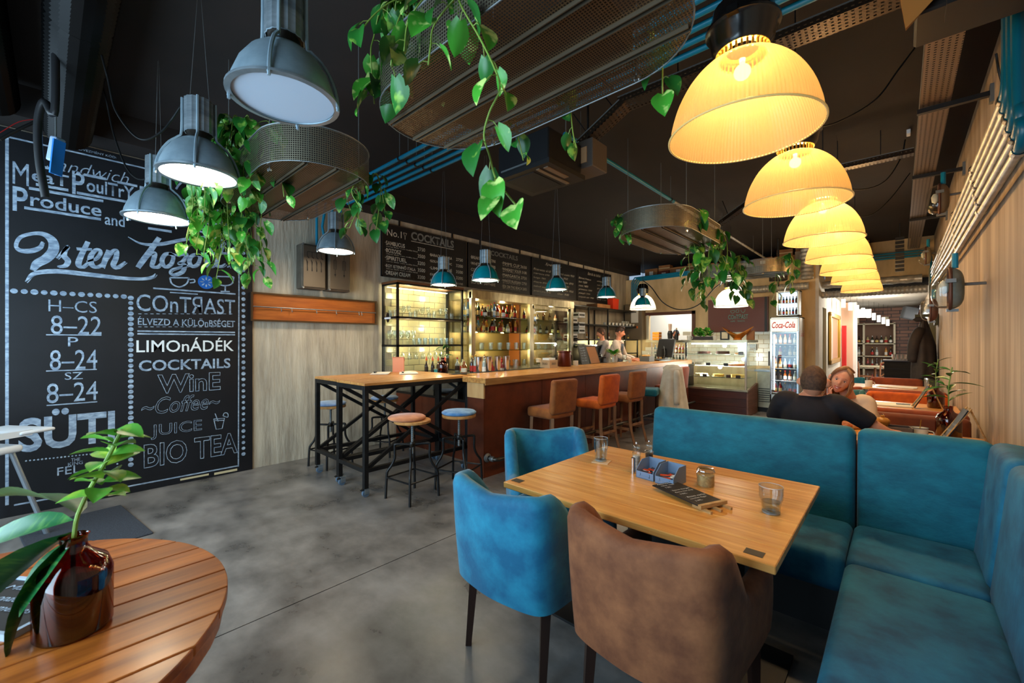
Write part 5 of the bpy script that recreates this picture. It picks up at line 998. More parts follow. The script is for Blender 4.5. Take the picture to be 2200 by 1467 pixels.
# top-left ducts
dm=mat('duct_black',(1,1,1),.4,spec=.2)
def flex(label,P,r,m,rib=.022,nm='flexible_duct'):
    C=crom(P,1); L=0; pts=[];rr=[]
    for i in range(len(P)-1):
        a=V(P[i]);b=V(P[i+1]); n=max(2,int((b-a).length/rib))
        for k in range(n): pts.append(a.lerp(b,k/n)); rr.append(r*(1+(.08 if k%2 else -.06)))
    return MB().tube(pts,rr,20).build(nm,m,None,smooth=None,label=label,cat='duct')
flex('fat black corrugated duct under the ceiling at the top left',[(-1.4,.32-.2,3.42),(-3.5,.1,3.38),(-5.3,.08,3.3)],.14,dm)
flex('second black corrugated duct beside the fat one, nearer the camera',[(-1.4,-.32,3.4),(-5.2,-.32,3.4)],.13,dm)
pipe('thick black hose curling down before the chalkboard',[(atD(118,235,2.6).x,atD(118,235,2.6).y,CZ),atD(118,235,2.6),atD(95,218,2.6),atD(82,260,2.6),atD(84,340,2.6),atD(98,425,2.6)],.02,mat('hose_black',(22,22,24),.45),'black_hose','hose',k=6)
g=thing('ceiling_antenna','small white device with a bright blue label hanging before the chalkboard','device',tuple(atD(120,335,2.75)),.7); MB().rbox((0,0,.04),(.05,.06,.16),.01,2,(0,.2,0)).build('body',mat('device_white',(150,170,196),.4),g); MB().box((.035,-.02,-.02),(.01,.07,.22),(0,.12,0)).build('blue_label',mat('label_blue',(20,120,214),.5),g); MB().cyl((0,0,.12),(0,0,CZ-atD(120,335,2.75).z),.005,6).build('rod',steel_dull,g)
pipe('dark cable bundle with one red wire at the far left',[atX(0,300,LX+.4),atX(40,278,LX+.4),atX(75,262,LX+.4)],.012,cable,'cable_bundle','cable',k=4); pipe('thin red wire above the chalkboard corner',[atX(0,285,LX+.42),atX(40,262,LX+.42),atX(75,256,LX+.42)],.003,mat('wire_red',(150,20,20),.5),'red_wire','cable',k=4)
cb_=lambda lb,pts,t,r=.006: pipe(lb,[atD(u,v,t) for u,v in pts],r,cable,'lamp_cable','cable',k=8,n=6)
cb_('upper loop of black cable feeding the middle steel lamp',[(215,105),(232,170),(250,240),(300,298),(350,280),(400,212),(418,212)],2.6); cb_('lower loop of black cable feeding the steel lamp by the chalkboard',[(205,150),(225,200),(245,290),(275,365),(310,385),(345,345)],3.1)
pipe('black cable drooping between the back teal lamp and the white dome lamp',[atD(1381,602,8.4),atD(1400,618,8.35),atD(1425,650,8.2),atD(1460,665,8.1),atD(1500,655,8.0),atD(1540,615,7.8),atD(1570,603,7.7)],.01,cable,'lamp_cable','cable',k=8,n=6)
for x in(-2.7,-1.7): g=thing('duct_bracket','steel strap holding the spiral duct to the back wall, '+('left one' if x<-2 else 'right one'),'bracket',(x,10.62,2.58)); MB().bx(-.015,.015,-.08,.18,0,.012).bx(-.015,.015,-.085,-.075,0,.16).bx(-.015,.015,.165,.178,-.04,.2).build('strap',steel_dull,g)
cb_('black cable sweeping across the ceiling right of the nearest golden lamp',[(1740,276),(1800,262),(1880,215),(1930,150),(1975,90)],3.0); cb_('black cable drooping from the right wall tray behind the second golden lamp',[(1795,400),(1850,407),(1900,390),(1935,340),(1945,300)],4.2); cb_('black cable sagging behind the third golden lamp',[(1820,465),(1870,462),(1910,430),(1955,372)],5.2); cb_('long black cable hanging down the right wall',[(2140,115),(2150,170),(2175,240)],2.6)
mkbox('cable_connector','small white cable connector hanging from the right wall tray','connector',tuple(atD(1952,290,4.2)),(.03,.09,.07),white)
# back wall pipes and ducts
for k in range(4):
    x=-5.42+k*.05; pipe('teal conduit on the back wall corner, %s from the left'%ordn(k),[(x,10.76,2.35),(x,10.76,3.12-.03*k),(x+.08,10.76,3.24-.03*k),(-3.7,10.76,3.26-.03*k)],.018,tealpipe,group='teal conduits at the back wall corner')
for k in range(3): pipe('teal conduit above the corridor opening, %s from the bottom'%ordn(k),[(-1.1,11.6,3.2+.05*k),(.3,11.6,3.2+.05*k),(.42,11.5,3.16+.05*k),(.44,11.3,3.1),(.44,11.2,2.6)],.018,tealpipe,group='teal conduits above the corridor')
flex('silver spiral duct along the back wall above the fridge',[(-3.0,10.62,2.66),(-1.36,10.62,2.66)],.075,galv,.03); flex('silver vertical duct at the corner above the corridor',[(-1.42,10.64,2.8),(-1.42,10.64,3.58)],.11,galv,.04)
flex('upper silver duct across the corridor opening',[(-1.25,11.3,2.72),(.42,11.3,2.72)],.075,galv,.1); flex('lower ribbed silver duct across the corridor opening',[(-1.25,11.2,2.5),(.42,11.2,2.5)],.07,galv,.03)
g=thing('hanging_black_tray','black perforated chain-like cable guide hanging above the corridor opening','cable guide',(.0,10.2,2.75)); 
MB().cyl((0,0,.6),(0,0,CZ-2.75),.01,6).build('rod',blackpaint,g)
for k in range(9): MB().bx(-.06,.06,-.02,.02,.0+k*.07,.05+k*.07).build('link',blackpaint,g)
g=thing('black_speaker','black speaker on an arm under the farthest planter','speaker',tuple(atD(1672,598,8.6)),.5); MB().rbox((0,0,.08),(.28,.2,.26),.01,1).build('body',blackpaint,g); MB().cyl((0,0,-.16),(0,0,CZ-atD(1672,598,8.6).z),.02,10).build('mount',blackpaint,g)
# storage boxes on the ledge
x=-5.2
for k in range(13):
    w_=random.uniform(.26,.46); h_=random.uniform(.16,.3); 
    b=thing('storage_box','cardboard storage box on the ledge above the back wall, %s from the left'%ordn(k),'box',(x+w_/2,11.25,3.2),random.uniform(-.1,.1),'cardboard boxes on the storage ledge'); MB().bx(-w_/2,w_/2,-.15,.15,0,h_).build('carton',[card,mat('card_pale',(176,156,130),.8,rnd=.1),mat('card_red',(120,56,36),.8)][[0,2,0,1,0,0,1,0,0,1,2,1,1][k]],b); MB().bx(-.05,.06,-.153,-.15,h_*.4,h_*.75).build('paper_label',paper,b)
    if k in(1,3,8,9,11,12):
        b2=thing('storage_box','upper cardboard box stacked on the ledge, standing on the %s box from the left'%ordn(k),'box',(x+w_/2,11.25,3.2+h_),.05,'cardboard boxes on the storage ledge'); MB().bx(-.15,.15,-.13,.13,0,.15).build('carton',card,b2); MB().bx(-.15,.15,-.133,-.13,.06,.08).build('tape',mat('tape',(190,170,130),.4),b2)
    x+=w_+.02
# ================================================================== BACK OF THE ROOM
g=thing('cake_display','glazed cake display with stainless frame on a dark red-brown wood base','display case',(-3.45,9.35,0)); W=1.2; D=.75
for k in range(3): MB().bx(0,W,-.02,.0,.02+k*.16,.177+k*.16).build('front_board',mat('display_wood',(66,32,24),.4,0,(44,22,18),5,(.3,4,4)),g)
MB().prism([(0,.0),(D,.0),(D,.62),(0,.5)],W,W+.03,Matrix(((0,0,1,0),(1,0,0,0),(0,1,0,0),(0,0,0,1)))).build('side_board',mat('display_side',(116,84,74),.5,0,(92,62,52),5,(4,.3,4)),g)
MB().bx(0,W,.0,D,0,.5).build('base',darkwood,g); mod_bevel(MB().bx(-.01,W+.03,-.03,.0,.49,.53).build('sill',brushed,g),.003)
MB().bx(0,W,0,D,.5,.52).build('deck',brushed,g); MB().bx(0,W,D-.02,D,.52,1.5).build('back_pane',paneglass,g)
for x in(0,W-.03): mod_bevel(MB().bx(x,x+.04,-.02,.02,.52,1.5).build('upright',chrome,g),.003)
MB().bx(-.9,W+.02,-.03,D+.1,1.48,1.53).build('top',brushed,g); MB().bx(.03,W-.03,-.012,-.008,.53,1.48).build('front_pane',paneglass,g); MB().bx(W+.005,W+.01,.02,D,.55,1.48).build('side_pane',paneglass,g)
MB().bx(.1,W-.1,.08,.1,1.44,1.465).build('light_tube',mat('tube_glow',(255,246,226),.5,emit=8),g); MB().bx(.1,W-.1,.3,.32,.98,.99).build('light_tube',mat('tube_glow',(0,0,0)),g)
for z in(1.22,.98,.74): MB().bx(.03,W-.03,.06,D-.04,z,z+.008).build('shelf',glassmat('shelf_glass2',(238,248,244),.4),g)
for x,z in((-3.0,1.4),(-2.6,1.1),(-3.1,.9)): point('display_light',(x,9.6,z),16,(1,.95,.86),.04)
def cake(lb,x,z,r,h,c,sl=False):
    k=thing('cake',lb,'cake',(-3.45+x,9.62,z),random.random()*6,'cakes in the display'); n=24; a1=2*PI*(.7 if sl else 1)
    pts=[(0,0)]+[(r*math.cos(a1*i/n),r*math.sin(a1*i/n)) for i in range(n+1)]; MB().prism(pts if sl else pts[1:-1],0,h).build('body',mat('cake_%d_%d'%(c[0],c[2]),c,.6,c2=tuple(int(q*.75) for q in c),scale=30),k); MB().lathe([(0,-.004),(r*1.15,-.004),(r*1.2,.002),(0,.001)],24).build('plate',porcelain,k)
for a in (('dark chocolate cake on the top display shelf, left',.3,1.235,.13,.05,(70,34,20)),('dark chocolate cake on the top display shelf, middle',.68,1.235,.13,.06,(58,28,18)),('small pastries on the top display shelf, right',1.0,1.235,.08,.03,(206,150,80)),('white cream cake on the middle display shelf, left',.25,.995,.13,.05,(232,226,206)),('fruit tart on the middle display shelf, right',.95,.995,.15,.04,(214,120,60)),
    ('cut cream cake on the lowest glass shelf, left',.25,.755,.13,.05,(236,214,160),True),('sponge slices on the lowest glass shelf, middle',.6,.755,.11,.05,(220,170,70)),('yellow cheesecake cut open on the lowest glass shelf, right',.98,.755,.14,.06,(244,206,110),True)): cake(*a)
for k,(x,z) in enumerate(((1.08,1.23),(.45,.99),(.8,.99),(.38,.75),(.85,.75),(1.03,.75))): mkbox('price_card','small black price card in the cake display, %s counted from the top'%ordn(k),'price card',(-3.45+x,9.42,z),(.09,.004,.06),chalkblack,group='black price cards in the cake display')
g=thing('bottle_shelf','glass shelf unit of small bottles left of the cake display','shelf',(-4.3,9.5,0)); MB().bx(0,.8,.0,.5,0,1.02).build('base',blackpaint,g)
for z in(1.0,1.22,1.46): MB().bx(0,.82,0,.4,z,z+.012).build('shelf',glassmat('shelf_glass2'),g)
for x in(0,.8): MB().bx(x,x+.02,0,.02,1,1.48).build('upright',chrome,g)
for r_,z in enumerate((1.235,1.012)):
    for k in range(11): bottle(-4.25+k*.072,9.62,z,4,[1,1,1,1,6,6,6,2,5,5,1][k] if r_==0 else [0,2,6,1,0,1,0,1,0,1,0][k],'small bottles beside the cake display','small bottle, %s from the left on the %s glass shelf by the cake display'%(ordn(k),['upper','lower'][r_]),.9)
point('display_light',(-3.9,9.56,1.42),5,(1,.94,.8),.03)
# on top of the display
for k in range(3): mkbox('takeaway_box','orange cardboard box in the little pile on the display top, %s from below'%ordn(k),'box',(-4.2,9.6,1.53+k*.065),(.16,.16,.06),mat('box_orange',(226,140,30),.6),group='orange boxes on the display top')
g=thing('cup_dispenser','black cup dispenser tube on the display top with cups sticking out','dispenser',(-3.95,9.75,1.53)); MB().lathe([(0,0),(.05,0),(.06,.16),(.04,.22),(0,.22)],14).build('holder',blackpaint,g); MB().lathe([(.03,.2),(.04,.34),(.038,.38),(0,.38)],14).build('cups',mat('cup_pink',(226,196,176),.6),g)
g=thing('bottle_cluster','dark sauce bottle with tall neck beside the cup dispenser','bottle',(-3.8,9.75,1.53)); MB().lathe([(0,0),(.04,0),(.045,.12),(.015,.18),(.012,.24),(0,.24)],14).build('body',blackpaint,g); MB().lathe([(.015,.24),(.018,.28),(0,.28)],10).build('cap',chrome,g)
g=thing('herb_pot','bushy green herb in a low pot on the display top','plant',(-3.2,9.7,1.53)); g.scale=(1.25,1.25,1.35); MB().bx(-.17,.17,-.07,.07,0,.06).build('trough',darkwood,g); LH=leafmesh('leaf',.07,.022,leafg,.3)
for k in range(70): ob('leaf',LH,g,(random.uniform(-.16,.16),random.uniform(-.07,.07),.05+random.uniform(0,.1)),look((random.uniform(-1,1),random.uniform(-1,1),random.uniform(.2,1.3))),scale=(1.3,1.3,1.3))
for x,lb in((-3.45,'white cup left of the herb trough'),(-2.92,'white cup right of the herb trough')): 
    o=thing('white_cup',lb,'cup',(x,9.6,1.53)); MB().lathe([(0,0),(.035,0),(.045,.1),(.042,.1),(.03,.01),(0,.01)],14).build('body',porcelain,o,smooth=50); MB().tube(crom([(.04,0,.08),(.065,0,.07),(.06,0,.03),(.035,0,.03)],3),.005,6).build('handle',porcelain,o)
g=thing('picture_frame','small dark framed picture standing on the display top','frame',(-2.75,9.7,1.53)); MB().bx(-.09,.09,-.01,.01,0,.2).build('frame',blackpaint,g); MB().bx(-.06,.06,-.013,-.01,.03,.17).build('picture',lcream,g)
g=thing('bronze_bowl','bronze wavy bowl with two raised horns on the display top','bowl',(-2.5,9.7,1.53),0); g.scale=(1.3,1.3,1.25)
def bf(s,t):
    a=2*PI*s; r=.05+.15*t; z=.02+.2*t*(.35+.65*abs(math.cos(a))**1.5); return V((r*math.cos(a)*1.15,r*math.sin(a)*.5,z))
MB().grid(bf,48,8,True).build('shell',bronze,g,smooth=True).modifiers.new('s','SOLIDIFY').thickness=.006; MB().lathe([(0,0),(.07,0),(.05,.03),(0,.03)],20).build('foot',bronze,g)
mkbox('paper_bag','folded brown paper bag at the right end of the display top','bag',(-2.28,9.8,1.53),(.14,.08,.2),mat('kraft_brown',(140,90,44),.6))
g=thing('brown_sign','dark brown wall sign with faint teal CONTRAST lettering','sign',(-3.42,10.76,1.72)); MB().bx(0,1.27,-.02,.02,0,.78).build('panel',mat('sign_brown',(104,54,42),.5),g); MB().bx(1.2,1.25,-.03,-.02,0,.78).build('edge_strip',blackpaint,g)
sg=mat('sign_teal',(90,160,146),.6); lettering('COnTЯAST',(.45,-.022,.3),(1,0,0),(0,0,1),.42,.11,sg,g); lettering('café · bistro',(.5,-.022,.24),(1,0,0),(0,0,1),.3,.035,sg,g)
s_=MB(); E_=dict(origin=(0,-.021,0),ex=(1,0,0),ey=(0,0,1))
for P in ([(.5,.5),(.52,.45),(.57,.45),(.59,.5),(.5,.5)],[(.62,.5),(.64,.52),(.68,.5),(.66,.45),(.62,.46),(.62,.5)],[(.72,.52),(.73,.47),(.77,.45),(.8,.47),(.81,.52)],[(.77,.45),(.77,.43)]): ribbon(s_,P,.008,(0,-.0225,0),(1,0,0),(0,0,1),off=.0)
s_.build('drawn_icons',sg,g,kind='stuff')
g=thing('sink_unit','stainless undercounter unit with louvred grille left of the drinks fridge','counter',(-2.25,10.2,0),0); mod_bevel(MB().bx(0,.3,0,.55,.1,.86).build('body',brushed,g),.004); mod_bevel(MB().bx(-.05,.32,-.02,.58,.86,.9).build('worktop',steel,g),.003)
for k in range(7): MB().bx(.03,.27,-.012,0,.22+k*.045,.235+k*.045).build('louvre',blacksteel,g)
MB().bx(0,.3,.05,.5,0,.1).build('plinth',blackpaint,g)
mkbox('socket_box','grey socket box on the tiles behind the cake display','socket',(-2.45,10.77,1.3),(.14,.05,.14),mat('cab_grey',(0,0,0)))
# drinks fridge
g=thing('drinks_fridge','tall silver drinks fridge with red Coca-Cola lettering, full of bottles','fridge',(-1.98,10.02,0)); W=.52
mod_bevel(MB().bx(0,.04,0,.6,.05,2.0).bx(W-.04,W,0,.6,.05,2.0).bx(0,W,.57,.6,.05,2.0).bx(0,W,0,.6,1.96,2.0).bx(0,W,0,.6,.05,.42).build('body',mat('fridge_silver',(176,176,168),.3,.8),g),.012,3)
MB().rbox((W/2,-.02,1.83),(W-.06,.05,.26),.02,2).build('header',mat('header_white',(236,232,220),.4,emit=.5),g); lettering('Coca-Cola',(.05,-.047,1.77),(1,0,0),(0,0,1),W-.12,.13,mat('cola_red',(206,20,24),.5),g,shear=.3,offset=.02)
lettering('Coca-Cola',(W+.001,.1,1.6),(0,1,0),(0,0,1),.4,.12,mat('cola_red',(0,0,0)),g,shear=.3)
MB().bx(.03,W-.03,-.01,-.004,.42,1.69).build('door_pane',paneglass,g); MB().bx(.02,.045,-.03,-.004,.42,1.7).bx(W-.045,W-.02,-.03,-.004,.42,1.7).build('door_frame',chrome,g); MB().rbox((.0,-.05,1.15),(.03,.03,.3),.01,2).build('handle',blackpaint,g)
for z in(.45,.7,.95,1.2,1.45): MB().bx(.04,W-.04,.02,.55,z-.01,z).build('shelf',mat('shelf_white',(226,230,236),.4),g)
MB().bx(.06,.08,.05,.08,.5,1.65).build('light_tube',mat('tube_cold',(230,240,255),.5,emit=2.5),g); MB().bx(.05,W-.05,.55,.56,.45,1.68).build('back_liner',mat('liner_white',(110,118,132),.5),g)
for z in (1.6,1.1,.8): point('fridge_light',(-1.72,10.08,z),.8,(.85,.92,1),.03)
for r_,z in enumerate((1.45,1.2,.95,.7,.45)):
    for k in range(5):
        bottle(-1.9+k*.085,10.16,z,4,[[6,6,6,2,1],[3,5,3,1,1],[6,6,1,4,1],[3,3,2,2,1],[5,5,3,4,4]][r_][k],'bottles in the drinks fridge','drink bottle, %s from the left on the %s shelf of the drinks fridge'%(ordn(k),['top','second','third','fourth','bottom'][r_]),1.0 if r_ else .95)
g=thing('countertop_cooler','small silver glass-fronted cooler on top of the drinks fridge','cooler',(-1.88,10.1,2.0)); mod_bevel(MB().bx(0,.4,.0,.35,.02,.05).bx(0,.4,0,.35,.5,.54).bx(0,.04,0,.35,.02,.54).bx(.36,.4,0,.35,.02,.54).bx(0,.4,.33,.35,.02,.54).build('body',mat('fridge_silver',(0,0,0)),g),.01); MB().bx(.04,.36,.3,.31,.05,.5).build('lit_panel',mat('cool_white',(200,226,255),.5,emit=1.6),g); MB().bx(.04,.36,0,.35,.27,.28).build('shelf',chrome,g)
for k in range(12): bottle(-1.82+(k%6)*.055,10.2,2.05 if k<6 else 2.28,4,[1,4,0,1,4,3][k%6],'tiny bottles in the small cooler','tiny bottle in the lit small cooler, %s from the left on the %s row'%(ordn(k%6),['lower','upper'][k//6]),.7)
# mirror, red post, far room
g=thing('gilt_mirror','wide gilt-framed mirror on the white corridor wall','mirror',(-1.23,12.3,.95)); f=MB().bx(0,.05,0,2.2,0,.12).bx(0,.05,0,2.2,1.13,1.25).bx(0,.05,0,.14,0,1.25).bx(0,.05,2.06,2.2,0,1.25); mod_bevel(f.build('frame',gold,g),.02,3); MB().bx(.0,.02,.12,2.08,.1,1.15).build('glass',mat('mirror',(220,220,214),.04,1.),g)
mkbox('red_post','bright red post at the end of the corridor wall','post',(-1.16,15.2,0),(.1,.1,1.95),mat('post_red',(196,24,24),.5))
g=thing('bottle_rack','large beige shelving of wine bottles against the brick wall','shelf',(-1.9,18.5,0)); bm_=mat('rack_beige',(206,196,168),.6)
for x in(0,.98,1.75): MB().bx(x,x+.05,0,.3,.0,2.12).build('upright',bm_,g)
for z in(.15,.62,1.02,1.44,2.1): MB().bx(0,1.8,0,.3,z-.03,z).build('shelf',bm_,g)
MB().bx(0,1.8,.3,.32,0,2.1).build('back_panel',mat('rack_back',(112,84,66),.7),g)
for r_,z in enumerate((.15,.62,1.02,1.44)):
    for k in range(15):
        if r_==2 and k in(9,12): continue
        bottle(-1.83+k*.115,18.62,z,[0,2,0,1][r_],[[0,1,5,4][k%4],[1,5,1,3][k%4],[6,6,3,1][k%4],[0,7,0,3][k%4]][r_],'bottles on the far beige rack','wine bottle, %s from the left on the %s shelf of the far beige rack'%(ordn(k),['lowest','second','third','top'][r_]),1.0)
for x,lb in((-1.1,'small lamp cube on top of the far rack, left'),(-.35,'small pale picture cube on top of the far rack, right')): mkbox('rack_ornament',lb,'ornament',(x,18.62,2.12),(.16,.1,.2),lcream)
for k in range(9):
    g=thing('paper_lamp','white tube lamp hanging in the far room, %s of the staggered row from the left'%ordn(k),'lamp',(-1.0+.09*k,12.9+k*.62,2.42-.04*k),0,'white tube lamps in the far room'); MB().lathe([(.042,-.1),(.042,.1)],16).build('shade',mat('paper_glow',(255,248,236),.5,emit=.75),g,smooth=50); MB().cyl((0,0,.1),(0,0,2.64-(2.42-.04*k)),.003,5).build('wire',cable,g)
mkbox('white_sign','white light box under the ceiling of the far room','sign',(-.95,17.2,2.25),(.6,.08,.26),mat('lightbox',(250,246,236),.5,emit=.9))
g=thing('far_speaker','dark grey tilted speaker in the upper right of the far room','speaker',(.2,16.3,2.3),.3,rot=(0,.25,.3)); MB().rbox((0,0,0),(.3,.24,.34),.02,1).build('body',mat('spk_grey',(72,76,80),.5),g); MB().cyl((.1,0,.1),(.2,0,.32),.02,8).build('mount',blackpaint,g)
def cafe_chair(lb,x,y,rz):
    g=thing('cafe_chair',lb,'chair',(x,y,0),rz,'cross-back chairs in the far room'); w_=mat('chair_brown_far',(150,96,60),.5)
    MB().lathe([(0,.44),(.2,.44),(.2,.47),(0,.475)],16).build('seat',w_,g)
    for sx in(-1,1):
        MB().tube([(sx*.16,.16,.45),(sx*.18,.19,0)],.018,6).build('leg',w_,g); MB().tube(crom([(sx*.2,-.23,0),(sx*.17,-.17,.45),(sx*.17,-.2,.88)],3),.018,6).build('leg',w_,g)
    MB().tube([(-.17,-.2,.88),(0,-.23,.91),(.17,-.2,.88)],.02,6).tube([(-.17,-.19,.5),(.17,-.2,.8)],.012,5).tube([(.17,-.19,.5),(-.17,-.2,.8)],.012,5).build('cross_back',w_,g)
cafe_chair('cross-back wooden chair in the far room, left of the small table',-.8,16.6,-1.2); cafe_chair('cross-back wooden chair in the far room, right of the small table',-.3,16.2,.3)
g=thing('far_table','small pale table between the chairs in the far room','table',(-.55,16.9,0)); MB().bx(-.35,.35,-.35,.35,.73,.76).build('top',lcream,g); MB().cyl((0,0,0),(0,0,.73),.03,8).build('column',mat('chair_brown_far',(0,0,0)),g)
g=thing('crate_counter','dark rough plank counter by the right wall beyond the wall tables','counter',(-.25,12.2,0)); 
for k in range(7): MB().bx(0,.62,0,.02,.02+k*.15,.16+k*.15).build('plank',mat('crate_dark',(50,42,34),.8,0,(34,28,24),7,(.4,4,4)),g)
MB().bx(0,.62,.02,.5,0,1.06).build('body',blackpaint,g); MB().rbox((.31,.25,1.08),(.68,.54,.04),.01,1).build('worktop',darkwood,g)
for k in range(4):
    g=thing('steel_cup','shiny steel cup on the crate counter, %s from the left'%ordn(k),'cup',(-.1+.06*k,12.4,1.1),0,'steel cups on the crate counter'); MB().lathe([(0,0),(.025,0),(.03,.12),(.027,.12),(0,.01)],10).build('body',chrome,g)
g=thing('brown_jacket','dark brown winter jacket hanging on the right wall rack','coat',(.27,10.6,.78))
def jf(s,t):
    a=2*PI*s; w_=(.06+.17*min(1,t*2.2)+.05*t)*(1+.06*math.sin(6*a)); return V((.05+w_*.62*math.cos(a),w_*1.35*math.sin(a)+.04*math.sin(5*t),1.12-1.05*t+.02*math.sin(3*a)))
MB().grid(jf,48,20,True).build('body',mat('jacket',(48,38,32),.8,0,(34,28,26),8,bump=.7,bscale=14),g,smooth=True)
for sy in(-1,1): MB().tube(crom([(.0,sy*.15,.95),(-.08,sy*.25,.7),(-.1,sy*.24,.35)],5),[.06,.075,.08,.08,.08,.08,.08,.078,.075,.07,.065],12).build('sleeve',mat('jacket',(0,0,0)),g,smooth=True)
MB().lathe([(.06,1.08),(.1,1.12),(.06,1.16),(.0,1.17)],16).build('collar',mat('jacket',(0,0,0)),g,smooth=True)
g=thing('coat_hooks','dark iron coat hook bracket on the right wall above the jacket','hook rack',(.45,10.6,1.94)); MB().bx(-.25,.04,-.03,.03,0,.05).bx(.0,.04,-.2,.2,-.15,.05).build('bracket',mat('iron_green',(70,66,44),.6,.5),g); MB().tube([(-.15,0,0),(-.15,0,-.05),(-.13,0,-.08)],.006,6).build('hook',steel_dull,g)
# ================================================================== WALL TABLES and booth seats
def bench(lb,y,face,x0,x1,m,h=.84,z0=0):
    g=thing('upholstered_bench',lb,'bench',((x0+x1)/2,y,0),0 if face>0 else PI,'upholstered benches at the wall tables'); W=x1-x0
    MB().rbox((0,.2,.38),(W,.42,.16),.04,3).build('seat',m,g,smooth=60); MB().rbox((0,-.03,.58),(W,.1,h-.32),.04,3,(.06,0,0)).build('backrest',m,g,smooth=60); MB().bx(-W/2+.02,W/2-.02,-.03,.36,0,.3).build('base',blackpaint,g)
    MB().rbox((W/2-.03,.0,.58),(.07,.14,h-.34),.03,2).build('wing',m,g,smooth=60); return g
ov=mat('orange_bench_velvet',(150,64,20),.75,0,(120,48,16),6,sheen=.25); ov2=mat('brown_bench_velvet',(118,56,28),.75,0,(92,42,22),6,sheen=.25)
bench('brown bench behind the blue banquette on which the man sits',3.62,1,-.95,.45,ov2,.86)
bench('brown velvet bench facing the nearest wall table, behind the woman',5.26,-1,-.35,.45,ov2,.83); bench('brown-orange bench, third row back, facing away from the camera',5.5,1,-.33,.45,ov,.88)
bench('orange bench facing the second wall table',7.5,-1,-.33,.45,orangev,.82); bench('orange bench, back to the camera, before the third wall table',7.75,1,-.33,.45,ov,.86); bench('orange bench beyond the third wall table',10.2,-1,-.4,.3,ov,.85)
def dchair(lb,x,y,rz,m):
    g=thing('upholstered_chair',lb,'chair',(x,y,0),rz,'upholstered chairs at the aisle side'); ushell(.48,.5,.36,.55,.82,.035).build('shell',m,g,smooth=60); MB().rbox((0,.02,.42),(.4,.42,.12),.04,3).build('seat',m,g,smooth=60)
    for sx in(-1,1):
        for sy in(-1,1): MB().tube([(sx*.2,sy*.2,.36),(sx*.21,sy*.22,0)],[.024,.017],4).build('leg',darkwood,g)
tg=mat('teal_green_velvet',(30,92,92),.75,0,(16,70,74),6,sheen=.3)
dchair('green-teal chair at the nearest wall table, right behind the woman',-.62,5.2,PI,tg); dchair('orange chair at the second wall table with its back to the camera',-.62,6.0,0,ov); dchair('green-teal chair at the second wall table, facing the camera',-.62,7.45,PI,tg); dchair('dark teal chair beyond the third wall table',-.75,10.15,PI,teal)
dchair('orange chair at the third wall table with its back to the camera',-.68,8.5,0,ov)
def wtable(lb,y0,y1,x0,x1):
    g=thing('dining_table',lb,'table',((x0+x1)/2,(y0+y1)/2,0),0,'oak tables along the right wall'); W=x1-x0; D=y1-y0
    for k in range(5): MB().rbox((0,-D/2+(k+.5)*D/5,.735),(W,D/5-.0015,.03),.002,1).build('plank',oak,g)
    MB().bx(-.04,.04,-.04,.04,.02,.72).build('column',blacksteel,g); MB().bx(-.3,.3,-.25,.25,0,.02).build('foot_plate',blackpaint,g)
wtable('oak table nearest along the right wall, where the couple sits',4.08,4.84,-.85,.48); wtable('second oak table along the right wall, with a clipboard menu',6.28,7.06,-.72,.48); wtable('third oak table along the right wall',8.98,9.78,-.72,.45)
# on the wall tables
amber_bottle((.28,4.72,.75),'amber bottle vase on the nearest wall table, by the wall',.98); p=thing('leafy_cutting','long-leaved cutting in the amber bottle on the nearest wall table','plant',(.28,4.72,1.0)); cutting(p,9,.3,.8,.9)
amber_bottle((.3,6.75,.75),'amber bottle vase on the second wall table',.95); p=thing('leafy_cutting','leafy cutting in the amber bottle on the second wall table','plant',(.3,6.75,.98)); cutting(p,14,.32,.7,.75)
def aframe(lb,x,y,z,rz,h=.27):
    g=thing('easel_menu',lb,'menu',(x,y,z),rz,'black easel menus on the wall tables'); MB().box((0,-.065,h/2),(.15,.008,h),(-.45,0,0)).build('board',chalkblack,g)
    for sx in(-1,1): MB().tube([(sx*.07,-.145,0),(sx*.07,.01,h)],.006,4).build('leg',oakedge,g)
    MB().tube([(0,.11,0),(0,.01,h)],.006,4).build('leg',oakedge,g)
    for k in range(5): lettering(['Napi ajánlat','leves 1290','tészta 2890','saláta 2490','desszert'][k],(-.06,-.145+.155*(.82-.16*k)-.004,h*(.82-.16*k)),(1,0,0),(0,.49,.87),.12,.018,chalk,g)
aframe('small black easel menu on the nearest wall table beside the amber bottle',.36,4.48,.75,-1.5); aframe('small black easel menu on the second wall table beside the vase',.24,6.55,.75,-1.5)
g=thing('sugar_mug','white enamel mug with a spoon on the nearest wall table','mug',(.11,4.52,.75)); MB().lathe([(0,0),(.05,0),(.053,.085),(.05,.085),(.047,.01),(0,.01)],20).build('body',porcelain,g,smooth=50); MB().tube([(.054*math.cos(a*PI/10),.054*math.sin(a*PI/10),.086) for a in range(20)],.003,5,closed=True).build('rim',mat('rim_navy',(40,44,56),.4),g); MB().tube([(0,.0,.03),(.01,-.02,.15)],.003,5).build('spoon',gold,g); MB().tube(crom([(.05,-.01,.07),(.08,-.01,.06),(.075,-.01,.02),(.05,-.01,.02)],3),.004,6).build('handle',porcelain,g)
g=thing('condiment_box','grey wooden condiment box with a brown mill on the nearest wall table','box',(-.04,4.44,.75),.15); f=MB().bx(-.11,.11,-.07,-.062,0,.09).bx(-.11,.11,.062,.07,0,.09).bx(-.11,-.102,-.07,.07,0,.09).bx(.102,.11,-.07,.07,0,.09).bx(-.11,.11,-.07,.07,0,.008); f.build('body',mat('box_grey_wood',(92,84,84),.7),g); lettering('Sörök',(-.06,-.0715,.03),(1,0,0),(0,0,1),.11,.03,chalk,g,shear=.3)
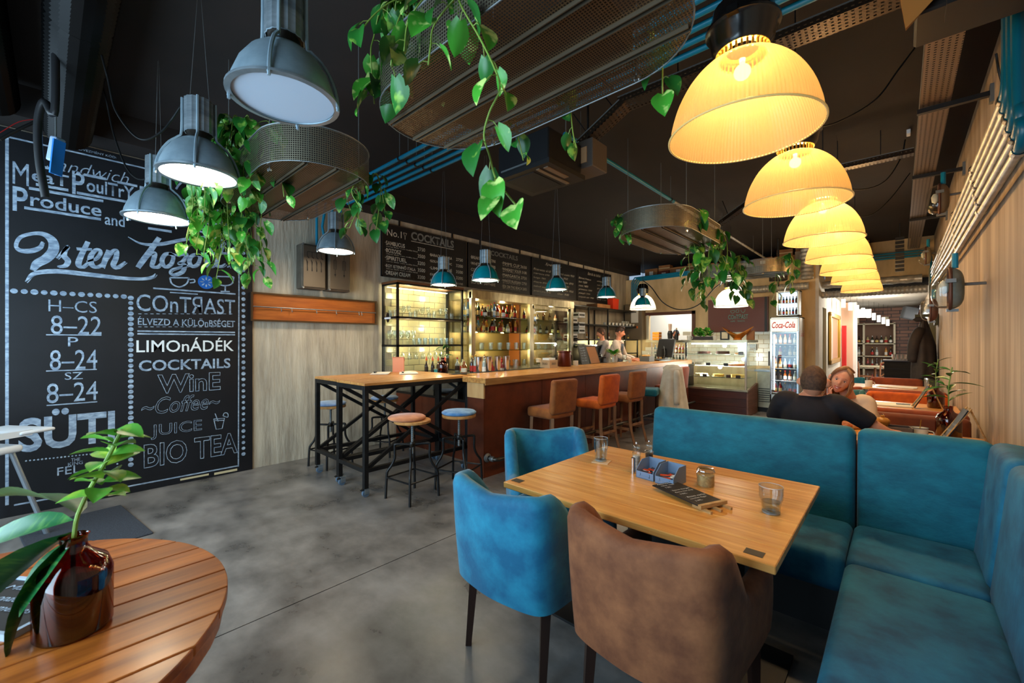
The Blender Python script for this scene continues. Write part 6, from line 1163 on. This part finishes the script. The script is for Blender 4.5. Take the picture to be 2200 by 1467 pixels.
g=thing('wood_mill','round honey-brown wooden mill standing in the grey condiment box','mill',(-.1,4.46,.758)); MB().lathe([(0,0),(.03,0),(.032,.08),(.045,.1),(.045,.12),(.03,.135),(.012,.14),(.014,.155),(0,.16)],16).build('body',mat('mill_wood',(196,136,60),.4),g,smooth=60); MB().lathe([(0,.158),(.008,.16),(.0,.172)],8).build('knob',chrome,g)
mkbox('napkin_sheet','white paper menu under the condiment box on the nearest wall table','menu',(.08,4.32,.75),(.3,.2,.006),paper,.3)
g=thing('clipboard_menu','clipboard of menus on the second wall table','menu',(-.12,6.65,.75),.1)
for k in range(3): MB().box((.005*k,.004*k,.005+.005*k),(.42,.3,.004),(0,0,.02*k)).build('sheet',paper,g)
MB().box((.15,0,.024),(.12,.03,.014)).build('clip',steel,g)
g=thing('clipboard_menu','loose menus and cup on the third wall table','menu',(-.05,9.3,.75),-.1)
for k in range(2): MB().box((.03*k,0,.006+.006*k),(.45,.3,.005),(0,0,.05*k)).build('sheet',paper,g)
g=thing('coffee_mug','pale mug on the third wall table','mug',(-.38,9.2,.75)); MB().lathe([(0,0),(.045,0),(.05,.1),(.046,.1),(0,.01)],14).build('body',porcelain,g,smooth=50); MB().tube(crom([(.045,0,.08),(.075,0,.07),(.07,0,.03),(.045,0,.03)],3),.005,6).build('handle',porcelain,g)

for y in (12.6,14.2): point('far_room_lamp',(-.4,y,2.3),34,(1,.93,.82),.1)
# ================================================================== PEOPLE
def skinobj(name,nodes,edges,m,parent,root=0,lv=2):
    bm=bmesh.new(); ly=bm.verts.layers.skin.verify(); vs=[]
    for i,(p,r) in enumerate(nodes):
        v=bm.verts.new(p); rr=r if isinstance(r,tuple) else (r,r); v[ly].radius=rr; v[ly].use_root=(i==root); vs.append(v)
    for a,b in edges: bm.edges.new((vs[a],vs[b]))
    me=bpy.data.meshes.new(name); bm.to_mesh(me); bm.free(); me.materials.append(m); o=ob(name,me,parent)
    k=o.modifiers.new('skin','SKIN'); k.use_smooth_shade=True; subsurf(o,lv); return o
def chain(nodes,edges,pts,start=None):
    prev=start
    for p,r in pts:
        nodes.append((p,r)); i=len(nodes)-1
        if prev is not None: edges.append((prev,i))
        prev=i
    return prev
def headmesh(m,name='head',female=False):
    mb=MB()
    def hf(s,t):
        a=2*PI*s; ph=PI*t; x=math.sin(ph)*math.sin(a); y=math.sin(ph)*math.cos(a); z=math.cos(ph)
        X=x*.076; Y=y*.094; Z=z*.118
        if Z<0: k=(-Z/.118); X*=1-.32*k**1.4; Y=Y*(1-.28*k**1.5)+(.012*k if y>0 else .02*k)
        if y>.2:
            g=lambda cx,cz,sx,sz: math.exp(-((X-cx)/sx)**2-((Z-cz)/sz)**2)
            Y+= .026*g(0,-.022,.011,.02)+.014*g(0,.0,.008,.022) - .012*g(.03,.008,.016,.012)-.012*g(-.03,.008,.016,.012)+.006*g(.04,-.025,.02,.02)+.006*g(-.04,-.025,.02,.02)+.008*g(0,-.062,.02,.006)+.006*g(0,-.098,.018,.014)+.004*g(0,.032,.05,.01)
        return V((X,Y,Z))
    mb.grid(hf,48,36,True); return mb.mesh(name,m,True)
def ear(parent,sg,m): MB().grid(lambda a,b:V((sg*(.074+.02*math.sin(PI*b)+.006*math.cos(2*PI*a)),-.008+.018*b*math.cos(2*PI*a),-.002+.03*b*math.sin(2*PI*a))),16,5,True).build('ear',m,parent,smooth=True).modifiers.new('s','SOLIDIFY').thickness=.006
def face(h,eyec,lip,brow,smile=True):
    for sx in(-1,1):
        MB().lathe([(0,.0),(.0125,.0)],16) ; 
        e=MB(); e.grid(lambda a,t:V((sx*.03+.0125*math.sin(PI*t)*math.cos(2*PI*a),.0765+.005*math.sin(PI*t)*math.sin(2*PI*a) ,.006+.0052*math.cos(PI*t))),12,8,True); e.build('eye',mat('eye_white',(236,232,226),.2),h,smooth=True)
        MB().add([(sx*.03+.0052*math.cos(k*PI/6),.0822,.006+.0052*math.sin(k*PI/6)) for k in range(12)],[tuple(range(12))]).build('iris',mat('iris_dark',eyec,.2),h)
        MB().tube([(sx*.017,.083,.026),(sx*.03,.082,.031),(sx*.045,.072,.026)],[.0028,.0034,.0015],6).build('eyebrow',brow,h)
        MB().tube([(sx*.016,.082,.009),(sx*.03,.0845,.0155),(sx*.044,.075,.009)],.0014,5).build('eyelid',mat('lid',(120,76,56),.5),h)
    if smile:
        MB().tube(crom([(-.026,.078,-.05),(-.012,.09,-.057),(0,.0925,-.058),(.012,.09,-.057),(.026,.078,-.05)],3),[.0015]+[.003]*11+[.0015],6).tube(crom([(-.026,.078,-.05),(-.013,.087,-.068),(0,.09,-.071),(.013,.087,-.068),(.026,.078,-.05)],3),[.0015]+[.0038]*11+[.0015],6).build('lips',lip,h,smooth=True)
        MB().tube(crom([(-.021,.08,-.053),(0,.0905,-.064),(.021,.08,-.053)],4),[.002,.003,.004,.0045,.005,.0045,.004,.003,.002],6).build('teeth',mat('teeth',(240,236,226),.3),h,smooth=True)
    else: MB().tube([(-.02,.08,-.058),(0,.089,-.06),(.02,.08,-.058)],.003,6).build('lips',lip,h,smooth=True)
def hand(parent,pos,d,up,m,side=1,curl=.6,s=1.,name='hand'):
    """palm along d from the wrist; up = back of hand"""
    d=V(d).normalized(); up=(V(up)-d*V(up).dot(d)).normalized(); r=d.cross(up)*side; p=V(pos); N=[];E=[]
    chain(N,E,[(p-d*.02*s,(.02*s,.026*s)),(p+d*.03*s,(.016*s,.034*s)),(p+d*.07*s,(.014*s,.036*s))])
    o=skinobj(name,N,E,m,parent,0,2)
    for k in range(4):
        b=p+d*.07*s+r*(.03-.02*k)*s; L=[.042,.047,.043,.034][k]*s; N=[(b-d*.02*s,.009*s)];E=[]; dd=d.copy(); q=b
        pts=[]
        for j in range(3):
            q=q+dd*L*[1,.65,.5][j]; pts.append((q,[.0088,.0078,.0065][j]*s)); dd=(dd*math.cos(curl*(.8+.2*j))-up*math.sin(curl*(.8+.2*j))).normalized()
        N.append((b,.0095*s)); E.append((0,1)); chain(N,E,pts,1); skinobj('finger',N,E,m,o,0,1)
    t=p+r*.026*s+d*.01*s; N=[];E=[]; chain(N,E,[(t-r*.012*s,.012*s),(t+r*.018*s+d*.025*s,.011*s),(t+r*.026*s+d*.055*s-up*.008*s,.009*s),(t+r*.02*s+d*.078*s-up*.018*s,.0075*s)]); skinobj('thumb',N,E,m,o,0,1); return o
def loft(mb,secs,r,f,n=20):
    """closed stack of ellipses: (centre, half width, half depth)"""
    r=V(r);f=V(f); o=len(mb.v)
    for c,a,b in secs:
        for k in range(n): t=2*PI*k/n; mb.v.append(tuple(V(c)+r*a*math.cos(t)+f*b*math.sin(t)))
    for i in range(len(secs)-1):
        for k in range(n): mb.f.append((o+i*n+k,o+i*n+(k+1)%n,o+(i+1)*n+(k+1)%n,o+(i+1)*n+k))
    mb.f.append(tuple(o+k for k in range(n))[::-1]); mb.f.append(tuple(o+(len(secs)-1)*n+k for k in range(n))); return mb
def ball(mb,c,r):
    return mb.lathe([(.001,-r)]+[(r*math.sin(PI*k/8),-r*math.cos(PI*k/8)) for k in range(1,8)]+[(.001,r)],14,c)
def limb(mb,pts):
    C=crom([(p[0],p[1],p[2]) for p,_ in pts],4); R=[]
    for i in range(len(pts)-1): R+=[pts[i][1]+(pts[i+1][1]-pts[i][1])*j/4 for j in range(4)]
    R.append(pts[-1][1]); mb.tube(C,R,14); ball(mb,tuple(pts[0][0]),pts[0][1]*.98); return mb
def blob(mb,name,m,parent,vox=.012,sm=8):
    o=mb.build(name,m,parent,smooth=True); k=o.modifiers.new('remesh','REMESH'); k.mode='VOXEL'; k.voxel_size=vox; k.use_smooth_shade=True
    k=o.modifiers.new('smooth','SMOOTH'); k.factor=.5; k.iterations=sm; return o
def person(label,root,J,skin_,top,legm,sleeve='short',bw=1.):
    """J: dict of joints in world metres"""
    g=thing('person',label,'person',root); o=V(root); P=lambda k:V(J[k])-o
    f=V(J['toe']).normalized(); r=V((P('shr')-P('shl')).to_tuple()); sw=r.length/2; r.normalize(); f2=r.cross(V((0,0,1))); 
    if f2.dot(f)<0: f2=-f2
    pv,ch,nk,hd=P('pelvis'),P('chest'),P('neck'),P('head'); mid=(P('shl')+P('shr'))/2
    def torso(k,up=.0):
        return [(pv-V((0,0,.1)),(.15+k)*bw,.11+k),(pv,(.155+k)*bw,.115+k),(pv.lerp(ch,.5),(.145+k)*bw,.105+k),(ch,(.165+k)*bw,.118+k),(ch.lerp(mid,.7),(.16+k)*bw,.11+k),(mid+V((0,0,.03+up)),(.115+k)*bw,.075+k),(mid.lerp(nk,.7)+V((0,0,.03+up)),.062+k,.06+k)]
    b=MB(); loft(b,torso(0),r,f2); limb(b,[(mid,.06),(nk,.056),(nk.lerp(hd,.7),.05)])
    for s in('l','r'):
        limb(b,[(P('sh'+s),.055),(P('sh'+s).lerp(P('el'+s),.5),.046),(P('el'+s),.038),(P('el'+s).lerp(P('wr'+s),.35),.038),(P('wr'+s),.026)])
        limb(b,[(P('hip'+s),.085),(P('kn'+s),.056),(P('kn'+s).lerp(P('an'+s),.35),.056),(P('an'+s),.038),(P('an'+s)+V(J['toe'])*.14-V((0,0,.03)),.032)])
    blob(b,'body',skin_,g)
    b=MB(); loft(b,torso(.016,-.012),r,f2)
    for s in('l','r'):
        sh,el,wr=P('sh'+s),P('el'+s),P('wr'+s)
        if sleeve=='short': limb(b,[(sh+(mid-sh)*.25+V((0,0,.01)),.075),(sh,.074),(sh.lerp(el,.4),.07),(sh.lerp(el,.66),.068)])
        else: limb(b,[(sh+(mid-sh)*.25+V((0,0,.01)),.07),(sh,.068),(sh.lerp(el,.5),.058),(el,.052),(el.lerp(wr,.45),.048),(el.lerp(wr,.9),.038)])
    blob(b,'shirt',top,g,.011,6)
    b=MB(); loft(b,[(pv-V((0,0,.13)),.16*bw,.12),(pv-V((0,0,.02)),.165*bw,.125),(pv+V((0,0,.05)),.155*bw,.118)],r,f2)
    for s in('l','r'): limb(b,[(P('hip'+s),.1),(P('kn'+s),.07),(P('kn'+s).lerp(P('an'+s),.85),.055)])
    blob(b,'trousers',legm,g,.016,6)
    return g,o
def seated(x,y,face,z=.47,lean=.1,cz=.86,nz=1.04,sw=.19):
    J=dict(pelvis=(x,y,z+.1),chest=(x,y+face*lean,cz),neck=(x,y+face*(lean+.02),nz),hipl=(x-.1,y+face*.08,z+.06),hipr=(x+.1,y+face*.08,z+.06),knl=(x-.12,y+face*.45,z+.05),knr=(x+.12,y+face*.45,z+.05),anl=(x-.12,y+face*.42,.08),anr=(x+.12,y+face*.42,.08),toe=V((0,face,0)),shl=(x-sw,y+face*lean,nz-.06),shr=(x+sw,y+face*lean,nz-.06)); return J
skin_m=mat('skin_man',(226,152,116),.5,0,(210,134,98),20); skin_w=mat('skin_woman',(226,166,132),.45,0,(214,140,110),14)
# the man, seen from behind
J=seated(-.49,3.79,1,cz=.88,nz=1.1,sw=.175,lean=.03); J.update(head=(-.47,3.80,1.2),ell=(-.77,3.95,.82),wrl=(-.64,4.2,.8),elr=(-.07,3.9,.87),wrr=(.1,4.13,.8))
g,o=person('man with cropped brown hair and black T-shirt, seen from behind, leaning on the table',(-.49,3.79,.47),J,skin_m,mat('tshirt_black',(20,16,20),.85,0,(28,22,26),10,bump=.3,bscale=9),mat('jeans_dark',(30,34,46),.8),'short',1.04)
h=ob('head',headmesh(skin_m),g,V((-.47,3.80,1.2))-o,(math.radians(-4),math.radians(2),math.radians(6)),scale=(1.05,1.05,1.02))
hm=MB()
def hairf(s,t):
    a=2*PI*s; c=math.cos(a); lim=(2.05 if c<.0 else 2.05-.95*c); ph=lim*t; x=math.sin(ph)*math.sin(a); y=math.sin(ph)*c; z=math.cos(ph); X=x*.0795; Y=y*.098; Z=z*.122
    if Z<0: k=-Z/.122; X*=1-.25*k; Y=Y*(1-.2*k)
    return V((X,Y,Z))
hm.grid(hairf,48,24,True); hm.build('hair',brownhair,h,smooth=True); ear(h,1,skin_m); ear(h,-1,skin_m); face(h,(60,40,30),mat('lip_m',(180,96,80),.5),brownhair,False)
hand(g,V(J['wrr'])-o,(.3,1,-.05),(0,0,1),skin_m,-1,.5); hand(g,V(J['wrl'])-o,(.5,1,-.05),(0,0,1),skin_m,1,.5)
# the woman, facing the camera, head on her hand
J=seated(-.28,4.98,-1,cz=.84,nz=1.0,sw=.165,lean=.1); hc=atD(1808,817,3.72)
J.update(neck=(hc.x+.04,hc.y+.13,.99),head=tuple(hc),shl=(hc.x-.13,hc.y+.16,.95),shr=(hc.x+.165,hc.y+.15,.955),chest=(-.3,4.9,.84),ell=(hc.x-.12,4.62,.80),wrl=(hc.x-.085,hc.y-.02,.98),elr=(hc.x+.2,hc.y+.05,.79),wrr=(hc.x+.05,hc.y-.1,.79))
g,o=person('smiling woman with shoulder-length brown-blonde hair, cream blouse and chin on her hand',(-.28,4.98,.47),J,skin_w,mat('blouse_cream',(228,208,186),.8,0,(212,190,168),6,bump=.3,bscale=10),mat('jeans_dark',(0,0,0)),'long')
tocam=(V((0,0,HZ))-hc); yaw=math.atan2(-tocam.x,tocam.y)
h=ob('head',headmesh(skin_w),g,hc-o,None); h.rotation_euler=(Matrix.Rotation(yaw-.12,3,'Z')@Matrix.Rotation(math.radians(-2),3,'X')@Matrix.Rotation(math.radians(-20),3,'Y')).to_euler(); h.scale=(.95,.95,.95)
face(h,(70,50,40),mat('lip_w',(196,84,76),.4),mat('brow_w',(90,58,40),.7)); ear(h,1,skin_w); ear(h,-1,skin_w)
hw=mat('hair_woman',(112,70,42),.5,0,(176,124,76),18,(1,1,.12),bump=.5,bscale=60,bstretch=(1,1,.1),sheen=.3)
def wf(s,t):
    op=.36*min(1,t*3.2); a=2*PI*(op/2+(1-op)*s); lat=min(1,t/.42); fall=max(0,(t-.42)/.58); ph=lat*PI/2*1.02; r=1+.05*math.sin(s*50)
    part=max(0,math.cos(a))*.0
    x=math.sin(ph)*math.sin(a); y=math.sin(ph)*math.cos(a); z=math.cos(ph)
    X=x*(.088+.014*fall)*r; Y=y*(.105+.006*fall)*r; Z=z*.131-fall*(.2 if X<0 else .17)-.01
    Y-=.0; 
    if fall>0: X*=1-.12*fall**2+.1*math.sin(fall*6)
    return V((X,Y,Z))
hr=MB().grid(wf,56,26).build('hair',hw,h,smooth=True); hr.modifiers.new('s','SOLIDIFY').thickness=.012
MB().tube(crom([(.075,.03,-.03),(.09,.035,-.08),(.083,.03,-.14),(.09,.02,-.19)],4),[.012,.016,.02,.022,.024,.024,.022,.02,.018,.016,.012,.008,.004],10).tube(crom([(-.072,.03,.02),(-.085,.02,-.04),(-.08,.0,-.1)],4),[.01,.014,.016,.018,.018,.016,.012,.008,.004],10).build('hair_lock',hw,h,smooth=True)
MB().tube(crom([(-.06,-.02,.1),(0,.035,.127),(.05,.06,.095),(.082,.04,.03)],4),[.01,.014,.016,.018,.02,.02,.018,.018,.018,.016,.016,.014,.012],10).tube(crom([(.0,.035,.125),(-.05,.06,.09),(-.08,.04,.03)],4),[.012,.014,.016,.016,.016,.014,.012,.01,.008],10).build('fringe',hw,h,smooth=True)
MB().tube(crom([(.074,.01,-.03),(.07,.05,-.1),(.05,.04,-.16)],4),.0025,5).build('earphone_wire',white,h)
hand(g,V(J['wrl'])-o,(-.05,-.1,1),(-.7,-.7,0),skin_w,-1,1.1,.9); hand(g,V(J['wrr'])-o,(-.6,-.4,0),(0,0,1),skin_w,-1,.5,.9)
# bar staff
def standing(x,y,face,H_=1.8,lean=.12):
    f=V(face).normalized(); r=V((f.y,-f.x,0)); c=V((x,y,0)); Z_=lambda z,a=0,b=0:tuple(c+f*a+r*b+V((0,0,z)))
    return dict(pelvis=Z_(.98),chest=Z_(1.33,lean*.6),neck=Z_(1.52,lean),head=Z_(1.69,lean+.03),hipl=Z_(.92,0,-.1),hipr=Z_(.92,0,.1),knl=Z_(.5,.02,-.1),knr=Z_(.5,.02,.1),anl=Z_(.08,0,-.1),anr=Z_(.08,0,.1),toe=f,shl=Z_(1.46,lean*.9,-.18),shr=Z_(1.46,lean*.9,.18)),Z_
sh_w=mat('shirt_white',(226,206,190),.8,0,(206,186,170),6,bump=.3,bscale=10)
J,Z_=standing(-4.5,8.05,(1,.25,0)); J.update(elr=Z_(1.2,.22,.24),wrr=Z_(1.13,.46,.2),ell=Z_(1.2,.22,-.22),wrl=Z_(1.13,.46,-.12))
g,o=person('young barman in white shirt and grey apron leaning on the bar',(-4.5,8.05,0),J,skin_m,sh_w,mat('trousers_black',(24,24,26),.8),'long')
h=ob('head',headmesh(skin_m),g,V(J['head'])-o); h.rotation_euler=(math.radians(-14),0,math.radians(-58)); face(h,(40,30,24),mat('lip_m',(0,0,0)),brownhair,False); ear(h,1,skin_m); ear(h,-1,skin_m)
dh=mat('hair_dark',(28,18,14),.6,0,(70,40,20),30,bump=.5,bscale=90); hm=MB().grid(lambda s,t:hairf(s,t*.8)*1.06+V((0,.006,.012*(1-t))),48,20,True).build('hair',dh,h,smooth=True); MB().rbox((0,.045,.115),(.11,.08,.045),.02,3).build('quiff',dh,h,smooth=True)
a_=MB().grid(lambda s,t:V((Z_(0)[0],Z_(0)[1],0))+V((J['toe']))*(.21+.03*math.sin(PI*s)-.06*t)+V((J['toe'].y,-J['toe'].x,0))*(-.14+.28*s)*(1 if t>.3 else .62)+V((0,0,1.45-.72*t))-o,12,10); a_=a_.build('apron',mat('apron_grey',(84,90,100),.8),g,smooth=True); a_.modifiers.new('s','SOLIDIFY').thickness=.01
for sg in(-1,1): MB().tube([V(J['neck'])-o+V((0,sg*.06,.0)),V(Z_(1.45,.17,sg*.07))-o],.008,6).build('apron_strap',mat('apron_grey',(0,0,0)),g)
MB().tube(crom([V(J['neck'])-o+V((-.03,-.08,.0)),V(J['neck'])-o+V((.07,-.05,-.02)),V(J['neck'])-o+V((.1,.03,-.06)),V(J['neck'])-o+V((.03,.09,.0))],3),.02,6).build('collar',mat('shirt_white',(0,0,0)),g,smooth=True)
hand(g,V(J['wrr'])-o,(1,.2,-.1),(0,0,1),skin_m,-1,.4); hand(g,V(J['wrl'])-o,(1,.2,-.1),(0,0,1),skin_m,1,.4)
J,Z_=standing(-4.85,8.45,(-.6,-.8,0)); J.update(elr=Z_(1.2,.28,.2),wrr=Z_(1.25,.5,.14),ell=Z_(1.18,.25,-.2),wrl=Z_(1.22,.5,-.1))
g,o=person('second bar worker in a white shirt, turned to the back shelf behind the barman',(-4.85,8.45,0),J,skin_m,sh_w,mat('trousers_green',(60,84,74),.8),'long')
h=ob('head',headmesh(skin_m),g,V(J['head'])-o,(math.radians(-12),0,math.radians(140))); MB().grid(lambda s,t:hairf(s,t)*1.03,40,20,True).build('hair',brownhair,h,smooth=True); ear(h,1,skin_m); ear(h,-1,skin_m); hand(g,V(J['wrr'])-o,(-.6,-.8,0),(0,0,1),skin_m,-1,.9); hand(g,V(J['wrl'])-o,(-.6,-.8,0),(0,0,1),skin_m,1,.9)
J,Z_=standing(-4.52,11.6,(.2,-1,0),lean=.05); J.update(elr=Z_(1.15,.15,.24),wrr=Z_(1.1,.36,.1),ell=Z_(1.15,.15,-.24),wrl=Z_(1.1,.36,-.1))
g,o=person('kitchen worker with a dark cap seen through the hatch',(-4.52,11.6,0),J,skin_m,mat('tshirt_black',(0,0,0)),mat('trousers_black',(0,0,0)),'short')
h=ob('head',headmesh(skin_m),g,V(J['head'])-o,(math.radians(-10),0,math.radians(190))); face(h,(40,30,24),mat('lip_m',(0,0,0)),brownhair,False); ear(h,1,skin_m); ear(h,-1,skin_m)
MB().grid(lambda s,t:hairf(s,t*.75)*1.08+V((0,0,.012)),40,16,True).build('cap',mat('cap_navy',(24,30,44),.7),h,smooth=True); MB().lathe([(.084,.02),(.084,.06),(.078,.062)],32).build('cap_band',mat('cap_navy',(0,0,0)),h,smooth=True); MB().grid(lambda s,t:V(((-.075+.15*s)*(1-.15*t),.06+.04*math.sin(PI*s)-.0*t+.01,-.03-.08*t)),12,6).build('beard',brownhair,h,smooth=True)
hand(g,V(J['wrr'])-o,(0,-1,-.2),(0,0,1),skin_m,-1,.6); hand(g,V(J['wrl'])-o,(0,-1,-.2),(0,0,1),skin_m,1,.6)
import numpy as np
# lines family 1 (dir Y) and 2 (dir X), vertical not tested
L1=[((17,294),(316,359)),((204,1058),(511,1002)),((818,477),(996,516)),((817,594),(1304,654)),((1648,1218),(1758,1048)),((1235,305),(1600,545)),((2122,148),(2009,477)),((1085,1033),(1300,957)),((440,1385),(995,1140)),((540,632),(800,652)),((1587,290),(1848,628))]
L2=[((1085,1033),(1648,1218)),((1320,960),(1758,1048)),((785,410),(1000,320)),((1340,600),(1490,575)),((1415,880),(1845,920))]
def vp(L,vy=None):
    A=[];b=[]
    for p,q in L:
        d=np.array(q,float)-p; n=np.array([-d[1],d[0]])/np.hypot(*d); A.append(n); b.append(n@np.array(p))
    A=np.array(A);b=np.array(b)
    s=np.linalg.lstsq(A,b,rcond=None)[0]
    return s, A@s-b
for L in(L1,L2):
    s,r=vp(L);print(s,np.round(r,1))
